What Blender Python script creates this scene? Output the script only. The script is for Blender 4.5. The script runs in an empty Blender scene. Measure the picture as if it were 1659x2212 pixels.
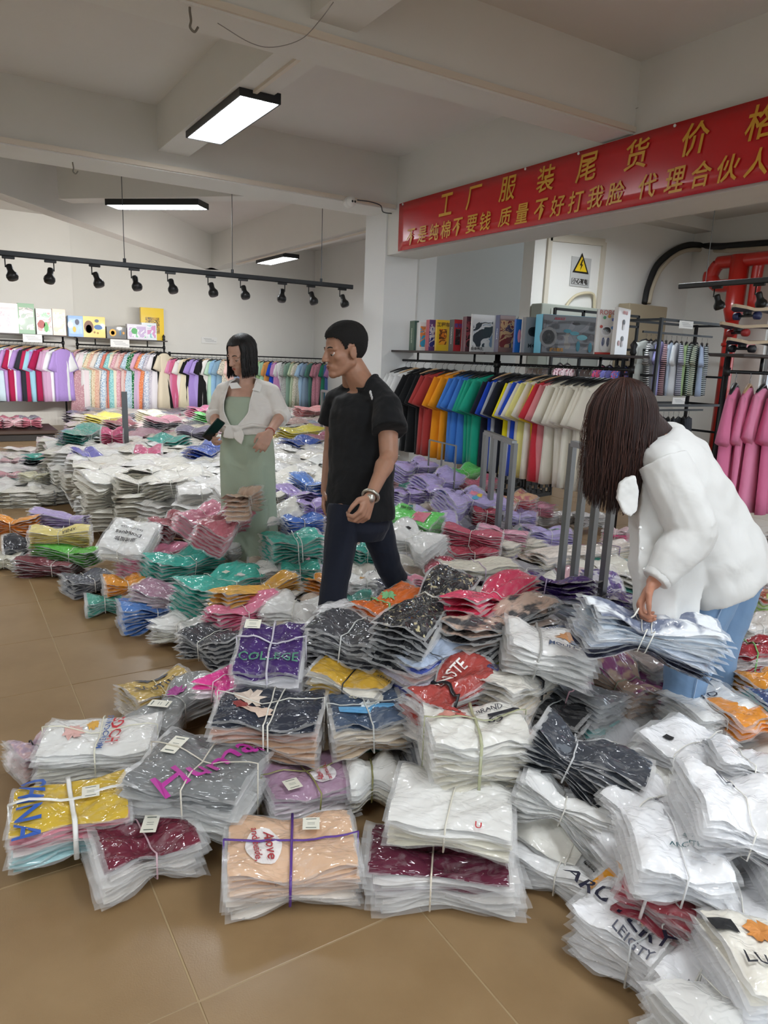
import bpy, bmesh, math, random
import numpy as np
from mathutils import Vector, Matrix, Quaternion
random.seed(7); np.random.seed(7)
scene = bpy.context.scene
COL = scene.collection
PI = math.pi

# ------------------------------------------------------------------ camera
FPX = 1537.69; CX, CY = 829.5, 1106.0; EYE = 1.5
_y, _p, _r = [math.radians(v) for v in (32.125, 12.19, 2.259)]
FW = Vector((math.sin(_y)*math.cos(_p), math.cos(_y)*math.cos(_p), -math.sin(_p)))
_rt0 = Vector((math.cos(_y), -math.sin(_y), 0)); _up0 = _rt0.cross(FW)
RT = _rt0*math.cos(_r)+_up0*math.sin(_r); UP = -_rt0*math.sin(_r)+_up0*math.cos(_r)
CAM = Vector((0, 0, EYE))
def ray(x, y): return FW+RT*((x-CX)/FPX)-UP*((y-CY)/FPX)
def atz(x, y, z): d = ray(x, y); return CAM+d*((z-EYE)/d.z)
def aty(x, y, Y): d = ray(x, y); return CAM+d*(Y/d.y)
def atx(x, y, X): d = ray(x, y); return CAM+d*(X/d.x)
def atd(x, y, D): return CAM+ray(x, y)*D
def proj(p): d = Vector(p)-CAM; k = d.dot(FW); return CX+FPX*d.dot(RT)/k, CY-FPX*d.dot(UP)/k
cd = bpy.data.cameras.new('camera'); cam = bpy.data.objects.new('camera', cd); COL.objects.link(cam)
cd.sensor_fit = 'VERTICAL'; cd.sensor_height = 24.0; cd.lens = FPX/2212*24.0
cd.clip_start = .02; cd.clip_end = 200
cam.matrix_world = Matrix(((RT.x, UP.x, -FW.x, 0), (RT.y, UP.y, -FW.y, 0), (RT.z, UP.z, -FW.z, EYE), (0, 0, 0, 1)))
scene.camera = cam
# ------------------------------------------------------------------ world, exposure, light
LAMP = 38.0          # radiance of the ceiling panels
w = bpy.data.worlds.new('world'); scene.world = w; w.use_nodes = True
bg = w.node_tree.nodes['Background']; bg.inputs[0].default_value = (.80, .90, 1.0, 1); bg.inputs[1].default_value = 3.1
scene.view_settings.view_transform = 'Standard'; scene.view_settings.look = 'None'
scene.view_settings.exposure = 0.06; scene.view_settings.gamma = 1.0; scene.view_settings.use_curve_mapping = False
cy = scene.cycles
cy.max_bounces = 6; cy.diffuse_bounces = 4; cy.glossy_bounces = 2; cy.transmission_bounces = 4; cy.transparent_max_bounces = 28
cy.caustics_reflective = False; cy.caustics_refractive = False; cy.sample_clamp_indirect = 6.0; cy.use_denoising = True

# ------------------------------------------------------------------ materials
MATS = {}
def srgb(c):
    if isinstance(c, str):
        c = c.lstrip('#'); c = [int(c[i:i+2], 16)/255 for i in (0, 2, 4)]
    return tuple(v/12.92 if v <= .04045 else ((v+.055)/1.055)**2.4 for v in c)+(1,)
def newmat(name):
    m = bpy.data.materials.new(name); m.use_nodes = True
    nt = m.node_tree; b = nt.nodes['Principled BSDF']; return m, nt, b
def N(nt, t, **kw):
    n = nt.nodes.new(t)
    for k, v in kw.items():
        if k in n.inputs: n.inputs[k].default_value = v
        else: setattr(n, k, v)
    return n
def plain(col, rough=.5, metal=0, coat=0, name=None, bump=0, bscale=60, var=0, spec=None):
    key = ('p', col, rough, metal, coat, bump, bscale, var, spec)
    if key in MATS: return MATS[key]
    m, nt, b = newmat(name or 'paint'); c = srgb(col)
    b.inputs['Base Color'].default_value = c; b.inputs['Roughness'].default_value = rough
    b.inputs['Metallic'].default_value = metal; b.inputs['Coat Weight'].default_value = coat
    if spec is not None: b.inputs['Specular IOR Level'].default_value = spec
    if bump or var:
        tc = N(nt, 'ShaderNodeTexCoord'); no = N(nt, 'ShaderNodeTexNoise', Scale=bscale, Detail=4.0)
        nt.links.new(tc.outputs['Object'], no.inputs['Vector'])
        if bump:
            bu = N(nt, 'ShaderNodeBump', Strength=bump, Distance=.01); nt.links.new(no.outputs['Fac'], bu.inputs['Height']); nt.links.new(bu.outputs['Normal'], b.inputs['Normal'])
        if var:
            mx = N(nt, 'ShaderNodeMix', data_type='RGBA'); mx.inputs[6].default_value = tuple(v*(1-var) for v in c[:3])+(1,); mx.inputs[7].default_value = tuple(min(1, v*(1+var)) for v in c[:3])+(1,)
            n2 = N(nt, 'ShaderNodeTexNoise', Scale=bscale*.12, Detail=5.0); nt.links.new(tc.outputs['Object'], n2.inputs['Vector'])
            nt.links.new(n2.outputs['Fac'], mx.inputs[0]); nt.links.new(mx.outputs[2], b.inputs['Base Color'])
    MATS[key] = m; return m
def emit(col, s, name='lamp_diffuser'):
    key = ('e', col, s)
    if key in MATS: return MATS[key]
    m, nt, b = newmat(name); b.inputs['Base Color'].default_value = (.8, .8, .8, 1)
    b.inputs['Emission Color'].default_value = srgb(col); b.inputs['Emission Strength'].default_value = s
    MATS[key] = m; return m
def film(col, kind='plain', col2=None, scale=18.):
    """garment cloth seen through a tight clear bag: cloth base, glossy crinkled film as coat"""
    key = ('f', col, kind, col2, scale)
    if key in MATS: return MATS[key]
    m, nt, b = newmat('bagged_cloth'); c = srgb(col)
    tc = N(nt, 'ShaderNodeTexCoord')
    n1 = N(nt, 'ShaderNodeTexNoise', Scale=14., Detail=4.0, Roughness=.55, Distortion=1.6)
    mp = N(nt, 'ShaderNodeMapping'); mp.inputs['Scale'].default_value = (1.0, 2.2, 1.0)
    nt.links.new(tc.outputs['Object'], mp.inputs['Vector']); nt.links.new(mp.outputs[0], n1.inputs['Vector'])
    n3 = N(nt, 'ShaderNodeTexNoise', Scale=7., Detail=1.6, Roughness=.45, Distortion=1.6); nt.links.new(mp.outputs[0], n3.inputs['Vector'])
    ab = N(nt, 'ShaderNodeMath', operation='SUBTRACT'); ab.inputs[1].default_value = .5; nt.links.new(n3.outputs['Fac'], ab.inputs[0])
    ab2 = N(nt, 'ShaderNodeMath', operation='ABSOLUTE'); nt.links.new(ab.outputs[0], ab2.inputs[0])
    sq = N(nt, 'ShaderNodeMath', operation='POWER'); sq.inputs[1].default_value = .6; nt.links.new(ab2.outputs[0], sq.inputs[0])
    bu = N(nt, 'ShaderNodeBump', Strength=.75, Distance=.022); nt.links.new(sq.outputs[0], bu.inputs['Height'])
    nt.links.new(bu.outputs['Normal'], b.inputs['Coat Normal'])
    n2 = N(nt, 'ShaderNodeTexNoise', Scale=9., Detail=3.0, Distortion=.8); nt.links.new(tc.outputs['Object'], n2.inputs['Vector'])
    b2 = N(nt, 'ShaderNodeBump', Strength=.5, Distance=.015); nt.links.new(n2.outputs['Fac'], b2.inputs['Height']); nt.links.new(b2.outputs['Normal'], b.inputs['Normal'])
    b.inputs['Roughness'].default_value = .8; b.inputs['Specular IOR Level'].default_value = .2
    b.inputs['Coat Weight'].default_value = 1.0; b.inputs['Coat Roughness'].default_value = .05; b.inputs['Coat IOR'].default_value = 1.5
    base = None
    if kind in ('dots', 'blotch', 'floral', 'fleck'):
        v = N(nt, 'ShaderNodeTexVoronoi', Scale=scale*2.5) if kind not in ('blotch', 'fleck') else N(nt, 'ShaderNodeTexNoise', Scale=scale, Detail=2.0)
        nt.links.new(tc.outputs['Object'], v.inputs['Vector'])
        cr = N(nt, 'ShaderNodeValToRGB'); cr.color_ramp.interpolation = 'CONSTANT' if kind not in ('blotch', 'fleck') else 'LINEAR'
        e = cr.color_ramp.elements; e[0].position = 0; e[0].color = srgb(col2); e[1].position = .28 if kind not in ('blotch', 'fleck') else .56; e[1].color = c
        if kind == 'blotch': e[0].position = .47
        if kind == 'fleck': e[0].position = .34; e[1].position = .40
        nt.links.new(v.outputs['Distance' if kind not in ('blotch', 'fleck') else 'Fac'], cr.inputs[0]); base = cr.outputs[0]
    # milky haze of the film where it lifts off the cloth
    mx = N(nt, 'ShaderNodeMix', data_type='RGBA'); mx.inputs[6].default_value = c
    lum = .2126*c[0]+.7152*c[1]+.0722*c[2]
    mx.inputs[7].default_value = tuple(v*.72+.28*.75 for v in c[:3])+(1,)
    if base: nt.links.new(base, mx.inputs[6])
    cr2 = N(nt, 'ShaderNodeValToRGB'); cr2.color_ramp.elements[0].position = .5; cr2.color_ramp.elements[1].position = .78
    cr2.color_ramp.elements[1].color = (.8, .8, .8, 1)
    nt.links.new(n1.outputs['Fac'], cr2.inputs[0]); nt.links.new(cr2.outputs[0], mx.inputs[0]); nt.links.new(mx.outputs[2], b.inputs['Base Color'])
    MATS[key] = m; return m
def clear_bag():
    key = 'bag'
    if key in MATS: return MATS[key]
    m, nt, b = newmat('clear_bag_film')
    b.inputs['Base Color'].default_value = (.9, .9, .9, 1); b.inputs['Roughness'].default_value = .18
    tr = N(nt, 'ShaderNodeBsdfTransparent'); mx = N(nt, 'ShaderNodeMixShader'); out = nt.nodes['Material Output']
    lw = N(nt, 'ShaderNodeLayerWeight', Blend=.35); mr = N(nt, 'ShaderNodeMapRange'); mr.inputs[3].default_value = .15; mr.inputs[4].default_value = .55
    nt.links.new(lw.outputs['Facing'], mr.inputs[0]); nt.links.new(mr.outputs[0], mx.inputs[0])
    nt.links.new(tr.outputs[0], mx.inputs[1]); nt.links.new(b.outputs[0], mx.inputs[2]); nt.links.new(mx.outputs[0], out.inputs[0])
    MATS[key] = m; return m
def cloth(col, kind='plain', col2='#ffffff', scale=30., rough=.85, sheer=0):
    key = ('c', col, kind, col2, scale, sheer)
    if key in MATS: return MATS[key]
    m, nt, b = newmat('cloth'); c = srgb(col); b.inputs['Base Color'].default_value = c
    b.inputs['Roughness'].default_value = rough; b.inputs['Specular IOR Level'].default_value = .2; b.inputs['Sheen Weight'].default_value = .1
    tc = N(nt, 'ShaderNodeTexCoord')
    if kind == 'stripes':
        wv = N(nt, 'ShaderNodeTexWave', Scale=scale, bands_direction='Z'); nt.links.new(tc.outputs['Object'], wv.inputs['Vector']); src = wv.outputs['Fac']; pos = .5
    elif kind in ('dots', 'floral'):
        wv = N(nt, 'ShaderNodeTexVoronoi', Scale=scale); nt.links.new(tc.outputs['Object'], wv.inputs['Vector']); src = wv.outputs['Distance']; pos = .33
    else: src = None
    if src:
        cr = N(nt, 'ShaderNodeValToRGB'); cr.color_ramp.interpolation = 'CONSTANT'; e = cr.color_ramp.elements
        e[0].color = srgb(col2); e[1].position = pos; e[1].color = c; nt.links.new(src, cr.inputs[0]); nt.links.new(cr.outputs[0], b.inputs['Base Color'])
    n2 = N(nt, 'ShaderNodeTexNoise', Scale=7., Detail=3.0, Distortion=.6); nt.links.new(tc.outputs['Object'], n2.inputs['Vector'])
    bu = N(nt, 'ShaderNodeBump', Strength=.5, Distance=.02); nt.links.new(n2.outputs['Fac'], bu.inputs['Height']); nt.links.new(bu.outputs['Normal'], b.inputs['Normal'])
    if sheer:
        tr = N(nt, 'ShaderNodeBsdfTransparent'); mx = N(nt, 'ShaderNodeMixShader', Fac=1-sheer); out = nt.nodes['Material Output']
        nt.links.new(tr.outputs[0], mx.inputs[1]); nt.links.new(b.outputs[0], mx.inputs[2]); nt.links.new(mx.outputs[0], out.inputs[0])
    MATS[key] = m; return m
BLACKM = lambda: plain('#17181a', .42)
BAG = clear_bag()

# ------------------------------------------------------------------ mesh helpers
class MB:
    def __init__(s): s.v = []; s.f = []; s.m = []; s.mats = []
    def mi(s, m):
        if m is None: return 0
        if m not in s.mats: s.mats.append(m)
        return s.mats.index(m)
    def add(s, vs, fs, mat=None):
        o = len(s.v); s.v += [tuple(v) for v in vs]; k = s.mi(mat)
        s.f += [tuple(i+o for i in f) for f in fs]; s.m += [k]*len(fs); return s
    def box(s, c, sz, rot=None, mat=None, bev=0):
        hx, hy, hz = sz[0]/2, sz[1]/2, sz[2]/2; c = Vector(c)
        if bev:
            b = min(bev, hx*.9, hy*.9, hz*.9); vs = []
            ring = [(hx-b, -hy), (hx, -hy+b), (hx, hy-b), (hx-b, hy), (-hx+b, hy), (-hx, hy-b), (-hx, -hy+b), (-hx+b, -hy)]
            for zz, k in ((-hz, 1), (-hz+b, 0), (hz-b, 0), (hz, 1)):
                for x, y in ring:
                    sx = (hx-b)/hx if k else 1; sy = (hy-b)/hy if k else 1
                    vs.append(Vector((x*sx, y*sy, zz)))
            fs = [tuple(range(7, -1, -1)), tuple(range(24, 32))]
            for j in range(3):
                for i in range(8): fs.append((j*8+i, j*8+(i+1) % 8, j*8+8+(i+1) % 8, j*8+8+i))
        else:
            vs = [Vector((x, y, z)) for z in (-hz, hz) for x, y in ((-hx, -hy), (hx, -hy), (hx, hy), (-hx, hy))]
            fs = [(3, 2, 1, 0), (4, 5, 6, 7), (0, 1, 5, 4), (1, 2, 6, 5), (2, 3, 7, 6), (3, 0, 4, 7)]
        if rot is not None: vs = [rot @ v for v in vs]
        return s.add([v+c for v in vs], fs, mat)
    def tube(s, pts, r, seg=8, mat=None, cap=True, flat=None):
        pts = [Vector(p) for p in pts]; n = len(pts); vs = []; fs = []
        rs = r if isinstance(r, (list, tuple)) else [r]*n
        up = Vector((0, 0, 1)); prev = None
        for i, p in enumerate(pts):
            t = (pts[min(i+1, n-1)]-pts[max(i-1, 0)]).normalized()
            if prev is None:
                a = t.cross(up)
                if a.length < .05: a = t.cross(Vector((1, 0, 0)))
            else: a = prev-t*prev.dot(t)
            a.normalize(); b = t.cross(a); prev = a
            for k in range(seg):
                an = 2*PI*k/seg
                vs.append(p+a*(math.cos(an)*rs[i])+b*(math.sin(an)*rs[i]*(flat or 1)))
        for i in range(n-1):
            for k in range(seg): fs.append((i*seg+k, i*seg+(k+1) % seg, (i+1)*seg+(k+1) % seg, (i+1)*seg+k))
        if cap: fs.append(tuple(range(seg-1, -1, -1))); fs.append(tuple((n-1)*seg+k for k in range(seg)))
        return s.add(vs, fs, mat)
    def ell(s, c, r, rot=None, seg=14, rings=9, mat=None):
        c = Vector(c); vs = [Vector((0, 0, -r[2]))]; fs = []
        for j in range(1, rings):
            ph = -PI/2+PI*j/rings
            for k in range(seg): vs.append(Vector((r[0]*math.cos(ph)*math.cos(2*PI*k/seg), r[1]*math.cos(ph)*math.sin(2*PI*k/seg), r[2]*math.sin(ph))))
        vs.append(Vector((0, 0, r[2]))); L = len(vs)-1
        for k in range(seg): fs.append((0, 1+(k+1) % seg, 1+k))
        for j in range(rings-2):
            for k in range(seg): a = 1+j*seg; fs.append((a+k, a+(k+1) % seg, a+seg+(k+1) % seg, a+seg+k))
        a = 1+(rings-2)*seg
        for k in range(seg): fs.append((a+k, a+(k+1) % seg, L))
        if rot is not None: vs = [rot @ v for v in vs]
        return s.add([v+c for v in vs], fs, mat)
    def cap(s, p0, p1, r0, r1, seg=14, mat=None, fl=1.0, side=None):
        """tapered capsule, optional flattening along 'side'"""
        p0, p1 = Vector(p0), Vector(p1); t = (p1-p0); L = t.length; t.normalize()
        a = Vector(side)-t*Vector(side).dot(t) if side is not None else t.cross(Vector((.3, .2, 1)))
        if a.length < 1e-3: a = t.cross(Vector((1, 0, 0)))
        a.normalize(); b = t.cross(a); vs = []; fs = []; rings = []
        for j in range(5): an = PI/2*(j/4.0); rings.append((-r0*math.cos(an), max(1e-4, r0*math.sin(an))))
        for j in range(5): an = PI/2*(j/4.0); rings.append((L+r1*math.sin(an), max(1e-4, r1*math.cos(an))))
        for d, r in rings:
            for k in range(seg): an = 2*PI*k/seg; vs.append(p0+t*d+a*(math.cos(an)*r*fl)+b*(math.sin(an)*r))
        for i in range(len(rings)-1):
            for k in range(seg): fs.append((i*seg+k, i*seg+(k+1) % seg, (i+1)*seg+(k+1) % seg, (i+1)*seg+k))
        fs.append(tuple(range(seg-1, -1, -1))); fs.append(tuple((len(rings)-1)*seg+k for k in range(seg)))
        return s.add(vs, fs, mat)
    def loft(s, rings, mat=None, caps=True):
        """rings: list of lists of points, same count"""
        n = len(rings[0]); vs = [p for r in rings for p in r]; fs = []
        for i in range(len(rings)-1):
            for k in range(n): fs.append((i*n+k, i*n+(k+1) % n, (i+1)*n+(k+1) % n, (i+1)*n+k))
        if caps: fs.append(tuple(range(n-1, -1, -1))); fs.append(tuple((len(rings)-1)*n+k for k in range(n)))
        return s.add(vs, fs, mat)
    def prism(s, poly, d, M=None, mat=None):
        """poly in local xy, extruded +z by d, then transformed by M"""
        n = len(poly); vs = [Vector((x, y, 0)) for x, y in poly]+[Vector((x, y, d)) for x, y in poly]
        fs = [tuple(range(n-1, -1, -1)), tuple(range(n, 2*n))]+[(k, (k+1) % n, n+(k+1) % n, n+k) for k in range(n)]
        if M is not None: vs = [M @ v for v in vs]
        return s.add(vs, fs, mat)
    def mesh(s, name='mesh', smooth=False):
        me = bpy.data.meshes.new(name); me.from_pydata(s.v, [], s.f)
        for m in s.mats: me.materials.append(m)
        if len(s.mats) > 1: me.polygons.foreach_set('material_index', s.m)
        if smooth: me.polygons.foreach_set('use_smooth', [True]*len(s.f))
        me.update(); return me
    def obj(s, name, mat=None, parent=None, smooth=False, loc=None):
        me = s.mesh(name, smooth)
        if mat and not s.mats: me.materials.append(mat)
        return link(name, me, parent, loc)
def link(name, data, parent=None, loc=None):
    o = bpy.data.objects.new(name, data); COL.objects.link(o)
    if parent is not None: o.parent = parent
    if loc is not None: o.location = loc
    return o
def tag(o, label=None, cat=None, group=None, kind=None):
    if label: o['label'] = label
    if cat: o['category'] = cat
    if group: o['group'] = group
    if kind: o['kind'] = kind
    return o
def empty(name, loc=(0, 0, 0), rz=0, label=None, cat=None, group=None):
    o = bpy.data.objects.new(name, None); COL.objects.link(o); o.location = loc; o.rotation_euler = (0, 0, rz)
    o.empty_display_size = .05
    return tag(o, label, cat, group)
def RZ(a): return Matrix.Rotation(a, 3, 'Z')
def bezier(pts, n=8):
    """Catmull-Rom through pts"""
    P = [Vector(p) for p in pts]; P = [P[0]*2-P[1]]+P+[P[-1]*2-P[-2]]; out = []
    for i in range(1, len(P)-2):
        for k in range(n):
            t = k/n; a, b, c, d = P[i-1:i+3]
            out.append(.5*((2*b)+(c-a)*t+(2*a-5*b+4*c-d)*t*t+(3*b-a-3*c+d)*t**3))
    out.append(P[-2]); return out
_dg = None
def text_mesh(body, size=1.0, extrude=0.0, align='CENTER', res=2, shear=0, bold=0):
    cu = bpy.data.curves.new('text', 'FONT'); cu.body = body; cu.size = size; cu.extrude = extrude
    cu.align_x = align; cu.align_y = 'CENTER'; cu.resolution_u = res; cu.shear = shear; cu.offset = bold
    o = bpy.data.objects.new('t', cu); COL.objects.link(o)
    bpy.context.view_layer.update()
    dg = bpy.context.evaluated_depsgraph_get(); me = bpy.data.meshes.new_from_object(o.evaluated_get(dg))
    bpy.data.objects.remove(o); bpy.data.curves.remove(cu); return me
TXT = {}
def text_geo(body, **kw):
    k = (body,)+tuple(sorted(kw.items()))
    if k not in TXT:
        me = text_mesh(body, **kw)
        TXT[k] = ([v.co.copy() for v in me.vertices], [tuple(p.vertices) for p in me.polygons]); bpy.data.meshes.remove(me)
    return TXT[k]
def frame_mat(o, x, z):
    """matrix with origin o, local x axis x, local z axis z"""
    x = Vector(x).normalized(); z = Vector(z); z = (z-x*z.dot(x)).normalized(); y = z.cross(x)
    return Matrix(((x.x, y.x, z.x, o[0]), (x.y, y.y, z.y, o[1]), (x.z, y.z, z.z, o[2]), (0, 0, 0, 1)))
# ================================================================== THE ROOM
WALL = plain('#e4e3de', .85, bump=.08, bscale=25, var=.03, name='white_wall_paint')
CEIL = plain('#dad6d0', .9, bump=.1, bscale=20, var=.03, name='ceiling_paint')
def slab(name, x0, x1, y0, y1, z0, z1, mat, kind='structure', label=None):
    mb = MB().box(((x0+x1)/2, (y0+y1)/2, (z0+z1)/2), (x1-x0, y1-y0, z1-z0)); o = mb.obj(name, mat)
    if kind: o['kind'] = kind
    if label: o['label'] = label
    return o
floor = slab('floor', -3, 9.8, -3.6, 15.6, -.08, -.0018, plain('#a8926f', .7, name='floor_grout'), label='brown tiled shop floor with thin joints')
m, nt, b = newmat('glazed_floor_tile')
tc = N(nt, 'ShaderNodeTexCoord'); ns = N(nt, 'ShaderNodeTexNoise', Scale=3.5, Detail=6.0, Roughness=.6); nt.links.new(tc.outputs['Object'], ns.inputs['Vector'])
cr = N(nt, 'ShaderNodeValToRGB'); cr.color_ramp.elements[0].position = .3; cr.color_ramp.elements[0].color = srgb('#8c714f'); cr.color_ramp.elements[1].position = .7; cr.color_ramp.elements[1].color = srgb('#9b805d')
nt.links.new(ns.outputs['Fac'], cr.inputs[0]); nt.links.new(cr.outputs[0], b.inputs['Base Color'])
sp = N(nt, 'ShaderNodeTexNoise', Scale=220., Detail=2.0); nt.links.new(tc.outputs['Object'], sp.inputs['Vector'])
bu = N(nt, 'ShaderNodeBump', Strength=.12, Distance=.002); nt.links.new(sp.outputs['Fac'], bu.inputs['Height']); nt.links.new(bu.outputs['Normal'], b.inputs['Normal'])
b.inputs['Roughness'].default_value = .3; b.inputs['Specular IOR Level'].default_value = .55
TILE = m
P_ = .622; tm = MB().box((0, 0, -.006), (P_-.004, P_-.004, .012), bev=.0015).mesh('tile'); tm.materials.append(TILE)
cells = []
for i in range(-6, 16):
    for j in range(-9, 24):
        x, y = .41+P_*(i+.5), 1.39+P_*(j+.5)
        if not (-2.9 < x < 9.6 and -3.4 < y < 15.3): continue
        k = (Vector((x, y, 0))-CAM).dot(FW); u, v = proj((x, y, 0)) if k > .3 else (-9999, -9999)
        vis = k > .3 and -250 < u < 1900 and v < 2500
        cells.append((0 if vis else 1, math.hypot(x, y), x, y))
cells.sort()
for c in cells[:230]:
    link('floor_tile', tm, floor, (c[2], c[3], random.uniform(-.0006, .0006)))
mb = MB()
for c in cells[230:]: mb.box((c[2], c[3], -.006), (P_-.004, P_-.004, .012))
tag(mb.obj('floor_tiling', TILE, floor), 'the farther brown floor tiles', kind='stuff')

slab('wall_back', 2.3, 7.7, 15.3, 15.5, 0, 3.95, WALL)
slab('wall_back_left', -3, 2.3, 14.95, 15.5, 0, 3.95, WALL)
slab('wall_left', -3.2, -3, -3.6, 15.5, 0, 3.95, WALL)
slab('wall_right_rear', 7.5, 7.7, 8.7, 15.3, 0, 3.95, WALL)
slab('wall_recess', 5.25, 9.8, 8.5, 8.7, 0, 3.95, plain('#cfcfcc', .85, bump=.06, bscale=25))
slab('wall_panel', 6.5, 9.6, 7.05, 7.25, 0, 3.62, WALL)
# right wall with the window
WX = 9.6
slab('wall_right_far', WX, WX+.2, 5.75, 7.05, 0, 3.62, WALL)
slab('wall_right', WX, WX+.2, -3.6, 1.5, 0, 3.62, WALL)
slab('wall_right_sill', WX, WX+.2, 1.5, 5.75, 0, .7, WALL)
slab('wall_right_head', WX, WX+.2, 1.5, 5.75, 2.35, 3.62, WALL)
wf = MB(); al = plain('#9a9c9e', .35, .8)
for y in (1.53, 2.58, 3.63, 4.68, 5.72): wf.box((WX+.1, y, 1.525), (.05, .06, 1.65))
for z in (.73, 1.25, 2.32): wf.box((WX+.1, 3.625, z), (.05, 4.2, .05))
fr = wf.obj('window_1', al); fr['kind'] = 'structure'; fr['label'] = 'grey framed window bright with daylight in the right wall'
m, nt, b = newmat('window_glass'); b.inputs['Transmission Weight'].default_value = 0
tr = N(nt, 'ShaderNodeBsdfTransparent'); gl = N(nt, 'ShaderNodeBsdfGlossy', Roughness=.02); mx = N(nt, 'ShaderNodeMixShader', Fac=.08)
nt.links.new(tr.outputs[0], mx.inputs[1]); nt.links.new(gl.outputs[0], mx.inputs[2]); nt.links.new(mx.outputs[0], nt.nodes['Material Output'].inputs[0])
GLASS = m
for a, c in ((1.56, 2.55), (2.61, 3.60), (3.66, 4.65), (4.71, 5.69)):
    MB().box((WX+.1, (a+c)/2, 1.0), (.006, c-a, .45)).obj('pane', GLASS, fr); MB().box((WX+.1, (a+c)/2, 1.79), (.006, c-a, 1.0)).obj('pane', GLASS, fr)
# unseen shop front behind camera: piers, header and openings added for incoming daylight
slab('wall_front_header', -3, 9.8, -3.8, -3.6, 2.9, 3.62, WALL)
for i, (a, c) in enumerate(((-3, -2.2), (1.6, 2.2), (5.6, 6.2), (9.0, 9.8))): slab('wall_front', a, c, -3.8, -3.6, 0, 2.9, WALL)
slab('ground', -30, 30, -40, -3.8, -.1, -.05, plain('#8d8a84', .8, bump=.1), label='pale pavement outside the added open shop front')
slab('ground', 9.8, 40, -3.8, 16, -.1, -.05, plain('#8d8a84', .8, bump=.1), label='pale pavement outside the window')
# ceiling and beams
slab('ceiling', -3.2, 9.8, -3.8, 7.45, 3.6, 3.75, CEIL)
slab('ceiling_rear', -3.2, 9.8, 7.45, 15.5, 3.8, 3.95, CEIL)
BEAM = plain('#dddbd5', .88, bump=.08, bscale=22, var=.03, name='beam_paint')
slab('beam_main', 4.38, 4.82, -3.6, 7.13, 2.62, 3.6, BEAM)
slab('beam_front', -3, 4.38, 3.82, 4.1, 3.13, 3.6, BEAM)
slab('beam_middle', -3, 4.38, 6.97, 7.45, 3.07, 3.8, BEAM)
slab('beam_secondary', 1.84, 2.12, 4.1, 6.97, 3.23, 3.6, BEAM)
slab('beam_secondary_front', 1.82, 2.1, -3.6, 3.82, 3.23, 3.6, BEAM)
slab('beam_right', 4.82, 9.6, 6.75, 7.05, 3.45, 3.6, BEAM)
slab('beam_rear', 4.95, 5.25, 7.45, 15.3, 3.17, 3.8, BEAM)
def diag(name, p, q, wd, z0, z1):
    p, q = Vector(p), Vector(q); d = q-p; L = d.length; a = math.atan2(d.y, d.x)
    o = MB().box((0, 0, 0), (L, wd, z1-z0)).obj(name, BEAM, loc=((p.x+q.x)/2, (p.y+q.y)/2, (z0+z1)/2)); o.rotation_euler = (0, 0, a); o['kind'] = 'structure'; return o
diag('beam_diagonal', (-.55, 8.3), (5.1, 15.25), .26, 3.17, 3.8)
diag('beam_diagonal_near', (1.55, 10.27), (4.35, 7.4), .26, 3.27, 3.8)
# pillar
PIL = plain('#e2e2e0', .8, bump=.06, bscale=25, var=.02)
slab('pillar', 4.36, 4.80, 7.13, 7.58, 0, 3.6, PIL)
slab('pilaster', 5.62, 5.9, 8.3, 8.5, 0, 3.8, PIL)
slab('low_wall', 5.15, 5.75, 7.4, 8.1, 0, .42, PIL)
slab('low_wall', 6.0, 6.5, 6.85, 7.25, 0, .42, PIL)
# flat surface conduits
CON = plain('#d8cdbd', .6)
def strip(name, pts, sz, mat, label=None, parent=None, cat=None):
    mb = MB()
    for a, c in zip(pts[:-1], pts[1:]):
        a, c = Vector(a), Vector(c); d = c-a; L = d.length; M = frame_mat((a+c)/2, d, (0, 0, 1) if abs(d.normalized().z) < .9 else (1, 0, 0))
        mb.add([M @ Vector((x*L/2, y*sz[0]/2, z*sz[1]/2)) for z in (-1, 1) for x, y in ((-1, -1), (1, -1), (1, 1), (-1, 1))], [(3, 2, 1, 0), (4, 5, 6, 7), (0, 1, 5, 4), (1, 2, 6, 5), (2, 3, 7, 6), (3, 0, 4, 7)])
    o = mb.obj(name, mat, parent); return tag(o, label, cat)
strip('conduit', [(1.05, 3.81, 3.16), (4.38, 3.81, 3.16)], (.02, .035), CON, 'cream cable conduit along the nearer ceiling beam', cat='conduit')
strip('conduit', [(-2, 6.955, 3.10), (4.36, 6.955, 3.10)], (.02, .04), CON, 'cream cable conduit along the ceiling beam meeting the white pillar', cat='conduit')
strip('conduit', [(1.98, 4.1, 3.22), (1.98, 5.0, 3.22)], (.03, .02), CON, 'short cream conduit running from the beam to the nearest ceiling lamp', cat='conduit')
strip('conduit', [(5.02, 7.6, 3.135), (5.02, 13.6, 3.135)], (.03, .02), CON, 'cream conduit along the rear beam above the far ceiling lamp', cat='conduit')

# ------------------------------------------------------------------ ceiling lamps
def panel_lamp(c, ang, label, L=1.22, W=.3, z=3.18, shown=True):
    t = empty('ceiling_lamp', (c[0], c[1], z), ang, label, 'lamp', 'long panel lamps under the ceiling')
    bl = plain('#1e2022', .4)
    mb = MB(); hw, hl, tk = W/2, L/2, .012
    mb.box((0, hw-tk/2, .035), (L, tk, .07)); mb.box((0, -hw+tk/2, .035), (L, tk, .07)); mb.box((hl-tk/2, 0, .035), (tk, W-2*tk, .07)); mb.box((-hl+tk/2, 0, .035), (tk, W-2*tk, .07)); mb.box((0, 0, .065), (L-.02, W-.02, .01))
    mb.obj('lamp_frame', bl, t)
    MB().box((0, 0, .008), (L-2*tk, W-2*tk, .006)).obj('diffuser', emit('#f4faff', LAMP), t)
    for x in (-.4, .4): MB().ell((x, 0, .075), (.03, .03, .012), seg=8, rings=5).obj('mounting_clip', plain('#c9cac8', .3, .6), t)
    return t
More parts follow.
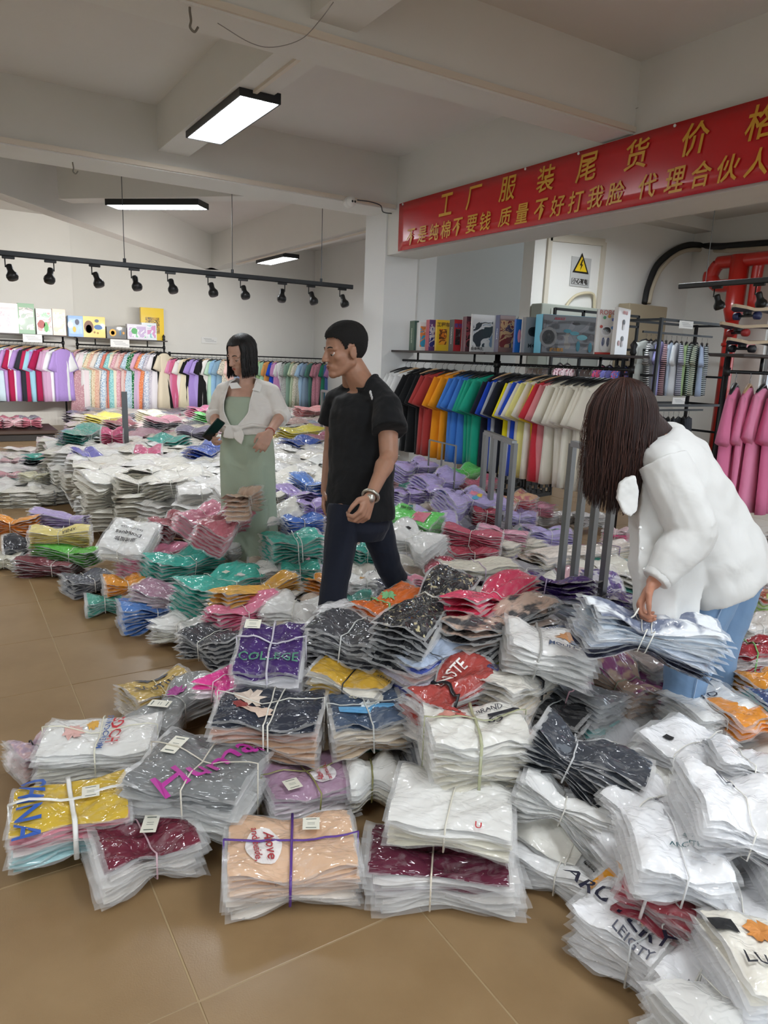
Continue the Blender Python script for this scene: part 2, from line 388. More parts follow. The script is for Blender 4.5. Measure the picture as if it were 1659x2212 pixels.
panel_lamp((2.02, 5.61), PI/2, 'long bright panel lamp hanging nearest, at upper left of the frame')
d = Vector((2.9, 9.05, 0))-Vector((2.0, 9.88, 0)); panel_lamp((2.47, 9.45), math.atan2(d.y, d.x), 'long flat panel lamp left of centre, above the row of black spotlights', z=3.2)
panel_lamp((5.28, 12.3), PI/2, 'small looking far panel lamp on the rear beam, left of the white pillar', z=3.1)
panel_lamp((6.94, 5.63), PI/2, 'thin bright panel lamp on the right below the red banner', z=3.18)
for k, (x, y) in enumerate(((2.0, .6), (2.0, -1.8), (-1.2, 5.6), (-1.2, .6), (6.94, .6), (-1., 11.5))):  # extra panel lamps out of view, added to brighten the room
    panel_lamp((x, y), PI/2, ['added unseen panel lamp over the near heap behind the view', 'added unseen panel lamp close to the added shop front', 'added unseen panel lamp left of the view over bare floor', 'added unseen panel lamp at left behind the view', 'added unseen panel lamp at right behind the view', 'added unseen panel lamp at the far left of the room'][k])
for n, (px, py, Y) in enumerate(((410, 24, 3.85), (157, 352, 7.2), (688, 514, 11.0))):
    p = aty(px, py, Y); a = MB().tube(bezier([p+Vector(v) for v in ((0, 0, .03), (0, 0, 0), (.005, 0, -.04), (.0, 0, -.07), (.022, 0, -.085), (.04, 0, -.06))], 5), .006 if n < 2 else .005, 6)
    tag(a.obj('ceiling_hook', plain('#7c766c', .5, .6), smooth=True), ['rusty hook at the end of the nearer ceiling conduit', 'rusty hook under the beam at upper left', 'small hook near the far ceiling lamp'][n], 'hook')
# security camera
p = aty(757, 436, 6.9)
t = empty('security_camera', p, 0, 'small white dome security camera on the beam beside the pillar', 'camera')
MB().tube([(0, .06, 0), (0, .0, 0)], [.055, .055], 16).obj('mount', plain('#e6e4df', .4), t, True); MB().ell((0, -.02, 0), (.05, .05, .05)).obj('camera_dome', plain('#eceae6', .3), t, True)
for sx in (-.012, .018): MB().ell((sx, -.068, -.005), (.012, .006, .012), seg=8, rings=6).obj('lens', plain('#222222', .2), t, True)
def wire(pts, r, col, label, name='cable', n=8, cat='cable', seg=6):
    return tag(MB().tube(bezier(pts, n), r, seg).obj(name, plain(col, .6), smooth=True), label, cat)
wire([aty(772, 432, 6.88), aty(800, 436, 6.88), aty(822, 444, 6.9), aty(828, 458, 6.95), aty(850, 462, 7.08), aty(868, 468, 7.1)], .006, '#3a3d42', 'dark cable from the dome camera around the pillar')
wire([aty(1120, 492, 8.45), aty(1160, 496, 8.45), aty(1169, 510, 8.4), aty(1135, 540, 8.45), aty(1130, 600, 8.45), aty(1122, 680, 8.45), aty(1110, 690, 8.4)], .007, '#5b6268', 'thin grey cable hanging down the recessed grey wall')
# cobwebs / loose wires under the first beam
wire([aty(470, 50, 3.8), aty(540, 92, 3.8), aty(590, 102, 3.82), aty(650, 85, 3.8), aty(690, 45, 3.6), aty(720, 5, 3.2)], .0022, '#8a8680', 'thin loose wire sagging under the nearer ceiling beam', n=6)
wire([aty(1290, 234, 3.9), aty(1340, 240, 3.9), aty(1380, 232, 3.8), aty(1412, 210, 3.7)], .002, '#77736c', 'thin loose wire curling off the main beam above the banner', n=6)
strip('rod', [aty(848, 342, 7.05), aty(846, 415, 7.05)], (.02, .02), plain('#8c8a86', .4, .5), 'short metal rod fixed on top of the white pillar', cat='rod')

# ------------------------------------------------------------------ track lights
def spot(parent_pos, side, yaw, label, power=0):
    t = empty('spotlight', parent_pos, yaw, label, 'spotlight', 'black spotlights on the lighting tracks'); bk = plain('#141516', .35)
    MB().box((0, 0, -.012), (.11, .03, .024), bev=.004).obj('adapter', bk, t)
    MB().tube([(side*.03, 0, -.02), (side*.03, 0, -.10), (side*.0, 0, -.10)], .006, 6).obj('bracket', bk, t, True)
    rot = Matrix.Rotation(side*.18, 3, 'Y') @ Matrix.Rotation(-.35, 3, 'X')
    prof = [(.001, 0), (.026, .004), (.03, .02), (.028, .055), (.034, .075), (.052, .10), (.055, .125), (.046, .15), (.001, .152)]
    rings = [[rot @ Vector((r*math.cos(2*PI*k/14), r*math.sin(2*PI*k/14), -z)) + Vector((0, 0, -.075)) for k in range(14)] for r, z in prof]
    MB().loft(rings, caps=False).obj('lamp_head', bk, t, True)
    if power:
        ld = bpy.data.lights.new('spot', 'SPOT'); ld.energy = power; ld.spot_size = 1.25; ld.spot_blend = .8; ld.shadow_soft_size = .04; ld.color = (1, .97, .92)
        lo = bpy.data.objects.new('lamp_bulb', ld); COL.objects.link(lo); lo.parent = t; lo.location = (0, .12, -.28); lo.rotation_euler = (math.radians(81), 0, -yaw+random.uniform(-.2, .2))
    return t
Yt = 8.0; tz = aty(400, 590, Yt).z
a0, a1 = aty(-60, 538, Yt), aty(762, 622, Yt)
tr = empty('lighting_track', (a0.x, Yt, 2.34), 0, 'long black lighting track hanging from rods across the left half', 'lighting track')
MB().box(((a1.x-a0.x)/2, 0, .0), (a1.x-a0.x, .035, .045), bev=.004).obj('rail', plain('#2a2d30', .4), tr)
MB().box(((a1.x-a0.x)/2, 0, -.026), (a1.x-a0.x, .02, .006)).obj('slot', plain('#0b0b0c', .5), tr)
for px in (270, 502, 694):
    x = aty(px, 590, Yt).x-a0.x; MB().tube([(x, 0, .02), (x, 0, 1.3 if px > 300 else 1.3)], .004, 6).obj('suspension_rod', plain('#55585b', .4, .6), tr); MB().tube([(x, 0, .02), (x, 0, .06)], .016, 8).obj('rod_collar', plain('#33363a', .4), tr)
for k, (px, sd) in enumerate(((20, -1), (110, 1), (205, -1), (290, -1), (368, -1), (455, -1), (525, -1), (610, 1), (672, -1), (740, -1))):
    x = aty(px, 590, Yt).x
    spot((x, Yt, 2.34-.028), sd, random.uniform(-.3, .3), 'black spotlight, %s from the left on the long lighting track' % ['first', 'second', 'third', 'fourth', 'fifth', 'sixth', 'seventh', 'eighth', 'ninth', 'tenth'][k], power=120)
q = atx(1467, 618, 6.6)
tr = empty('lighting_track', q, 0, 'grey lighting track at the right edge in front of red pipes', 'lighting track')
MB().box((0, -1.2, 0), (.035, 2.4, .045), bev=.004).obj('rail', plain('#4a4d50', .4), tr)
MB().box((0, -1.2, -.026), (.02, 2.4, .006)).obj('slot', plain('#0b0b0c', .5), tr)
MB().tube([(0, -.3, .02), (0, -.3, 3.6-q.z)], .004, 6).obj('suspension_rod', plain('#77797b', .4, .6), tr)
for k, px in enumerate((1550, 1640)):
    for yy in np.arange(q.y, q.y-2.4, -.01):
        if proj((6.6, yy, q.z))[0] > px: break
    s = spot((6.6, yy, q.z-.028), 1, PI/2, ['black spotlight in front of the red pipe', 'black spotlight at the right edge above the skateboards'][k])

# ------------------------------------------------------------------ banner
BX = 4.34; y0, y1, z0, z1 = 6.84, -1.2, 2.63, 3.11
ban = empty('banner', (BX, y0, z0), 0, 'long red fabric banner with yellow Chinese lettering along the beam', 'banner')
m, nt, b = newmat('red_banner_fabric'); b.inputs['Base Color'].default_value = srgb('#c22126'); b.inputs['Roughness'].default_value = .22
b.inputs['Specular IOR Level'].default_value = .55
tc = N(nt, 'ShaderNodeTexCoord'); no = N(nt, 'ShaderNodeTexNoise', Scale=1.2, Detail=1.0); nt.links.new(tc.outputs['Object'], no.inputs['Vector']); bu = N(nt, 'ShaderNodeBump', Strength=.25, Distance=.02); nt.links.new(no.outputs['Fac'], bu.inputs['Height']); nt.links.new(bu.outputs['Normal'], b.inputs['Normal'])
mb = MB(); nx, nz = 80, 6
def bsurf(u, v): return -.006*math.sin(u*2.1+v*2)-.004*math.sin(u*5.3)*(1-v/.48)
vs = [(bsurf(u, v), -u, v) for v in np.linspace(0, z1-z0, nz) for u in np.linspace(0, y0-y1, nx)]
fs = [(j*nx+i, j*nx+i+1, (j+1)*nx+i+1, (j+1)*nx+i) for j in range(nz-1) for i in range(nx-1)]
mb.add(vs, fs, m); o = mb.obj('banner_cloth', None, ban, True); sm = o.modifiers.new('s', 'SOLIDIFY'); sm.thickness = .003
YEL = plain('#d9a032', .4)
def glyph(ch, u, v, w_, h_, shear=0):
    vs, fs = text_geo(ch, size=1.0, bold=.012)
    if not vs: return
    xs = [c.x for c in vs]; ys = [c.y for c in vs]; cx_, cy_ = (min(xs)+max(xs))/2, (min(ys)+max(ys))/2; sw = max(.5, max(xs)-min(xs)); sh = max(.5, max(ys)-min(ys))
    out = []
    for c in vs:
        uu = u+(c.x-cx_)/sw*w_+(c.y-cy_)/sh*h_*shear; vv = v+(c.y-cy_)/sh*h_
        out.append((bsurf(uu, vv)-.011, -uu, vv))
    MB().add(out, fs).obj('lettering', YEL, ban)
def bu_at(px, z):   # u coordinate on the banner plane for a photo column
    lo, hi = 0., 6.8
    for _ in range(30):
        mid = (lo+hi)/2
        if proj((BX, y0-mid, z))[0] < px: lo = mid
        else: hi = mid
    return lo
for ch, px in zip('工厂服装尾货价格', (966, 1025, 1098, 1180, 1270, 1378, 1505, 1650)):
    glyph(ch, bu_at(px, 2.98), .345, .2, .2, .12)
for ch, px in zip('不是纯棉不要钱质量不好打我脸代理合伙人', (890, 915, 940, 965, 990, 1021, 1050, 1092, 1128, 1168, 1205, 1245, 1288, 1332, 1400, 1460, 1518, 1576, 1640)):
    glyph(ch, bu_at(px, 2.74), .115, .15, .16, .12)
for k, px in enumerate((872, 1137, 1252, 1460)):
    u = bu_at(px, 3.09); MB().ell((-.012, -u, .462), (.008, .011, .011), seg=8, rings=5).obj('fixing_nail', plain('#dddddd', .3), ban)
banner_end = 1

# ------------------------------------------------------------------ panel wall fittings
YW = 7.05
def onw(px, py, Y=YW-.01): return aty(px, py, Y)
CREAM = plain('#cfc8b8', .6)
fr = strip('door_frame', [onw(1188, 512), onw(1305, 524)], (.04, .09), CREAM, 'cream frame around the painted door panel with the warning sign', cat='door frame')
a = onw(1305, 524); c_ = onw(1188, 512)
strip('frame_post', [(a.x, a.y, a.z), (a.x, a.y, .3)], (.04, .07), CREAM, parent=fr)
strip('frame_post', [(c_.x, c_.y, c_.z), (c_.x, c_.y, .3)], (.04, .07), CREAM, parent=fr)
a, c_ = onw(1236, 553), onw(1272, 622)
sg = empty('warning_sign', ((a.x+c_.x)/2, YW-.004, (a.z+c_.z)/2), 0, 'small grey high voltage warning sign with yellow triangle', 'sign')
W_, H_ = c_.x-a.x, a.z-c_.z
MB().box((0, -.004, 0), (W_, .004, H_)).obj('plate', plain('#b9bab8', .4), sg)
def tri(s): return [(-s, -s*.58), (s, -s*.58), (0, s*1.1)]
Mv = Matrix(((1, 0, 0, 0), (0, 0, -1, -.0065), (0, 1, 0, H_*.2), (0, 0, 0, 1)))
MB().prism(tri(W_*.42), .001, Mv).obj('triangle_border', plain('#15130c', .5), sg)
Mv2 = Mv.copy(); Mv2[1][3] = -.008
MB().prism([(x*.74, y*.74) for x, y in tri(W_*.42)], .001, Mv2).obj('yellow_triangle', plain('#e3c11f', .5), sg)
Mv3 = Mv.copy(); Mv3[1][3] = -.0095; s_ = W_*.16
MB().prism([(s_*.1, s_*1.5), (-s_*.5, s_*.1), (-s_*.05, s_*.2), (-s_*.35, -s_*1.0), (s_*.5, s_*.45), (s_*.05, s_*.4), (s_*.45, s_*1.5)], .001, Mv3).obj('lightning_bolt', plain('#15130c', .5), sg)
MB().box((0, -.0075, -H_*.33), (W_*.84, .001, H_*.2)).obj('caption_border', plain('#15130c', .5), sg); MB().box((0, -.0085, -H_*.33), (W_*.79, .001, H_*.175)).obj('caption_field', plain('#c6c7c5', .5), sg)
vs, fs = text_geo('小心有电', size=W_*.19, bold=.003)
MB().add([(v.x, -.0105, v.y-H_*.33) for v in vs], fs).obj('caption', plain('#15130c', .5), sg)
wire([onw(1218, 700, 7.0), onw(1222, 665, 7.0), onw(1245, 638, 7.0), onw(1280, 635, 7.0), onw(1284, 665, 7.0), onw(1284, 700, 7.0)], .02, '#cfc4a6', 'thick cream pipe arched on the wall below the warning sign', 'pipe', cat='pipe', seg=8)
# metal cabinet and riser box on the wall
a, c_ = onw(1163, 655, 6.9), onw(1282, 800, 6.9)
cb = empty('switch_cabinet', ((a.x+c_.x)/2, 6.93, (a.z+c_.z)/2), 0, 'grey green electric switch cabinet under the warning sign, behind toy boxes', 'cabinet')
MB().box((0, 0, 0), (c_.x-a.x, .2, a.z-c_.z), bev=.01).obj('cabinet_body', plain('#9aa096', .5), cb); MB().box((.05, -.105, 0), (c_.x-a.x-.2, .01, a.z-c_.z-.1), bev=.003).obj('cabinet_door', plain('#a9aea6', .45), cb)
a, c_ = onw(1352, 655, 6.9), onw(1418, 800, 6.9)
tag(MB().box(((a.x+c_.x)/2, 6.93, (a.z+c_.z)/2), (c_.x-a.x, .2, a.z-c_.z), bev=.01).obj('riser_box', plain('#a3957c', .7, bump=.1)), 'tan riser box that the thick black cable drops into', 'box')
wire([onw(1393, 655, 6.9), onw(1400, 620, 6.95), onw(1418, 575, 6.98), onw(1450, 545, 6.98), onw(1485, 530, 6.98), onw(1520, 531, 6.9), atx(1560, 532, 9.45), atx(1600, 529, 9.5), atx(1659, 525, 9.5), atx(1760, 520, 9.5)], .045, '#17181a', 'thick black cable curving over the right hand walls', n=8, seg=10)
wire([onw(1402, 655, 6.85), onw(1410, 620, 6.9), onw(1428, 582, 6.92), onw(1458, 552, 6.94), onw(1490, 540, 6.94), onw(1530, 541, 6.85), atx(1580, 541, 9.4), atx(1659, 536, 9.45)], .03, '#b3a894', 'tan cable strapped below the thick black cable', n=8, seg=8)
# red pipes near the right wall
RED = plain('#b3241c', .3, coat=.3, name='red_gloss_paint')
px_ = empty('fire_pipe', atx(1545, 930, 9.1), 0, 'tall red painted fire pipe with branches in the right corner', 'pipe')
base = px_.location
def P9(x, y): return atx(x, y, 9.1)-base
p_top = P9(1578, 570); p_mid = P9(1578, 690); p_bot = P9(1546, 930)
xy = (P9(1567, 800)).to_2d()
V3 = lambda x, y, z: Vector((x, y, z))
zt, zm, zb = p_top.z, P9(1575, 690).z, P9(1545, 930).z
MB().tube([V3(0, xy[1], zb-.5), V3(0, xy[1], zm)], .085, 16).obj('lower_pipe', RED, px_, True)
MB().tube([V3(0, xy[1], zm-.02), V3(0, xy[1], zm+.12), V3(0, xy[1], zm+.16), V3(0, xy[1], zt+.1)], [.09, .13, .12, .12], 16).obj('upper_pipe', RED, px_, True)
MB().tube(bezier([V3(.06, xy[1]-.22, zm+.1), V3(.06, xy[1]-.22, zt-.1), V3(.06, xy[1]-.24, zt+.02)], 4), .07, 12).obj('parallel_pipe', RED, px_, True)
yl = P9(1522, 690).y
MB().tube(bezier([V3(0, xy[1], zm+.45), V3(0, yl-.12, zm+.45), V3(0, yl, zm+.6), V3(0, yl, zt-.2), V3(0, yl-.1, zt), V3(0, yl-.4, zt+.03), V3(0, yl-2.8, zt+.03)], 6), .085, 12).obj('branch_pipe', RED, px_, True)
MB().tube([V3(0, xy[1], zm-.35), V3(0, xy[1], zm-.31)], .1, 16).obj('pipe_clamp', RED, px_, True)
MB().box((.2, xy[1]-.1, zm-.33), (.4, .05, .05)).obj('wall_bracket', RED, px_)
# ================================================================== CLOTHES BUNDLES
BG = 'bagged clothes bundles heaped on the shop floor'
def fbm(x, y, s):
    return (np.sin(x*1.7+s)*np.cos(y*2.3-s*1.3)+.5*np.sin(x*4.1-y*3.3+s*2.1)+.3*np.sin(x*7.7+y*9.1+s*.7))/1.8
def bundle(loc, X, L, W, H, n, cols, label, roll=0, pinch=.5, waist=.5, fan=.15, bands='x', bandcol='clear', text=None, art=None, tags=(), res=1,
           jit=.02, margin=.03, group=BG, cat='clothes bundle', s0=0.0, kinds=None, sag=0., seed=None, bulge=.25, name='clothes_bundle', joined=False, tilt_axis=None, band_w=None, round_=0.):
    """stack of n bagged folded garments tied by a strap; local x along the bundle, z up the stack"""
    rnd = random.Random(seed if seed is not None else hash((round(loc[0], 3), round(loc[1], 3))) & 0xffff)
    R = frame_mat(loc, X, (0, 0, 1))
    if roll: R = R @ Matrix.Rotation(roll, 4, 'X')
    t = empty(name, (0, 0, 0)); t.matrix_world = R; tag(t, label, cat, group)
    ph = rnd.uniform(0, 6)
    ex = 12 if joined else 7
    def prof(s, u, zc, wob=1.0, layer=0.0):
        """map (s,u) in -1..1 and stack height zc in -.5..*.5 to local xyz"""
        P = pinch*np.exp(-((s-s0)/.34)**2)
        endf = 1+fan*np.abs(s-s0)**1.5
        z = zc*H*(1-P)*endf*(1-bulge*.5*(np.abs(u)**3))
        y = u*W/2*(1-waist*np.exp(-((s-s0)/.42)**2))*(1+.06*np.sin(s*3+layer*1.3+ph))
        x = s*L/2
        z = z-sag*(s-s0)**2*L*.5+H*.05*wob*fbm(s*2.2+layer*.5, u*2.2, ph+layer*.9)
        g2 = np.exp(-((s-s0)/.55)**2); z = z+H*.16*pinch*np.sin(u*(7+3*waist)+ph+.6*s)*(g2-.35*np.exp(-((s-s0)/.12)**2))*(.5+.5*(zc+.5))+H*.05*np.sin(s*5+u*3.5+ph*2)*(zc+.5)
        return x, y, z
    def sheet(ax, ay, nx_, ny_, k, dx, dy, dr, top, amp, rough_edges=False, zadd=0., corner=.12, lip=None):
        s = np.linspace(-ax, ax, nx_); u = np.linspace(-ay, ay, ny_)
        if lip: s = np.concatenate([[-1], np.linspace(-lip[0], lip[0], nx_-2), [1]]); u = np.concatenate([[-1], np.linspace(-lip[1], lip[1], ny_-2), [1]])
        S, U = np.meshgrid(s, u)
        # superellipse rounding of corners
        if corner: 
            q = (np.abs(S/ax)**6+np.abs(U/ay)**6)**(1/6); q = np.maximum(q, 1e-6); mxq = np.maximum(np.abs(S/ax), np.abs(U/ay)); S2 = S*(1-corner)+S*corner*mxq/q; U2 = U*(1-corner)+U*corner*mxq/q
        else: S2, U2 = S, U
        c, sn = math.cos(dr), math.sin(dr)
        S3 = S2*c-U2*sn*W/L+dx; U3 = U2*c+S2*sn*L/W+dy
        zc = (k+.5)/n-.5
        x, y, z = prof(S3, U3, zc, 1.0, k)
        e = np.maximum(np.abs(S/ax), np.abs(U/ay)); th = H/n*.62*(1-pinch*.5*np.exp(-((S3-s0)/.34)**2))
        z = z+top*th*(1-e**ex)*.95+amp*fbm(S3*6+k*1.7, U3*5, ph*2+k)*(1-.5*e)+zadd
        if rough_edges:
            ed = np.clip((e-.86)/.14, 0, 1); z = z+ed*(.0035*np.sin(S*9+U*8+k*2.1+ph)-.001)
        return x, y, z
    def grid_faces(nx_, ny_, off=0, flip=False, hole=None):
        fs = []
        for j in range(ny_-1):
            for i in range(nx_-1):
                if hole and hole(i, j): continue
                f = (off+j*nx_+i, off+j*nx_+i+1, off+(j+1)*nx_+i+1, off+(j+1)*nx_+i); fs.append(f[::-1] if flip else f)
        return fs
    allmb = MB() if joined else None
    for k in range(n):
        col = cols[k*len(cols)//n] if k < n-1 else cols[-1]
        kd = kinds if kinds else None
        mat = film(col, *kd) if (kd and k >= n-2) else film(col)
        topmost = k == n-1
        if res >= 1: nx_, ny_ = (26, 18) if topmost else (16, 9)
        else: nx_, ny_ = (12, 8) if topmost else (9, 5)
        if res >= 2 and topmost: nx_, ny_ = 40, 28
        dx, dy, dr = rnd.uniform(-jit, jit)*1.6, rnd.uniform(-jit, jit)*1.6, rnd.uniform(-jit, jit)*1.5
        if topmost and text: dx = dy = dr = 0
        mg = (margin*.6 if margin != .03 else .012); ax, ay = 1-mg*2/L*1.1, 1-mg*2/W*.7
        amp = .005 if topmost else .003
        mb = allmb if joined else MB()
        x, y, z = sheet(ax, ay, nx_, ny_, k, dx, dy, dr, 1, amp)
        x2, y2, z2 = sheet(ax, ay, nx_, ny_, k, dx, dy, dr, -1, 0.)
        # sew the rims together
        rim = np.zeros_like(z, bool); rim[0, :] = rim[-1, :] = rim[:, 0] = rim[:, -1] = True
        z2[rim] = z[rim]
        mb.add(np.stack([x, y, z], -1).reshape(-1, 3).tolist(), grid_faces(nx_, ny_), mat)
        if k == 0 or not topmost: mb.add(np.stack([x2, y2, z2], -1).reshape(-1, 3).tolist(), grid_faces(nx_, ny_, flip=True), mat)
        if joined and not topmost: continue
        # the lips of the clear bag around the cloth
        bx, by = (15, 11) if res >= 1 else (9, 7)
        x, y, z = sheet(1.0, 1.0, bx, by, k, dx, dy, dr, .3, 0, True, corner=.02, lip=(ax*.97, ay*.96))
        mb.add(np.stack([x, y, z], -1).reshape(-1, 3).tolist(), grid_faces(bx, by, hole=lambda i, j: 0 < i < bx-2 and 0 < j < by-2), BAG)
        if not joined: mb.obj('bagged_shirt', None, t, True)
    if joined: allmb.obj('bagged_shirts', None, t, True)['kind'] = 'stuff'
    # straps
    bcol = {'clear': '#e6e4dc', 'white': '#ecebe6', 'black': '#15161a', 'purple': '#5b3590', 'olive': '#8d8a55', 'green': '#7fbf6a', 'grey': '#8f8f8c', 'pink': '#d6a2ae'}.get(bandcol, bandcol)
    bw = band_w or {'clear': .0022, 'white': .0075, 'black': .0028, 'purple': .0032, 'olive': .003, 'green': .004, 'grey': .003}.get(bandcol, .0028)
    bm = plain(bcol, .35, coat=.4)
    def loop_x(sx, slant=0.0):
        pts = []
        for (u0, u1, zz) in ((-1.0, 1.0, 1), (1.0, -1.0, -1)):
            for q in np.linspace(0, 1, 9):
                u = u0+(u1-u0)*q; s = sx+slant*u
                x, y, z = prof(np.array(s), np.array(u*.99), zz*.5, 1.0, n-1 if zz > 0 else 0)
                pts.append(Vector((float(x), float(y)*1.01, float(z)+zz*(.004+bw*.5+H/n*.2))))
        pts.append(pts[0].copy()); return pts
    def loop_y(u, slant=0.0):
        pts = []
        for (a, c, zz) in ((-.98, .98, 1), (.98, -.98, -1)):
            for q in np.linspace(0, 1, 13):
                s = a+(c-a)*q; x, y, z = prof(np.array(s), np.array(u+slant*s), zz*.5, 1.0, n-1 if zz > 0 else 0)
                pts.append(Vector((float(x)*1.01, float(y), float(z)+zz*(.004+bw*.5+H/n*.2))))
        pts.append(pts[0].copy()); return pts
    fl = .3 if bw > .004 else .7
    if 'x' in bands: MB().tube(loop_x(s0, rnd.uniform(-.08, .08)), bw, 6, flat=fl).obj('strap', bm, t, True)
    if 'X' in bands: MB().tube(loop_x(s0+.14, .05), bw, 6, flat=fl).obj('strap', bm, t, True)
    if 'y' in bands: MB().tube(loop_y(rnd.uniform(-.1, .1), rnd.uniform(-.1, .1)), bw, 6, flat=fl).obj('strap', bm, t, True)
    def top_at(x, y, lift):
        s = x/(L/2); P = pinch*math.exp(-((s-s0)/.34)**2); u = y/(W/2*(1-waist*math.exp(-((s-s0)/.42)**2))*(1+.06*math.sin(s*3+(n-1)*1.3+ph))); u = max(-1, min(1, u)); k = n-1
        _, _, z = prof(np.array(s), np.array(u), (k+.5)/n-.5, 1.0, k); e = min(1, max(abs(s), abs(u)))
        th = H/n*.62*(1-pinch*.5*math.exp(-((s-s0)/.34)**2))
        return float(z)+th*(1-e**ex)*.95+.005*float(fbm(np.array(s*6+k*1.7), np.array(u*5), ph*2+k))*(1-.5*e)+lift
    def decal(vs2, fs, mat, nm, lift=.006): return MB().add([(x, y, top_at(x, y, lift)) for x, y in vs2], fs).obj(nm, mat, t)
    if text:
        for (s_, size, tx, ty, ang, col) in text:
            vs, fs = text_geo(s_, size=size, bold=size*.012)
            ca, sa = math.cos(ang), math.sin(ang); decal([(v.x*ca-v.y*sa+tx, v.x*sa+v.y*ca+ty) for v in vs], fs, plain(col, .5), 'printed_lettering', .0085)
    if art:
        for (kind, tx, ty, rx, ry, col) in art:
            if kind == 'oval': m_ = 26; vs2 = [(tx, ty)]+[(tx+rx*math.cos(2*PI*i/m_), ty+ry*math.sin(2*PI*i/m_)) for i in range(m_)]
            elif kind == 'blob': m_ = 22; vs2 = [(tx, ty)]+[(tx+rx*math.cos(2*PI*i/m_)*(1+.3*math.sin(i*2.7+tx*90)), ty+ry*math.sin(2*PI*i/m_)*(1+.3*math.cos(i*3.9+ty*70))) for i in range(m_)]
            elif kind == 'rect': vs2 = [(tx, ty)]+[(tx+rx*a, ty+ry*c) for a, c in ((-1, -1), (0, -1), (1, -1), (1, 0), (1, 1), (0, 1), (-1, 1), (-1, 0))]
            m_ = len(vs2)-1; c0 = vs2[0]; fs = [(0, i+1, (i+1) % m_+1) for i in range(m_)]; rim_ = vs2[1:]
            vs2 = [c0]+[(c0[0]+(p_[0]-c0[0])*q_, c0[1]+(p_[1]-c0[1])*q_) for q_ in (.3, .65, 1.) for p_ in rim_]
            fs += [(1+j_*m_+i, 1+(j_+1)*m_+i, 1+(j_+1)*m_+(i+1) % m_, 1+j_*m_+(i+1) % m_) for j_ in (0, 1) for i in range(m_)]
            decal(vs2, fs, plain(col, .55), 'printed_patch', .0042)
    for (tx, ty, tw, th_, ang) in tags:
        ca, sa = math.cos(ang), math.sin(ang); q = [(-1, -1), (1, -1), (1, 1), (-1, 1)]; vs2 = [(tx+a*tw/2*ca-c*th_/2*sa, ty+a*tw/2*sa+c*th_/2*ca) for a, c in q]
        z = max(top_at(x, y, .006) for x, y in vs2); g = MB().add([(x, y, z) for x, y in vs2]+[(x, y, z+.0008) for x, y in vs2], [(3, 2, 1, 0), (4, 5, 6, 7), (0, 1, 5, 4), (1, 2, 6, 5), (2, 3, 7, 6), (3, 0, 4, 7)]).obj('hang_tag', plain('#ece9da', .5), t)
        mb = MB()
        for w1, w2, yy in ((.62, .05, .36), (.62, .05, -.36)):
            mb.add([(tx+(a*tw*w1/2)*ca-(c*th_*w2/2+yy*th_)*sa, ty+(a*tw*w1/2)*sa+(c*th_*w2/2+yy*th_)*ca, z+.0012) for a, c in q], [(0, 1, 2, 3)])
        for i in range(2): mb.add([(tx+(a*tw*.22)*ca-(c*th_*.012+(i-.5)*.12*th_)*sa, ty+(a*tw*.22)*sa+(c*th_*.012+(i-.5)*.12*th_)*ca, z+.0012) for a, c in q], [(0, 1, 2, 3)])
        tag(mb.obj('tag_print', plain('#4c5a50', .5), g), kind='stuff')
    return t
LOG = []
def B(x1, y1, x2, y2, z1, z2, W, H, n, cols, label, **kw):
    p, q = atz(x1, y1, z1), atz(x2, y2, z2); d = q-p
    if isinstance(cols, str): cols = [cols]
    LOG.append((label[:28], round(d.length, 2), round((p-CAM).dot(FW), 2)))
    return bundle((p+q)/2, d, d.length, W, H, n, cols, label, **kw)
WH, CRM, OFF = '#e9e9e6', '#e3dfd0', '#dedcd2'
# ---- front row on the tiles (left to right)
B(20, 1790, 285, 1742, .10, .10, .27, .13, 8, ['#a9cfd2', '#a9cfd2', '#e8e6e2', '#d98e9c', '#d98e9c', '#d3b13c'], 'yellow bundle with blue printed lettering and broad white straps, front left corner', bands='xy', bandcol='white', pinch=.18, waist=.1, fan=.1,
  text=[('CHINA', .10, -.115, .0, -PI/2, '#2f5bb0')], tags=[(.055, .0, .05, .06, 0)], res=2, margin=.018)
B(90, 1625, 342, 1612, .13, .13, .27, .13, 11, [OFF, WH], 'white bundle with blue and red vertical lettering, behind the yellow one', bands='xy', bandcol='#e6e3cf', pinch=.12, waist=.06, res=2,
  text=[('MAKE HOG WILD', .028, .02, 0, PI/2, '#3b5b9c'), ('HOGS', .06, .055, 0, PI/2, '#c2343c')], art=[('blob', -.085, .0, .03, .05, '#e2b6ae'), ('blob', -.035, .06, .02, .025, '#dba84a')])
B(25, 1650, 130, 1612, .06, .06, .2, .10, 8, ['#d9bdb8', '#d2b3b6'], 'small pale pink bundle tied with black string at the far left', bandcol='black', pinch=.35, kinds=('blotch', '#b9a3b4', 30.))
B(318, 1668, 560, 1712, .15, .15, .34, .16, 9, ['#d9d9d6', '#c6c6c4', '#7d7f80'], 'large grey bundle with magenta script and a white card, front row', bands='xy', bandcol='#d9d2c2', pinch=.12, waist=.05, fan=.1, res=2,
  text=[('Human', .14, .05, .0, 1.0, '#b8379a')], tags=[(-.11, .03, .05, .10, .0)], jit=.05, margin=.02)
B(195, 1868, 425, 1800, .07, .07, .25, .12, 8, ['#d4cfc8', '#dfdbd6', '#6d2638'], 'dark maroon bundle with white card in wide clear bags, front row', bandcol='#c9a9b2', pinch=.4, waist=.22, res=2, tags=[(.02, .02, .045, .08, -.4)], margin=.035, jit=.05, art=None)
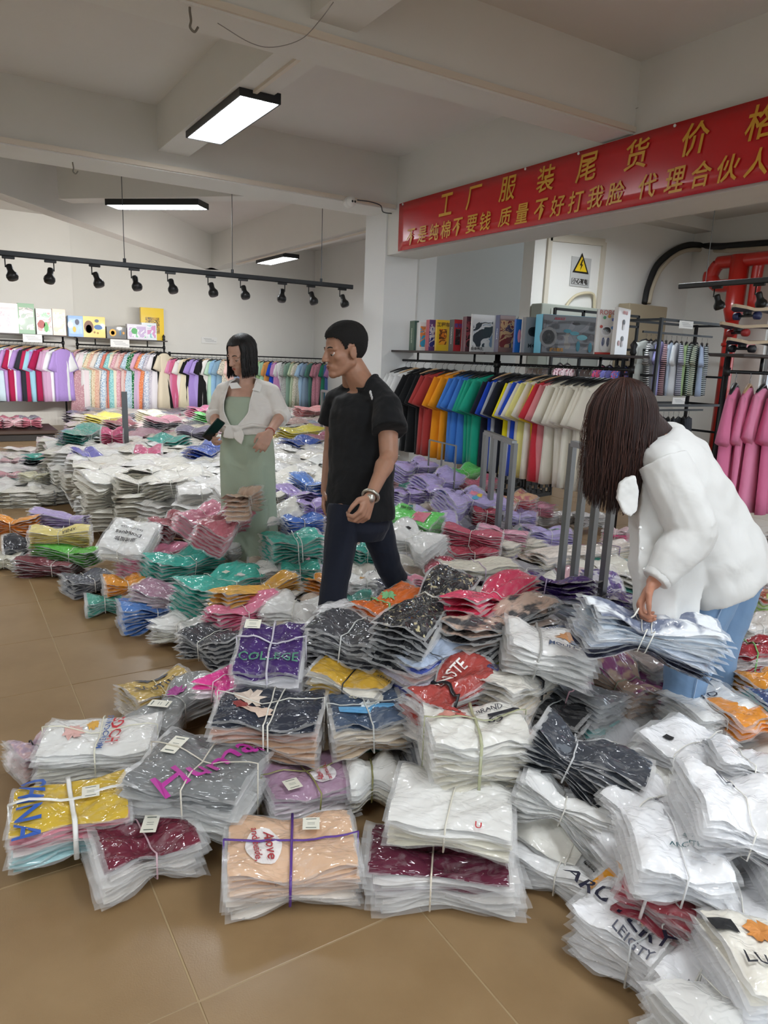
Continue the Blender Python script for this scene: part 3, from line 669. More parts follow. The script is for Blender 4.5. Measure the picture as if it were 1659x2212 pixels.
B(565, 1722, 752, 1680, .09, .09, .26, .12, 8, ['#e3dcdc', '#d8cdd4', '#a888a0'], 'lilac bundle with a white oval slogan print and olive string', bands='xy', bandcol='olive', pinch=.12, waist=.05, res=2,
  art=[('oval', .045, -.035, .045, .05, '#e6e2e4')], text=[('Above', .032, .032, -.035, PI/2-.1, '#b23a44'), ('and beside,', .02, .06, -.035, PI/2-.1, '#b23a44')], tags=[(-.07, -.07, .05, .055, .1)], margin=.02)
B(482, 1868, 772, 1842, .07, .07, .29, .13, 9, ['#e8e1d8', '#e5cdb8', '#e0bb9c'], 'peach bundle with white oval slogan and purple string, front row centre', bands='xy', bandcol='purple', pinch=.25, waist=.08, res=2, band_w=.004,
  art=[('oval', -.08, -.02, .052, .07, '#eae4e0')], text=[('Above', .042, -.062, -.02, -PI/2+.1, '#a8343c'), ('and beside,', .030, -.10, -.02, -PI/2+.1, '#a8343c')], tags=[(.06, .05, .05, .055, -.1)], margin=.022)
B(738, 1690, 862, 1680, .10, .10, .24, .14, 6, ['#e4e0d6', WH], 'plump white bundle between the lilac one and the white stack', bandcol='olive', pinch=.2, bulge=.9)
B(788, 1868, 1118, 1880, .06, .06, .26, .12, 8, ['#d8d5d0', '#e2dfdb', '#6a2a3e', '#d9d5d2', '#5f2238'], 'dark maroon bundle with loose clear bags under the white one', bandcol='#e0d6c4', pinch=.3, waist=.15, res=2, margin=.04, jit=.06, s0=-.12)
B(842, 1728, 1112, 1772, .20, .19, .30, .09, 5, [CRM, '#e9e8e4'], 'flat cream white bundle lying across the maroon one', bandcol='#e0dccd', pinch=.12, waist=.05, res=2, text=[('U', .03, .08, -.12, 0, '#c03038')])
B(912, 1618, 1132, 1612, .30, .30, .27, .19, 12, ['#e1ddcf', '#e6e2d6', '#e8e6df'], 'tall neat cream stack with red floral print and olive strap', bands='xy', bandcol='#aeb08c', band_w=.005, pinch=.1, waist=.04, res=2,
  text=[('BRAND', .026, .06, .06, 0, '#3b3b44'), ('65', .05, .065, .0, -.2, '#33343c')], art=[('blob', -.06, .06, .035, .022, '#b0433f'), ('blob', -.035, .02, .03, .012, '#b6554c'), ('blob', -.09, .02, .03, .012, '#c98a7c'), ('rect', .1, .035, .05, .008, '#2c2c34')])
B(708, 1568, 872, 1548, .25, .27, .26, .13, 8, ['#c8b49a', '#d8cdbd', '#47566c'], 'slate blue bundle with a pale blue and white picture print', bands='xy', bandcol='#bfc0bb', pinch=.15, waist=.06, res=2,
  text=[('COEMANS', .022, .0, .045, 0, '#c9c3a0')], art=[('rect', .0, -.035, .095, .02, '#5d9cc8'), ('blob', .01, -.01, .03, .035, '#dfe6ea'), ('blob', .05, .01, .015, .018, '#cfd6da')])
B(468, 1560, 700, 1572, .24, .24, .28, .17, 9, ['#c9a68a', '#caa88c', '#c0998a', '#2e3340'], 'navy and cream printed bundle over tan folds tied with white strings', bands='xXy', bandcol='#e4e1d6', pinch=.15, waist=.05, res=2,
  art=[('blob', -.08, .03, .05, .05, '#e0cfc0'), ('blob', -.03, -.05, .05, .025, '#d9c0ae'), ('blob', -.09, -.04, .03, .02, '#8d3a38')])
B(512, 1425, 662, 1430, .36, .36, .30, .17, 8, ['#d9d6d8', '#8d8a98', '#dcd9dc', '#44296a'], 'purple bundle with green college lettering and white string knot', bands='xy', bandcol='#c9c4cf', band_w=.004, pinch=.12, waist=.05, res=2, roll=.35,
  text=[('COLLEGE', .052, .0, -.07, 0, '#4f8a72')], tags=[(-.08, .09, .06, .05, 0)], margin=.02)
B(452, 1468, 520, 1500, .28, .27, .22, .08, 4, ['#e9dfe4', '#e8409a'], 'hot pink garment bundle wedged beside the purple one', bandcol='#f0c8d8', pinch=.1, res=1)
B(295, 1600, 445, 1482, .11, .11, .22, .12, 6, ['#c8c8c6', '#929494'], 'grey bundle with faint magenta print, behind the large grey one', bandcol='#bdbdb8', pinch=.1, art=[('blob', .05, .02, .05, .03, '#ae4a96')], jit=.04, tags=[(-.09, .0, .05, .08, .2)])
B(268, 1525, 415, 1478, .06, .06, .22, .10, 7, ['#d8cdb8', '#cdb888', '#c9ab62'], 'tan bundle with dark slogan lettering standing alone on the left', bandcol='#d9cda8', pinch=.3, waist=.2, fan=.5, text=[('EAUTIN', .055, -.02, -.02, .1, '#3f4048')], art=[('blob', .0, .06, .07, .018, '#55565c')])
B(690, 1372, 838, 1418, .42, .40, .26, .19, 14, ['#2a2b2f', '#34353a', '#3c3d42', '#424348'], 'tall stack of black bagged shirts behind the mustard ones', bandcol='#c9cac8', pinch=.15, waist=.08, res=2, jit=.03, fan=.1)
B(688, 1450, 852, 1500, .33, .30, .26, .13, 7, ['#e6e2d6', '#c7a23c', '#e4dfd2', '#c49b35'], 'mustard yellow and white bundle tied with thin black string', bandcol='black', pinch=.2, waist=.12, jit=.05, res=2, text=[('attan', .03, .12, -.04, 0, '#33312a')])
B(850, 1400, 985, 1262, .50, .50, .22, .16, 8, ['#26282c', '#3a3c40', '#24262a'], 'black speckled bundle with broad cream strap, lying on the heap top', bandcol='#d6d2c6', band_w=.007, pinch=.4, waist=.3, kinds=('fleck', '#c9bd94', 38.), res=2, roll=.15, s0=.05)
B(772, 1338, 905, 1292, .42, .43, .22, .12, 6, ['#e8d8d0', '#e4dcd8', '#e0702c'], 'bright orange bundle tied with pale green ribbon', bandcol='#8fca84', band_w=.006, pinch=.3, res=2, s0=-.3, art=[('blob', -.0, .01, .025, .035, '#86c48c')])
B(705, 1322, 800, 1335, .36, .38, .22, .10, 8, ['#e4e4e4', '#e8e8ea'], 'fan of stiff white bags just in front of the standing man', bands='', pinch=.1, jit=.12, fan=.3)
B(850, 1462, 975, 1412, .38, .40, .24, .15, 8, ['#5058a0', '#d9b9b8', '#d3cfe0', '#e2c4c0', '#4a5aa8', '#bccbe2'], 'pale blue and pink striped stack in the middle of the heap', bandcol='#6d7078', pinch=.25, waist=.12, jit=.05, res=2)
B(900, 1478, 1092, 1418, .33, .35, .24, .11, 7, ['#b8c44c', '#cfe02c', '#c8dc34'], 'neon yellow bundle tied with black cord', bandcol='black', pinch=.25, waist=.1, bands='xX', text=[('Ank', .05, .0, .03, .2, '#7b8f3c')])
B(978, 1340, 1128, 1275, .50, .50, .22, .14, 8, ['#e0406a', '#ead2d6', '#e33c62', '#e84a70'], 'hot pink and red fanned bundle near the heap top', bandcol='#ecd8dc', pinch=.45, waist=.35, fan=.5, res=1, roll=-.1)
B(968, 1405, 1160, 1330, .45, .46, .24, .16, 8, ['#303236', '#3c3e42', '#d3bfb2', '#393a3e', '#48494c'], 'charcoal bundle with beige figures showing between layers', bandcol='#a9a9a4', pinch=.35, waist=.2, fan=.4, roll=-.1, res=1, kinds=('blotch', '#d4b9a8', 12.))
B(905, 1560, 1032, 1462, .34, .36, .20, .17, 9, ['#e4ded8', '#a3423c', '#e6e2e0', '#a6453f'], 'brick red and white bundle with big white letters and black webbing strap', bandcol='black', band_w=.011, pinch=.2, roll=.2, res=2, text=[('UNSTE', .06, .0, .02, .0, '#ebe6e0')], s0=-.3)
B(1035, 1530, 1160, 1450, .33, .34, .26, .15, 10, ['#dfd2c2', '#e6dccb', '#e9e4da'], 'cream bundle with navy letters and wide black webbing strap', bandcol='black', band_w=.009, pinch=.3, waist=.1, fan=.4, res=2, text=[('BR', .06, -.06, .03, .3, '#4a4a72')], s0=.25)
B(1085, 1385, 1275, 1432, .50, .44, .30, .13, 6, ['#dcdad6', '#e2e0dc', '#e8e6e3'], 'white bundle printed with an arched mountain slogan and orange bear', bandcol='#a8a7a2', band_w=.004, pinch=.15, waist=.05, res=2,
  text=[('ORIGINAL', .034, .05, .095, .25, '#4b5a78'), ('MOUNTAIN', .03, .06, -.09, -.1, '#4b5a78')], art=[('blob', .07, .015, .045, .035, '#c08a5c'), ('blob', .1, -.03, .03, .025, '#66708a')], s0=-.25)
B(1130, 1275, 1285, 1305, .45, .45, .27, .17, 8, ['#dfe2ea', '#e6e8ec', '#4a2f74', '#4c3178', '#47296f'], 'deep purple bundle with white lettering beside the stooping woman', bandcol='#b8a8cc', pinch=.3, waist=.12, fan=.3, roll=-.3, res=2, text=[('BEAVERS', .042, .08, .05, PI/2, '#d3cfe0'), ('STATE', .042, .12, .02, PI/2, '#d3cfe0')], s0=-.25)
B(1290, 1262, 1360, 1340, .38, .38, .22, .14, 8, ['#5f4a8a', '#cbc8d6', '#d2d0da'], 'lilac and white streaked bundle below the stooping woman\'s hand', bandcol='#d0ccd8', pinch=.3, fan=.4, roll=-.1, kinds=('blotch', '#5b4a8c', 16.))
B(1135, 1512, 1275, 1580, .25, .22, .26, .14, 12, ['#1f2023', '#26272a', '#2c2d30'], 'low stack of black bagged shirts under the grey ones', bandcol='#aeb0ae', pinch=.15, waist=.08, res=1, jit=.04)
B(1150, 1432, 1325, 1555, .34, .26, .24, .12, 8, ['#70b0ae', '#9a9da0', '#8a8c90', '#7d8084'], 'slanting grey bundle with pink cord and a teal edge', bandcol='pink', pinch=.4, waist=.3, fan=.5, roll=-.1, s0=.2)
B(1275, 1415, 1405, 1530, .32, .24, .22, .13, 8, ['#cfb8a6', '#d5bca8', '#d0b29c'], 'beige pink bundle with magenta print, left of the blue jeans', bandcol='#a0a58c', pinch=.45, waist=.4, fan=.5, roll=-.1, kinds=('blotch', '#a05c88', 14.), s0=.3)
B(1300, 1368, 1445, 1475, .34, .26, .22, .12, 8, ['#cdc8c4', '#d8d4d0', '#d0c4be'], 'pale grey beige bundle lying beside the blue jeans', bandcol='#e0ddd8', pinch=.45, waist=.3, fan=.4, roll=-.1)
B(1385, 1480, 1460, 1560, .22, .18, .18, .12, 8, ['#c4b4b0', '#cfc4c0', '#9a5a88'], 'pinkish bundle with gathered ends at the foot of the jeans', bandcol='#d6d2cc', pinch=.5, waist=.5, fan=.5, roll=-.1)
B(1230, 1600, 1340, 1560, .10, .10, .20, .12, 8, ['#6e7068', '#85887e', '#797c72'], 'dull olive grey striped bundle behind the brown shoe', bandcol='#9a9c94', pinch=.5, waist=.3, roll=.6)
B(1355, 1560, 1400, 1530, .10, .10, .12, .08, 5, ['#6fae8c', '#85bf9c'], 'small green bundle near the brown shoe', pinch=.3, res=0)
B(1150, 1590, 1385, 1725, .36, .26, .22, .15, 10, ['#2f3238', '#3a3e46', '#454951', '#3f434b'], 'long dark slate bundle in shiny film sloping to the right', bandcol='#c8cacb', pinch=.4, waist=.35, fan=.3, roll=-.1, res=2, s0=-.3)
B(1340, 1700, 1420, 1760, .18, .12, .15, .12, 7, ['#2a2b2f', '#36373b'], 'black bundle poking out below the slate one', pinch=.3, roll=.8, bands='')
B(1115, 1690, 1335, 1800, .24, .16, .24, .12, 9, ['#e6e6e4', '#ececea', '#f0f0ee'], 'bright white bundle pinched by a clear strap, right of the cream stack', pinch=.55, waist=.45, fan=.5, roll=-.15, res=2, s0=-.1)
B(1128, 1770, 1275, 1850, .10, .08, .22, .12, 9, ['#dddad0', '#e6e4dc'], 'creamy white bundle of many thin layers on the floor edge', pinch=.3, waist=.2, roll=.3, s0=.6)
B(1112, 1828, 1300, 1905, .05, .05, .22, .10, 7, ['#e6e6e6', '#ededed'], 'white bundle with black Chinese characters at its right end', pinch=.35, waist=.2, res=1, text=[('霸市', .05, .12, .01, 1.2, '#1b1b1e')], s0=.15)
B(1275, 1955, 1462, 2085, .08, .08, .24, .14, 7, ['#e6e6e8', '#e9e9eb', '#ececee'], 'white bundle with large black outdoor wordmark, lower right floor edge', bandcol='#cfd2d4', pinch=.2, waist=.1, res=2, text=[("ARC'TERY", .068, -.03, -.035, 0, '#23253a'), ('LEIGTY', .034, .05, -.092, 0, '#5b5e6c')], s0=.5)
B(1315, 1880, 1440, 1990, .14, .14, .18, .08, 6, ['#e2a23a', '#dc9526', '#e0991f'], 'orange bundle squeezed under the dark red one', pinch=.4, waist=.2, bands='', roll=.5)
B(1345, 1880, 1525, 1985, .20, .17, .22, .09, 6, ['#983a48', '#a54450', '#a13e4a'], 'dark red bundle with a white strap among white ones, lower right', bandcol='#e0d8d8', pinch=.25, waist=.1, jit=.12, res=2, band_w=.004, s0=-.2)
B(1345, 1830, 1560, 1870, .30, .28, .27, .12, 5, ['#e2e2e4', '#e8e8ea', '#efeff1'], 'white bundle with small teal bird skeleton logo at lower right', pinch=.15, waist=.05, bulge=.6, res=2, text=[("ARC'TERYX", .022, .03, -.04, -.15, '#4c6a70')],
  art=[('blob', .035, .005, .018, .012, '#5b787c'), ('blob', .055, .012, .006, .012, '#5b787c')], bandcol='#dcdcdc')
B(1470, 1735, 1700, 1790, .40, .36, .30, .15, 7, ['#e0e0e2', '#e6e6e8', '#eeeef0'], 'large white bundle with dark swoosh mark near the right edge', pinch=.3, waist=.15, res=2, bulge=.7, text=[('LJ', .05, -.03, .04, .6, '#3a3c48')])
B(1345, 1720, 1480, 1815, .26, .26, .24, .14, 6, ['#e4e4e6', '#eaeaec'], 'white bundle with tiny dotted text, between slate and swoosh bundles', pinch=.3, waist=.1, bulge=.7, res=1, text=[('潮心·潮品', .014, .03, .0, .3, '#555761')])
B(1410, 1595, 1560, 1668, .28, .28, .27, .14, 6, ['#dedee0', '#e6e6e8', '#ececee'], 'white bundle with a small black square label, right of the shoe', pinch=.2, waist=.1, res=2, art=[('rect', -.03, -.07, .014, .012, '#1c1c20')], s0=.3)
B(1380, 1680, 1520, 1705, .20, .22, .24, .12, 6, ['#dcd8d0', '#e4e2dc'], 'off white bundle below the one with the black square label', pinch=.2, waist=.1)
B(1520, 1650, 1690, 1690, .34, .32, .27, .13, 7, ['#e2e2e4', '#eaeaec'], 'round folded white bundle at the right edge above the swoosh one', pinch=.35, waist=.2, roll=-.3, bulge=.6)
B(1460, 1560, 1590, 1530, .26, .28, .24, .12, 8, ['#dcdcda', '#e6e6e4'], 'white bundle with two big black capitals behind the labelled one', pinch=.25, waist=.1, text=[('TO', .05, .02, .02, -.3, '#2a2a34')], fan=.4)
B(1555, 1555, 1700, 1545, .30, .30, .22, .08, 4, ['#e08c34', '#e39236'], 'flat orange bundle at the right edge beneath teal', pinch=.1, bands='')
B(1600, 1490, 1700, 1480, .30, .30, .2, .10, 5, ['#e39a2e', '#e09330'], 'orange bundle at the right edge above the teal one', pinch=.1, bands='')
B(1625, 1520, 1720, 1515, .34, .34, .2, .07, 5, ['#2f9a8c', '#389e92'], 'teal printed bundle at the right edge on orange', pinch=.1, bands='', kinds=('blotch', '#3c4a72', 12.))
B(1540, 1430, 1690, 1425, .28, .28, .26, .16, 10, ['#d8c8c8', '#a03038', '#ddd4d2', '#9c2a34'], 'dark red bundle with black lettering and green cord at right', bandcol='#6fb35c', band_w=.0035, pinch=.1, text=[('SEEEEES', .032, .0, .0, 0, '#2c2026')], res=1)
B(1560, 1370, 1690, 1360, .28, .28, .24, .12, 9, ['#d4ccc4', '#dcd6d0'], 'beige white bundle above the dark red one at right', pinch=.3, fan=.4)
B(1620, 1300, 1720, 1300, .30, .30, .2, .12, 5, ['#9ab86a', '#a5c274'], 'light green bundle with red print at the right edge', pinch=.2, kinds=('blotch', '#a85040', 12.))
B(1640, 1240, 1740, 1240, .3, .3, .2, .1, 5, [WH], 'white bundle at the right edge behind the green one', pinch=.2)
B(1420, 1500, 1480, 1450, .1, .1, .2, .12, 6, ['#c8c4c0', '#b8a8a0'], 'grey brown bundle between the jeans legs', pinch=.3, res=0)
B(1610, 1840, 1760, 1850, .30, .30, .3, .14, 6, ['#e6e6e8', '#eeeef0'], 'white bundle with faint grey text at the right edge', pinch=.2, waist=.1, text=[('潮·品牌', .02, -.08, .0, .2, '#8a8c94')], res=1)
B(1490, 1960, 1700, 2010, .18, .18, .28, .12, 6, ['#e4e4e6', '#ececee'], 'white bundle between dark red and graphic ones, lower right', pinch=.2, waist=.1)
B(1540, 2085, 1760, 2110, .22, .18, .26, .12, 5, ['#e2e2e4', '#e9e4d8'], 'white bundle with orange cartoon face print and black letters', pinch=.1, waist=.05, res=2, text=[('LUCKY', .045, -.03, -.06, -.2, '#23242c')], art=[('rect', -.09, .05, .03, .02, '#1c1d1f'), ('blob', .0, .045, .035, .03, '#d08a44'), ('blob', .02, .02, .015, .012, '#a8352c')], bands='')
B(1440, 2085, 1600, 2190, .08, .08, .24, .14, 7, ['#e2e2e4', '#ebebed'], 'white bundle with handwritten grey text at the bottom right', pinch=.25, waist=.1, res=1, text=[('MSCUL', .028, .03, -.08, -.1, '#6a6c74')])
B(1560, 2180, 1760, 2230, .12, .12, .28, .14, 6, ['#e4e4e6', '#eeeef0'], 'white bundle in the bottom right corner of the heap', pinch=.2)
# ---- middle left cluster
B(140, 1268, 238, 1250, .06, .06, .26, .11, 7, ['#70727a', '#62646c', '#5b5d66'], 'dark grey bundle at the left tip of the heap', pinch=.4, waist=.2, res=1)
B(183, 1308, 268, 1300, .05, .05, .22, .09, 7, ['#5aa898', '#53a392'], 'small sea green bundle on the tiles beside the blue one', pinch=.25)
B(222, 1272, 320, 1262, .12, .12, .24, .12, 7, ['#e0963c', '#e59a3a'], 'orange bundle between dark grey and mauve ones', pinch=.5, waist=.35)
B(255, 1335, 385, 1318, .07, .07, .25, .13, 8, ['#4c78bc', '#5684c8', '#5a88cc'], 'cornflower blue bundle at the front left edge of the heap', pinch=.35, waist=.25, fan=.4, s0=.25, res=2)
B(298, 1285, 408, 1298, .14, .14, .24, .12, 8, ['#c8b4bc', '#d4c4ca', '#a57f94'], 'mauve bundle tied with a broad black strap', bandcol='black', band_w=.007, pinch=.3, waist=.15, fan=.3, s0=.6)
B(320, 1238, 465, 1205, .22, .22, .26, .16, 9, ['#3a9c8e', '#42a898', '#44b0a0'], 'large teal bundle next to the pink one, upper left slope', pinch=.35, waist=.2, res=2, roll=.1)
B(268, 1230, 388, 1185, .20, .22, .22, .12, 7, ['#e39ab0', '#e08ca8'], 'rose pink bundle lying beside the large teal one', pinch=.4, waist=.3, res=1, roll=0)
B(395, 1298, 545, 1250, .22, .22, .27, .18, 9, ['#3ba090', '#44ac9c', '#46b4a4'], 'teal bundle with small white label, nearest of the teal ones', pinch=.4, waist=.2, res=2, roll=.1, tags=[(.06, .02, .04, .03, .2)])
B(465, 1322, 632, 1262, .24, .27, .20, .13, 9, ['#e8d4a8', '#e8b860', '#e6b050'], 'amber and cream fanned bundle behind the hot pink one', pinch=.45, waist=.35, fan=.5, roll=-.1, s0=.3)
B(450, 1352, 602, 1305, .22, .24, .20, .12, 8, ['#e490a8', '#e0789a', '#e2809e'], 'pink fanned bundle in front of the amber one', pinch=.4, waist=.3, fan=.4, roll=-.1, s0=-.1)
B(352, 1352, 445, 1372, .08, .09, .24, .12, 9, [OFF, WH], 'white bundle on the floor edge below the nearest teal one', pinch=.2, jit=.05)
B(420, 1378, 512, 1408, .16, .18, .24, .14, 7, ['#3c3e44', '#4a4c52', '#44464c'], 'charcoal bundle left of the purple college one', pinch=.35, waist=.2)
B(485, 1190, 570, 1175, .26, .28, .22, .10, 6, ['#dcdcd8', WH], 'white bundle with barcode card above another white one', pinch=.2, tags=[(.06, .03, .045, .08, .5)], art=[('rect', .02, -.06, .022, .012, '#1c1c1e')])
B(500, 1250, 600, 1235, .24, .26, .24, .10, 6, ['#dedcd6', '#e6e5e1'], 'shiny white bundle in front of the large teal one', pinch=.15, waist=.1, text=[('Nadl ann', .012, .02, -.06, 0, '#44454a')])
B(572, 1192, 692, 1178, .36, .37, .28, .18, 9, ['#38998c', '#43a899', '#45b0a0'], 'big teal bundle with crossed white straps beside the man', bands='xX', pinch=.25, waist=.12, res=2, bandcol='#dfe6e2', band_w=.003)
B(602, 1245, 695, 1240, .24, .25, .24, .15, 8, ['#3a9a8c', '#43a898'], 'teal bundle with small pink print under the big teal one', pinch=.3, art=[('blob', .05, .04, .015, .012, '#d9a8b8')])
B(335, 1155, 392, 1130, .34, .34, .2, .16, 8, ['#94525a', '#a25c64'], 'small dusty red upright bundle amid white ones', pinch=.3, roll=.3)
B(396, 1140, 480, 1105, .42, .45, .20, .13, 7, ['#dd93a4', '#d4849a'], 'salmon pink bundle left of the dusty rose one', pinch=.4, waist=.3, roll=.4)
B(445, 1170, 530, 1100, .42, .52, .22, .16, 7, ['#b56874', '#c0707c', '#bd6c78'], 'dusty rose bundle in glossy bag sticking up in front of the woman', pinch=.5, waist=.3, roll=.4, res=2)
B(505, 1100, 548, 1075, .60, .62, .18, .12, 6, ['#d8bda6', '#cdb09a'], 'spiky beige bundle at the hem of the green dress', pinch=.5, waist=.5, fan=.6, roll=-.1)
B(545, 1128, 650, 1108, .44, .46, .20, .14, 9, ['#c4a888', '#d8d4c8', '#dfdcd4'], 'white and beige folded bundle left of the walking man', pinch=.4, waist=.2, roll=.5)
B(528, 1150, 600, 1145, .36, .36, .2, .08, 5, ['#e08c3c'], 'orange bundle under the white and beige folds', pinch=.3, res=0)
B(610, 1138, 692, 1128, .42, .43, .22, .12, 7, ['#3c66b4', '#4672c4'], 'cobalt blue bundle just above the big teal one', pinch=.45, waist=.3, res=1)
B(640, 1040, 705, 1072, .50, .50, .18, .13, 8, ['#3e68b4', '#5a84cc'], 'blue fanned bundle touching the man\'s left hand side', pinch=.5, waist=.5, fan=.5, roll=-.1)
B(605, 1065, 680, 1090, .48, .48, .2, .12, 8, ['#a08cc8', '#ac98d0'], 'lilac fanned bundle left of the blue one', pinch=.5, waist=.4, fan=.5, roll=-.1)
B(640, 1105, 706, 1100, .48, .48, .22, .13, 8, ['#a38fca', '#b3a0d6'], 'lilac bundle with small black text by the man\'s hip', pinch=.4, text=[('Donriques', .02, -.03, .04, .2, '#33303c')])
B(230, 1160, 332, 1180, .36, .32, .30, .12, 6, [OFF, '#ececea'], 'white bundle with black Chinese and italic print facing the viewer', pinch=.08, waist=.04, roll=.5, res=2, text=[('潮流服饰', .034, .0, -.045, PI, '#1c1c20'), ('Doniques', .042, .0, .0, PI, '#1c1c20'), ('FASHION CLUB', .02, .0, .05, PI, '#4c4c50')])
B(62, 1160, 200, 1155, .24, .24, .22, .12, 8, ['#d9c878', '#e0cf80', '#e4d488'], 'lemon yellow bundle on top of the green one, far left', pinch=.45, waist=.25, text=[('PINY', .04, .06, -.07, .1, '#3a3830')])
B(82, 1185, 208, 1205, .15, .14, .22, .11, 7, ['#4f9a3c', '#5aaa44', '#62b84c'], 'grass green bundle between yellow and maroon ones', pinch=.35, waist=.25, s0=.3)
B(48, 1218, 175, 1228, .06, .06, .24, .12, 7, ['#7d464c', '#8c5258', '#8a4c54'], 'dusty maroon bundle on the floor under the green one', pinch=.35, waist=.2, s0=.3)
B(-15, 1135, 85, 1140, .20, .20, .2, .12, 8, ['#df923c', '#e79a40'], 'orange fanned bundle at the far left edge', pinch=.45, waist=.4, fan=.6, s0=-.1)
B(70, 1122, 190, 1128, .22, .22, .18, .10, 7, ['#a898c4', '#b4a4d0'], 'lavender fanned bundle behind the lemon yellow one', pinch=.3, waist=.5, fan=.6, s0=.5)
B(5, 1185, 78, 1180, .12, .12, .2, .12, 7, ['#2c2e34', '#34363c'], 'black bundle left of the lemon yellow one', pinch=.4, roll=.4, s0=.5)
B(-20, 1212, 50, 1212, .05, .05, .22, .10, 6, [CRM], 'cream bundle on the floor at the left edge', pinch=.3)
B(50, 995, 142, 985, .26, .26, .26, .12, 4, ['#1f1f22', '#35a090', '#3caa9a'], 'teal bundle with purple patch on the small heap at left', pinch=.1, art=[('rect', -.03, -.09, .05, .035, '#7f62a8')], res=1)
B(20, 1078, 118, 1072, .07, .07, .28, .13, 8, [CRM, '#e6e2d8'], 'white bundle with tiny black print on the floor, small heap at left', pinch=.15, waist=.1)
B(100, 1030, 155, 1025, .16, .16, .28, .2, 8, [CRM, OFF], 'puffy white bundle on the right of the small left heap', pinch=.3)
B(-10, 1030, 50, 1032, .14, .14, .2, .10, 7, ['#50a598', '#d8a0a8'], 'teal and pink bundle low on the small left heap', pinch=.4)
B(50, 1030, 105, 1035, .18, .18, .24, .10, 7, [CRM, '#ddd8b8'], 'cream bundle with brown mark under the teal one', pinch=.4)
B(0, 1000, 48, 1000, .14, .14, .2, .10, 6, ['#d8d4cc', '#d8b0b4'], 'pale bundle with pink edge at the far left of the small heap', pinch=.4, res=0)
B(122, 1068, 160, 1062, .06, .06, .2, .10, 6, ['#3f988a', '#5ba598'], 'teal bundle on the floor between the left heap and the white wall of bundles', pinch=.2, res=0)
# ---- middle right cluster
B(850, 1020, 925, 1008, .50, .50, .26, .14, 8, ['#a493cc', '#b8a8da'], 'lilac bundle with black print at the top of the lilac heap', pinch=.25, roll=.3, text=[('Fashion', .03, .0, .03, .1, '#26242c'), ('公司', .035, .02, -.02, .2, '#26242c')], res=1)
B(905, 1055, 980, 1032, .44, .46, .26, .16, 7, ['#a394ca', '#b4a6da', '#b8aade'], 'lilac bundle hanging down beside the upper green one', pinch=.3, roll=.4, text=[('尚鸟', .035, .0, .02, .3, '#26242c')])
B(965, 1038, 1030, 1018, .42, .44, .24, .14, 8, ['#5cb458', '#6cc864', '#74d46c'], 'bright green bundle at the back of the lilac heap', pinch=.35, roll=.3)
B(1020, 1020, 1068, 1022, .40, .40, .2, .08, 5, ['#5cb470', '#70c484'], 'small mint green bundle behind the bright green one', pinch=.4, res=0)
B(850, 1075, 905, 1070, .42, .42, .24, .10, 6, ['#a492c8'], 'lilac bundle at the man\'s elbow', pinch=.2, text=[('服', .05, .0, .0, 0, '#26242c')])
B(890, 1070, 950, 1065, .42, .42, .2, .10, 8, ['#9f8ec6', '#ac9cd2'], 'lilac fanned bundle low beside the elbow one', pinch=.4, fan=.5)
B(955, 1090, 1045, 1085, .44, .42, .30, .17, 9, ['#a596c8', '#b4a8d6', '#b9acdc'], 'lilac bundle with colourful picture print and black characters', pinch=.15, roll=.35, text=[('潮休服饰', .035, -.06, .06, .3, '#26242c'), ('Doniques', .03, -.02, .02, .35, '#26242c')], art=[('blob', .07, .0, .035, .03, '#e08a9c'), ('blob', .05, -.05, .03, .02, '#5aa8c8'), ('blob', .09, -.045, .02, .02, '#e0c048')], res=2)
B(890, 1120, 985, 1135, .42, .38, .24, .12, 7, ['#a596c8', '#b6a9d8'], 'lilac bundle in front of the picture print one', pinch=.25, roll=.3, text=[('Duniques', .03, .0, .02, .2, '#33303c')])
B(848, 1115, 950, 1140, .42, .40, .24, .12, 8, ['#58b858', '#66c864', '#70d86c'], 'lime green bundle with pink block and black characters', pinch=.2, roll=.35, text=[('服饰', .045, -.09, .04, .5, '#1e2a1e')], art=[('rect', .05, -.01, .06, .055, '#d8788c')], res=2)
B(1005, 1058, 1062, 1040, .38, .38, .2, .12, 7, ['#c06078', '#cf7088'], 'raspberry bundle behind the picture print one', pinch=.3, roll=.3)
B(1070, 1100, 1140, 1080, .30, .30, .22, .16, 6, ['#a03a4a', '#b04656', '#c87a80'], 'crimson floral bundle with white strap, right of the lilac heap', pinch=.3, roll=.3, kinds=('blotch', '#e0b890', 14.))
B(1030, 1100, 1085, 1090, .34, .34, .24, .14, 8, ['#a597c8', '#b5a8d6'], 'pale lilac bundle between picture print and crimson ones', pinch=.3, roll=.3)
B(1128, 1108, 1185, 1100, .20, .20, .22, .12, 7, ['#d28ca0', '#dc9cb0'], 'light pink bundle right of the crimson floral one', pinch=.4)
B(1085, 1120, 1160, 1125, .26, .26, .24, .12, 8, ['#a898ca', '#b8acdc'], 'lilac bundle below the light pink one', pinch=.3)
B(1130, 1160, 1232, 1165, .26, .24, .26, .15, 8, ['#a595c8', '#b3a6d6', '#b9addc'], 'lilac bundle with black and green print at the right slope', pinch=.25, text=[('Doniques', .03, -.02, .05, .1, '#2a2832')], art=[('blob', .04, .0, .05, .02, '#8ab49c')], res=1)
B(1185, 1190, 1250, 1185, .14, .14, .22, .10, 7, ['#d08aa2', '#c87c98'], 'rose bundle low under the right lilac one', pinch=.4)
B(952, 1155, 1085, 1178, .38, .34, .24, .15, 9, ['#a83c50', '#b44a5e', '#c05c70'], 'crimson pink bundle tied tight in the middle slope', pinch=.3, roll=-.1, res=2)
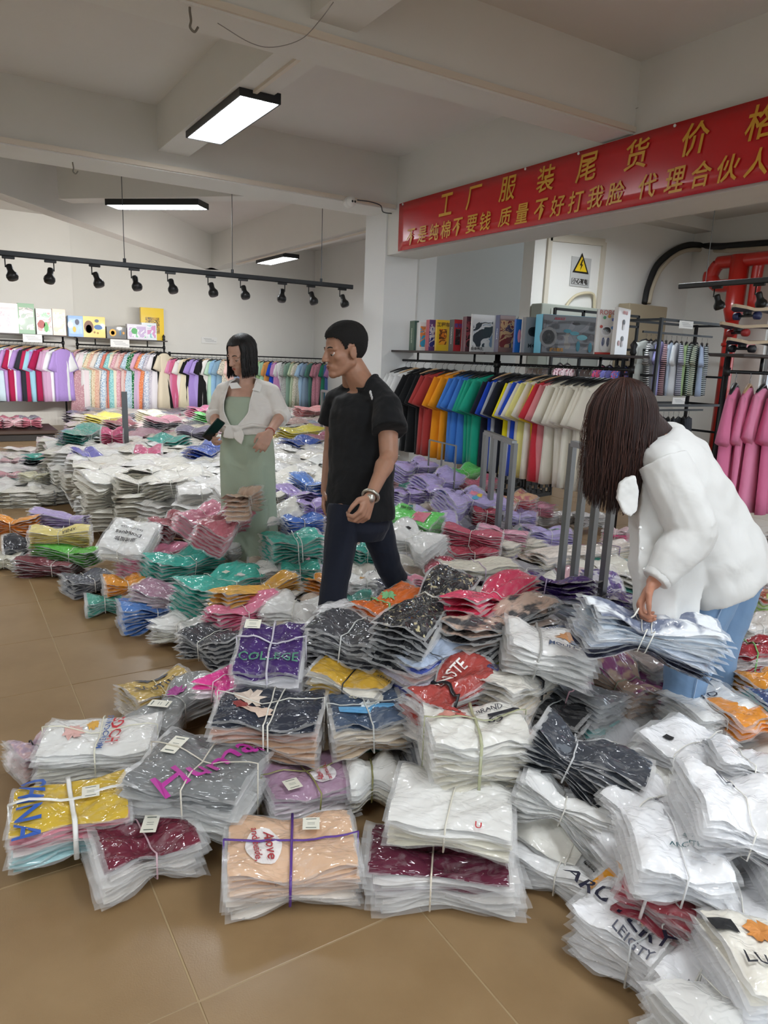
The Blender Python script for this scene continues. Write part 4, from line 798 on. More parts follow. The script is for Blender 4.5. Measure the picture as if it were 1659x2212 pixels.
B(1030, 1148, 1142, 1172, .34, .30, .22, .12, 8, ['#dc98b0', '#e4a6bc'], 'light pink bundle beside the crimson pink one', pinch=.3, roll=-.1, text=[('潮流', .03, .0, .0, .3, '#33303c')])
B(1015, 1112, 1080, 1120, .36, .34, .22, .12, 7, ['#9c3446', '#a83c4e'], 'deep crimson bundle tucked under the lilac ones', pinch=.3)
B(965, 1205, 1068, 1200, .28, .28, .22, .12, 7, ['#a03648', '#ae4254'], 'crimson bundle low in the middle slope', pinch=.4, waist=.2)
B(920, 1195, 960, 1240, .32, .30, .2, .12, 6, ['#b05060', '#a84456'], 'crimson bundle with white ribbon behind the white bag', pinch=.4, roll=.4)
B(850, 1150, 945, 1195, .44, .38, .26, .14, 6, ['#dcdcda', '#e8e8e6'], 'glossy white bundle right of the walking man', pinch=.3, roll=.4, art=[('rect', -.07, .03, .012, .012, '#1c1c1e')], res=2)
B(1068, 1190, 1170, 1182, .26, .26, .22, .12, 10, [CRM, '#e4dfd2'], 'cream fanned stack in the middle right slope', pinch=.1, jit=.12, bands='')
B(1150, 1222, 1355, 1190, .24, .22, .22, .15, 9, ['#ded8c8', '#e4dece', '#e6dcd2'], 'long cream bundle with maroon edges and purple band', pinch=.2, waist=.1, bandcol='#5a3c78', band_w=.006, s0=.5, roll=0, res=2)
B(952, 1235, 1110, 1228, .32, .32, .24, .10, 7, [CRM, '#e2ddcc'], 'cream bundle tied with lilac ribbon, above the speckled black one', bandcol='#b8a0bc', pinch=.3, waist=.1)
B(1235, 1245, 1345, 1232, .18, .18, .22, .15, 9, ['#c8c4b0', '#dcd8c8', '#e0dccf'], 'cream layered bundle low beside the white shirt front', pinch=.25, roll=.4)
B(1160, 1120, 1240, 1118, .08, .08, .26, .10, 6, ['#dcd8d4', '#e0dedb'], 'clear wrapped white bundle on the floor left of the grey frame', pinch=.1)
B(1240, 1122, 1310, 1125, .10, .10, .26, .12, 6, ['#dcdad8', '#e4e3e1'], 'clear wrapped white bundle on the floor inside the grey frame', pinch=.2)
B(1302, 1152, 1360, 1160, .20, .20, .22, .10, 9, ['#d8b4bc', '#d84a80', '#dfc4c8'], 'hot pink and white fanned bundle behind the grey frame', pinch=.2, fan=.6, jit=.06)
B(752, 1210, 812, 1200, .26, .26, .24, .16, 9, ['#38998c', '#43a899'], 'teal bundle showing between the man\'s legs', pinch=.2)
B(745, 1270, 830, 1262, .24, .25, .24, .12, 6, ['#dadad8', '#e4e4e2'], 'white bundle with black print between the man\'s feet', pinch=.2, text=[('EXI', .03, .05, .02, 0, '#1c1c1e')], art=[('blob', -.02, -.03, .015, .01, '#c89c60')])
B(820, 1282, 900, 1262, .32, .34, .2, .10, 6, ['#3c4258', '#484e64'], 'slate blue bundle with dark gold print behind the orange one', pinch=.2, text=[('HOPE', .04, .0, .0, .2, '#8a7a50')])
B(872, 1258, 912, 1252, .40, .40, .12, .05, 3, ['#d88ca0'], 'small rose pink packet behind the speckled black bundle', pinch=.2, bands='', res=0)
B(672, 1282, 712, 1270, .26, .26, .2, .12, 8, ['#dc9238'], 'orange fanned bundle behind the man\'s front leg', pinch=.2, fan=.5, res=0)
B(585, 1318, 700, 1340, .24, .24, .26, .16, 6, ['#d8d8d6', '#e6e6e4'], 'glossy white bundle with a black mark left of the man\'s foot', pinch=.2, roll=.2, bulge=.7, art=[('rect', .0, .02, .015, .008, '#1c1c1e')], res=2)
B(610, 1385, 690, 1420, .22, .24, .24, .14, 6, ['#dad6d6', '#e4e2e2'], 'crumpled clear white bundle right of the purple college one', pinch=.2)
B(662, 1490, 735, 1520, .22, .22, .22, .10, 6, ['#d0c0b8', '#d8788c', '#e0dcd0'], 'pink and cream bundle under the mustard one', pinch=.2)
B(850, 1620, 920, 1600, .16, .16, .24, .16, 7, ['#2e3138', '#3e434c', '#454a54'], 'dark blue grey shiny bundle left of the tall cream stack', pinch=.2, roll=.3)
B(1130, 1600, 1180, 1640, .16, .16, .2, .10, 6, ['#8c4a44', '#c49a86'], 'salmon brown bundle behind the tall cream stack', pinch=.2, res=0)
B(850, 1520, 905, 1500, .24, .24, .2, .12, 6, ['#8a4a44', '#9c5650'], 'brown red bundle left of the black webbing strap', pinch=.2, res=0)
B(1060, 1410, 1130, 1430, .36, .34, .2, .10, 6, ['#b04850', '#c05860'], 'small red bundle between neon yellow and mountain print ones', pinch=.2, res=0)
B(820, 1355, 900, 1370, .34, .34, .2, .10, 6, ['#c8a060', '#d8b070'], 'tan gold bundle with dark print under the orange one', pinch=.2, res=0)
B(1530, 1750+40, 1640, 1700+60, .2, .2, .3, .12, 5, ['#e0e0e2'], 'white bundle supporting the swoosh one', pinch=.1, res=0)

# ---- singled out bundles on the rear heaps
for x1, y1, x2, y2, z_, col, lb in ((420, 990, 482, 962, .50, ['#2c4ca8', '#3c64c8'], 'royal blue bundle with dark cord left of the green dress'), (148, 952, 202, 928, .48, ['#3a9c90', '#44aa9c'], 'teal fanned bundle near the left end of the rear heap'),
        (335, 955, 402, 962, .50, ['#3a9c90', '#44a69a'], 'teal bundle among white ones left of the woman'), (288, 984, 352, 984, .48, ['#c8587c', '#d86c90'], 'deep pink bundle among white ones in the pale heap'), (216, 942, 268, 942, .50, ['#d04878', '#d85c88'], 'hot pink flat bundle near the rear edge of the pale heap'),
        (160, 992, 212, 988, .47, ['#e2e0da', '#7c78c0'], 'white bundle with violet print in the pale heap'), (318, 916, 385, 912, .50, ['#8c7c88', '#5c6470', '#c890a0'], 'grey and pink bundle tied with black cord before the dresses'), (606, 942, 684, 932, .50, ['#d8c440', '#e4d450'], 'bright yellow bundle right of the woman'),
        (618, 968, 674, 958, .48, ['#2c4ca0', '#3458b0'], 'dark blue bundle right of the woman below the yellow one'), (668, 958, 728, 948, .48, ['#9c5068', '#a85c74'], 'rosewood bundle left of the walking man'), (600, 922, 652, 915, .42, ['#8c9c74', '#b8908c', '#c8a8a0'], 'tall stack of green and pink layers behind the woman'),
        (640, 890, 702, 888, .5, ['#d89090', '#e8a0a0'], 'salmon pink flat bundle before the rear dresses'), (192, 912, 244, 902, .46, ['#d8c850', '#e0d468'], 'yellow bundle at the foot of the patterned dresses'), (428, 906, 482, 900, .48, ['#4ca850', '#58b85c'], 'green bundle left of the woman at elbow height'),
        (412, 892, 458, 888, .50, ['#c85c84', '#d0709a'], 'magenta bundle above the green one'), (232, 925, 285, 920, .46, ['#5c5c60', '#9c6068'], 'grey and rust bundle beside the grey steel post'), (385, 935, 455, 938, .48, ['#4c5058', '#6c6878', '#8c8498'], 'slate and lilac bundle by the phone'),
        (300, 900, 345, 898, .48, ['#e0dcb8', '#e8e4cc'], 'cream yellow bundle before the patterned dresses'), (690, 1000, 728, 1010, .50, ['#dcdcd8', '#e6e6e2'], 'white bundle close to the left elbow of the walking man')):
    B(x1, y1, x2, y2, z_, z_, .30, .15, 6, col, lb, res=0, pinch=.35, waist=.25, fan=.3, roll=.2, bandcol='black' if 'cord' in lb else 'clear')
# ---- the pale heap and the far heaps: every bundle its own thing
PALE = ['#efece3', '#eae6da', '#f0eeea', '#e8e4d8', '#f0efec']
MIX = ['#a8a4b8', '#70727c', '#c8a0a8', '#e6e2da', '#d8d4cc', '#54565e', '#b8909c', '#c8c4bc', '#e0c8c8', '#8a98a8', '#c0b8a8']
def inpoly(x, y, P):
    c = False; j = len(P)-1
    for i in range(len(P)):
        if (P[i][1] > y) != (P[j][1] > y) and x < (P[j][0]-P[i][0])*(y-P[i][1])/(P[j][1]-P[i][1])+P[i][0]: c = not c
        j = i
    return c
ORD = ['first', 'second', 'third', 'fourth', 'fifth', 'sixth', 'seventh', 'eighth', 'ninth', 'tenth', 'eleventh', 'twelfth', 'thirteenth', 'fourteenth', 'fifteenth', 'sixteenth', 'seventeenth', 'eighteenth', 'nineteenth', 'twentieth']
def hp(px, py, z=0.): v = atz(px, py, z); return (v.x, v.y)
QS = []
def quilt(poly, top, step, pal, what, where, layers=1, yaw=0., rw=(.3, .38), H=.14, seedv=3, text=.3, inner=True):
    """rows of stacked bundles over a floor polygon; 'top' gives the heap height"""
    r = random.Random(seedv); xs = [p[0] for p in poly]; ys = [p[1] for p in poly]; row = 0; y = min(ys)+step*.3
    while y < max(ys):
        st = step*(1+max(0, y-6)*.06); cands = []; x = min(xs)+st*.5*(row % 2)
        while x < max(xs):
            if inpoly(x, y, poly): cands.append(x)
            x += st*1.1
        for c, x in enumerate(cands):
            t = top(x, y); edge = c == 0 or not inpoly(x, y-st*1.3, poly) or not inpoly(x-.3, y-st*.5, poly)
            for l in range(layers):
                hz = t-H*.5-l*H*.93
                if hz < H*.35: break
                col = r.choice(pal); xx, yy = x+r.uniform(-.05, .05), y+r.uniform(-.05, .05)
                u, v = proj((xx, yy, hz))
                a = yaw+r.uniform(-.5, .5)+(PI/2 if r.random() < .25 else 0)
                dirv = Vector((math.cos(a), math.sin(a), r.uniform(-.12, .12)))
                rn, cn = ORD[min(row, 19)], ORD[min(c, 19)]
                lab = '%s, %s row, %s from left%s' % (what, rn, cn, ['', ', second layer', ', third layer', ', fourth layer'][l])
                tx = [(r.choice(['Doniques', '潮流服饰', 'CLUB', 'Fashion', '公司']), .035, r.uniform(-.04, .04), r.uniform(-.03, .03), r.choice([0, PI, .4]), '#2a2a30')] if l == 0 and r.random() < text else None
                sc = st/step
                if (xx > 3.95 and yy > 6.65 and xx < 5.3 and yy < 8.3) or xx > 7.2 or (xx > 5.1 and 6.8 < yy < 9): continue
                args = dict(loc=(xx, yy, hz), X=dirv, L=r.uniform(*rw)*sc*(1.12 if yy > 5.5 else 1), W=r.uniform(.25, .3)*sc*(1.25 if yy > 5.5 else 1), H=H*1.02, cols=[col, r.choice([col, col, r.choice(pal)])], label=lab, pinch=r.uniform(.15, .5), waist=r.uniform(.1, .3), fan=r.uniform(.1, .4), roll=r.choice([0, 0, .3, -.3]), jit=.05, text=tx, group=where, seed=int(xx*977+yy*131+l*7))
                if -60 < u < 1720 and v > 0: QS.append((1 if (l > 0 and not edge) else 0, (Vector((xx, yy, hz))-CAM).length+(1.2*l), args))
        y += st*.8; row += 1
# big pale heap: polygon on the floor (world metres)
heap = [hp(455, 1215), hp(300, 1185), hp(165, 1120), hp(150, 1060), (.95, 9.6), (5.0, 8.3), hp(850, 1010), hp(845, 1080), hp(700, 1180), hp(600, 1215)]
def top1(x, y):
    d = math.hypot(x, y); e = 1.0
    return .50 if y < 8 else .42
quilt(heap, top1, .31, PALE, 'creamy white bundle in the pale heap', 'creamy white bundles of the big pale heap', layers=3)
far = [(1.3, 9.6), (5.0, 8.3), (7.1, 9.6), (7.1, 13.9), (2.3, 14.0)]
quilt(far, lambda x, y: .42, .36, MIX, 'mixed bundle before the dresses', 'mixed bundles of the rear heap', layers=1, H=.16, seedv=5, rw=(.36, .42), text=.05)
sm = [hp(-60, 1090), hp(160, 1085), hp(158, 1000), hp(60, 985), hp(-80, 1000)]
quilt(sm, lambda x, y: .14, .36, PALE, 'pale bundle under the small heap at left', 'pale bundles under the small left heap', layers=1, seedv=8, text=0)
# supporting layer under the coloured slope
slope = [hp(470, 1215), hp(560, 1330, .0), hp(640, 1480), hp(740, 1590), hp(900, 1620), hp(1130, 1640), hp(1290, 1560), hp(1330, 1400), hp(1340, 1290), hp(1150, 1220), hp(1060, 1140), hp(930, 1070), hp(850, 1075), hp(720, 1180)]
def top2(x, y):
    return .24
quilt(slope, top2, .30, ['#d8d4ca', '#9c9aa0', '#c8a0a8', '#e2dfd6', '#4a9a8e', '#a498c4', '#d0c0b0'], 'half buried bundle of the middle slope', 'half buried bundles of the middle slope', layers=1, H=.15, seedv=11, text=0)
right = [hp(1330, 1980), hp(1300, 1870), hp(1200, 1700), hp(1420, 1600), hp(1480, 1480), hp(1640, 1330), (3.6, 1.6), (3.2, .2), (1.2, .1), (1.05, .75)]
quilt(right, lambda x, y: .20, .28, ['#e4e4e4', '#e8e8ea', '#dddcd8'], 'white bundle low in the right hand heap', 'white bundles low in the right hand heap', layers=1, H=.14, seedv=12, text=0)
# right rear floor heap beyond the stooping woman
rr = [(5.1, 3.1), (6.8, 3.2), (7.2, 2.2), (4.6, 1.6), (3.9, 2.2)]
quilt(rr, lambda x, y: .18, .36, MIX+['#d07890'], 'mixed bundle on the floor behind the stooping woman', 'mixed bundles behind the stooping woman', layers=1, seedv=14, text=0)
QS.sort(key=lambda q: (q[0], q[1]))
room = 296-len(LOG)
class _Sink: pass
rest = MB()
for i_, (inner_, dist_, a) in enumerate(QS):
    if i_ < room and not inner_:
        bundle(a.pop('loc'), a.pop('X'), a.pop('L'), a.pop('W'), a.pop('H'), 6 if dist_ < 8 else 4, a.pop('cols'), a.pop('label'), res=0, joined=dist_ > 6, **a)
    else:
        # the many farther and buried bundles, joined: slightly crumpled stacks of three bags
        M = frame_mat(a['loc'], a['X'], (0, 0, 1)); L_, W_, H_ = a['L'], a['W'], a['H']; rr_ = random.Random(i_); ph = rr_.uniform(0, 6)
        nl = 5 if not inner_ else 1
        for k in range(nl):
            zc = (k+.5)/nl-.5; th = H_/nl*.6
            s_ = np.linspace(-1, 1, 7); u_ = np.linspace(-1, 1, 5); S, U = np.meshgrid(s_, u_); P = a['pinch']*np.exp(-(S/.34)**2)
            jx, jy = rr_.uniform(-.06, .06), rr_.uniform(-.06, .06); q_ = (np.abs(S)**6+np.abs(U)**6)**(1/6)+1e-6; k_ = .9+.1*np.maximum(np.abs(S), np.abs(U))/q_
            x = (S*k_+jx)*L_/2; y = (U*k_+jy)*W_/2*(1-a['waist']*P); e = np.maximum(np.abs(S), np.abs(U)); z = zc*H_*(1-P)*(1+.3*np.abs(S))+.010*fbm(S*2+k*.3, U*2, ph)+.008*np.sin(U*7+ph)*np.exp(-(S/.5)**2)
            for sg in (1, -1):
                if sg < 0 and k: continue
                pts = [tuple(M @ Vector(p)) for p in np.stack([x, y, z+sg*th*(1-e**10)-(1-abs(sg))*0-(th*.9 if sg > 0 else 0)*(e > .99)], -1).reshape(-1, 3)]
                fs = [(j*7+i, j*7+i+1, (j+1)*7+i+1, (j+1)*7+i) for j in range(4) for i in range(6)]
                if sg < 0: fs = [f[::-1] for f in fs]
                rest.add(pts, fs, film(a['cols'][-1]))
if rest.v: tag(rest.obj('bundle_heap', None, None, True), 'countless farther pale and mixed clothes bundles filling the heap', 'clothes bundles', kind='stuff')
print('bundles', len(LOG), 'auto', min(room, len([q for q in QS if not q[0]])), 'joined', len(QS)-room)
for l in LOG:
    if not .2 < l[1] < .5: print('BL', l)
# ================================================================== RACKS, HANGING CLOTHES, TOY BOXES
def tube_rings(spec, seg=16):
    """spec rows: (cx, cz, halfwidth, thickness, ripple, phase, tilt) -> rings in local frame, width along x, depth y, z down"""
    out = []
    for cx_, cz, hw, tk, rp, ph, tl in spec:
        ring = []
        for k in range(seg):
            a = 2*PI*k/seg; c, s = math.cos(a), math.sin(a)
            q = 1+rp*math.sin(5*a+ph); x = hw*(abs(c)**.8*(1 if c > 0 else -1)); y = tk*s*q+rp*tk*1.2*math.sin(3.3*x/hw*2+ph)
            ring.append(Vector((cx_+x*math.cos(tl), y, cz+x*math.sin(tl))))
        out.append(ring)
    return out
GAR = {}
def garment_mesh(kind, var):
    key = (kind, var)
    if key in GAR: return GAR[key]
    r = random.Random(var*31+len(kind)); mb = MB(); ph = r.uniform(0, 6)
    if kind in ('tee', 'polo'):
        L = .92; rows = [(0, .0, .075, .02, 0, ph, 0), (0, -.02, .14, .026, .05, ph, 0), (0, -.055, .215, .03, .1, ph, 0), (0, -.12, .235, .035, .15, ph, 0), (0, -.3, .235, .04, .3, ph+.3, 0), (0, -.55, .24, .045, .4, ph+.6, 0), (0, -.78, .245, .05, .5, ph+.9, 0), (0, -L, .25, .055, .55, ph+1, 0)]
        sl = .30
    elif kind == 'dress':
        L = 1.18; rows = [(0, .0, .07, .02, 0, ph, 0), (0, -.02, .12, .026, .05, ph, 0), (0, -.055, .17, .03, .1, ph, 0), (0, -.13, .18, .035, .15, ph, 0), (0, -.4, .15, .035, .3, ph+.3, 0), (0, -.6, .19, .05, .45, ph+.6, 0), (0, -.9, .22, .065, .6, ph+.9, 0), (0, -L, .24, .075, .65, ph+1, 0)]
        sl = .26
    else:   # shorts
        rows = [(0, .0, .17, .03, .1, ph, 0), (0, -.1, .19, .035, .2, ph, 0), (0, -.25, .2, .035, .3, ph, 0), (0, -.42, .21, .04, .4, ph, 0)]; sl = 0
    mb.loft(tube_rings(rows))
    if sl:
        for sd in (-1, 1):
            w0 = rows[2][2]; p0 = Vector((sd*(w0-.05), 0, -.085)); p1 = Vector((sd*(w0+.05+.03*r.random()), 0, -.085-sl)); d = p1-p0; n_ = 5; rings = []
            for i in range(n_):
                q = i/(n_-1); c = p0+d*q; ring = []
                for k in range(12):
                    a = 2*PI*k/12; wv = (.085+.022*q); ring.append(c+Vector((math.cos(a)*wv, math.sin(a)*(.022+.02*q)*(1+.3*math.sin(3*a+ph)), math.cos(a)*sd*.035)))
                rings.append(ring)
            mb.loft(rings)
    me = mb.mesh(kind, True); me.materials.append(None); GAR[key] = me; return me
def hanger_mesh(style):
    key = ('h', style)
    if key in GAR: return GAR[key]
    mb = MB(); w_ = .2
    th = .011 if style == 'wood' else .013
    mb.tube([(-w_, 0, -.045), (-w_*.5, 0, -.012), (0, 0, .012), (w_*.5, 0, -.012), (w_, 0, -.045)], [th*.7, th*1.3, th*1.5, th*1.3, th*.7], 6, flat=.6)
    me = mb.mesh('hanger', True); me.materials.append(plain('#c6a27a', .5) if style == 'wood' else plain('#1a1a1c', .4)); GAR[key] = me; return me
def hook_mesh():
    if 'hook' in GAR: return GAR['hook']
    mb = MB(); mb.tube([(0, 0, .01), (0, 0, .055), (.008, 0, .066), (.022, 0, .076), (.018, 0, .094), (0, 0, .101), (-.018, 0, .094), (-.021, 0, .084)], .0022, 5)
    me = mb.mesh('hanger_hook', True); me.materials.append(plain('#8d9093', .25, .9)); GAR['hook'] = me; return me
CNAME = {}
def hang(kind, loc, yaw, mat, label, group, hang_='black', scale=1., var=0, zs=1., cat=None, clips=False):
    me = garment_mesh(kind, var % 4)
    nm = {'tee': 't_shirt', 'polo': 'polo_shirt', 'dress': 'dress', 'shorts': 'shorts'}[kind]
    o = bpy.data.objects.new(nm, me); COL.objects.link(o); o.location = loc; o.rotation_euler = (random.uniform(-.03, .03), random.uniform(-.05, .05), yaw); o.scale = (scale, scale, scale*zs)
    o.material_slots[0].link = 'OBJECT'; o.material_slots[0].material = mat
    tag(o, label, cat or {'tee': 't-shirt', 'polo': 'polo shirt', 'dress': 'dress', 'shorts': 'shorts'}[kind], group)
    h = bpy.data.objects.new('hanger', hanger_mesh(hang_)); COL.objects.link(h); h.parent = o; h.location = (0, 0, .012)
    k = bpy.data.objects.new('hanger_hook', hook_mesh()); COL.objects.link(k); k.parent = h
    return o
def posts(t, pts, r=.018, name='post', mat=None, seg=8):
    for p, q in pts: MB().tube([p, q], r, seg).obj(name, mat or BLACKM(), t, True)
def rack(loc, ang, L, shelf_z, rail_z, label, depth=.34, feet=True, shelf=True, finial=True, foot_z=0.):
    """pipe garment rack, local x along the rail"""
    t = empty('garment_rack', loc, ang, label, 'garment rack', 'pipe garment racks'); bk = plain('#1b1c1e', .4, .3)
    for x in (0, L):
        MB().tube([(x, 0, foot_z+.16), (x, 0, shelf_z if shelf else rail_z)], .017, 10).obj('post', bk, t, True)
        MB().tube([(x, 0, rail_z-.03), (x, 0, rail_z+.03)], .026, 10).obj('pipe_fitting', bk, t, True)
        for s in (-1, 1): MB().tube([(x, s*.24, foot_z+.02), (x, s*.05, foot_z+.1), (x, 0, foot_z+.18)], .014, 8).obj('foot', bk, t, True)
        if finial:
            MB().tube([(x, 0, shelf_z), (x, 0, shelf_z+.03), (x, 0, shelf_z+.06), (x, 0, shelf_z+.09), (x, 0, shelf_z+.13)], [.012, .028, .02, .03, .004], 10).obj('finial', bk, t, True)
    MB().tube([(0, 0, rail_z), (L, 0, rail_z)], .014, 10).obj('rail', bk, t, True)
    if shelf:
        MB().box((L/2, 0, shelf_z), (L+.06, depth, .022), bev=.004).obj('shelf_board', plain('#3a3230', .45, var=.1), t)
        for x in (L*.2, L*.8): MB().tube([(x, 0, rail_z), (x, 0, shelf_z)], .012, 8).obj('shelf_support', bk, t, True)
    return t
# --- toy boxes -------------------------------------------------
def art_mat(c1, c2, c3, scale=9.):
    key = ('art', c1, c2, c3, scale)
    if key in MATS: return MATS[key]
    m, nt, b = newmat('printed_card'); tc = N(nt, 'ShaderNodeTexCoord'); n_ = N(nt, 'ShaderNodeTexNoise', Scale=scale, Detail=2.5, Distortion=1.5); nt.links.new(tc.outputs['Object'], n_.inputs['Vector'])
    cr = N(nt, 'ShaderNodeValToRGB'); cr.color_ramp.interpolation = 'CONSTANT'; e = cr.color_ramp.elements
    e[0].color = srgb(c1); e[1].position = .47; e[1].color = srgb(c2); q = e.new(.58); q.color = srgb(c3)
    nt.links.new(n_.outputs['Fac'], cr.inputs[0]); nt.links.new(cr.outputs[0], b.inputs['Base Color']); b.inputs['Roughness'].default_value = .25; b.inputs['Coat Weight'].default_value = .4
    MATS[key] = m; return m
def solve_len(P, u, px, mx=1.5):
    lo, hi = 0., mx; up = proj(P+u*.01)[0] > proj(P)[0]
    for _ in range(26):
        mid = (lo+hi)/2; x = proj(P+u*mid)[0]
        if (x < px) == up: lo = mid
        else: hi = mid
    return lo
def toy_box(P, ang, Lf, Ls, H, front, side, label, window=None, art=None, text=None, stext=None, blobs=()):
    """P: lower corner nearest the viewer between spine and front; front runs along +x local, spine along +y local"""
    t = empty('toy_box', P, ang, label, 'toy box', 'boxed toys on the rack shelves')
    MB().box((Lf/2, Ls/2, H/2), (Lf, Ls, H)).obj('carton', plain(side, .35, coat=.3), t)
    fm = plain(front, .3, coat=.4)
    MB().box((Lf/2, -.0012, H/2), (Lf*.985, .0024, H*.985)).obj('printed_front', fm, t)
    if art: MB().box((Lf*.5, -.003, H*.5), (Lf*.86, .002, H*.72)).obj('printed_picture', art_mat(*art), t)
    if window:
        MB().box((Lf*.5, -.0045, H*.46), (Lf*.6, .002, H*.5)).obj('display_window', art_mat(*window, 16.), t)
    for (u, v, ru, rv, col) in blobs:
        vs = [(Lf*u+H*ru*math.cos(2*PI*k/16), -.0062, H*v+H*rv*math.sin(2*PI*k/16)) for k in range(16)]; MB().add(vs, [tuple(range(16))]).obj('printed_figure', plain(col, .4), t)
    def put(body, u, v, size, col, face):
        vs, fs = text_geo(body, size=size, bold=size*.015)
        if face == 'f': pts = [(u*Lf+p.x, -.0075, v*H+p.y) for p in vs]
        else: pts = [(-.001, u*Ls-0*p.x+(-p.y if True else 0), v*H+p.x) for p in vs]
        MB().add(pts, fs).obj('box_lettering', plain(col, .4), t)
    for a in (text or []): put(*a, 'f')
    for a in (stext or []): put(*a, 's')
    return t
# ============ right hand rack of plain tees (runs away from the camera, along y)
RX = 4.66; sz, rz = 1.585, 1.485
ya, yb = atx(868, 757, RX).y, atx(1368, 760, RX).y
ymid = (atx(1078, 760, RX)).y
rack((RX, ya, 0), -PI/2, ya-ymid-.03, sz, rz, 'black pipe rack of white, black and bright tees beside the pillar', finial=False)
rack((RX, ymid, 0), -PI/2, ymid-yb, sz, rz, 'black pipe rack of cream and yellow tees with boxed toys on top', finial=True)
cols = [(858, 'white'), (868, 'white'), (880, 'white'), (896, 'black'), (910, 'black'), (922, 'black'), (936, 'brick'), (946, 'brick'), (962, 'orange'), (980, 'orange'), (997, 'blue'), (1007, 'blue'), (1018, 'blue'), (1028, 'green'), (1040, 'green'), (1054, 'green'),
        (1070, 'dark navy'), (1082, 'royal blue'), (1092, 'grey'), (1100, 'dark navy'), (1118, 'yellow'), (1130, 'pale lilac'), (1142, 'royal blue'), (1152, 'cream'), (1160, 'pale yellow'), (1170, 'cream'), (1180, 'golden yellow'), (1190, 'red'), (1200, 'salmon'), (1208, 'ivory'), (1220, 'ivory'), (1231, 'ivory'), (1242, 'ivory'), (1252, 'ivory'), (1264, 'ivory'), (1275, 'ivory'), (1286, 'ivory'), (1298, 'ivory')]
HEX = {'white': '#e6e6e4', 'black': '#18191b', 'brick': '#a83c3a', 'orange': '#e8941c', 'blue': '#3f78c8', 'green': '#1f9c80', 'dark navy': '#1e2130', 'royal blue': '#1c44b4', 'grey': '#a4a8b0', 'yellow': '#e8d820', 'pale lilac': '#c4c6dc', 'cream': '#e2dccb', 'pale yellow': '#e4dc8c', 'golden yellow': '#e6c02c', 'red': '#c83440', 'salmon': '#d8888c', 'ivory': '#e8e2d2'}
seen = {}; tot = {}
for _, c in cols: tot[c] = tot.get(c, 0)+1
for k, (px, c) in enumerate(cols):
    seen[c] = seen.get(c, 0)+1
    lo, hi = yb-.3, ya+.3
    yy = ya
    while proj((RX, yy, 1.35))[0] < px+18 and yy > yb+.03: yy -= .006
    lab = 'only %s t-shirt on the right hand rack' % c if tot[c] == 1 else '%s %s t-shirt from the left on the right hand rack' % (ORD[seen[c]-1], c)
    hang('tee', (RX, yy, rz-.105), random.uniform(-.22, .0), cloth(HEX[c]), lab, 'plain tees on the right hand rack', 'wood' if k in (2, 5, 9, 17, 24, 27) else 'black', 1.0, k, .98)
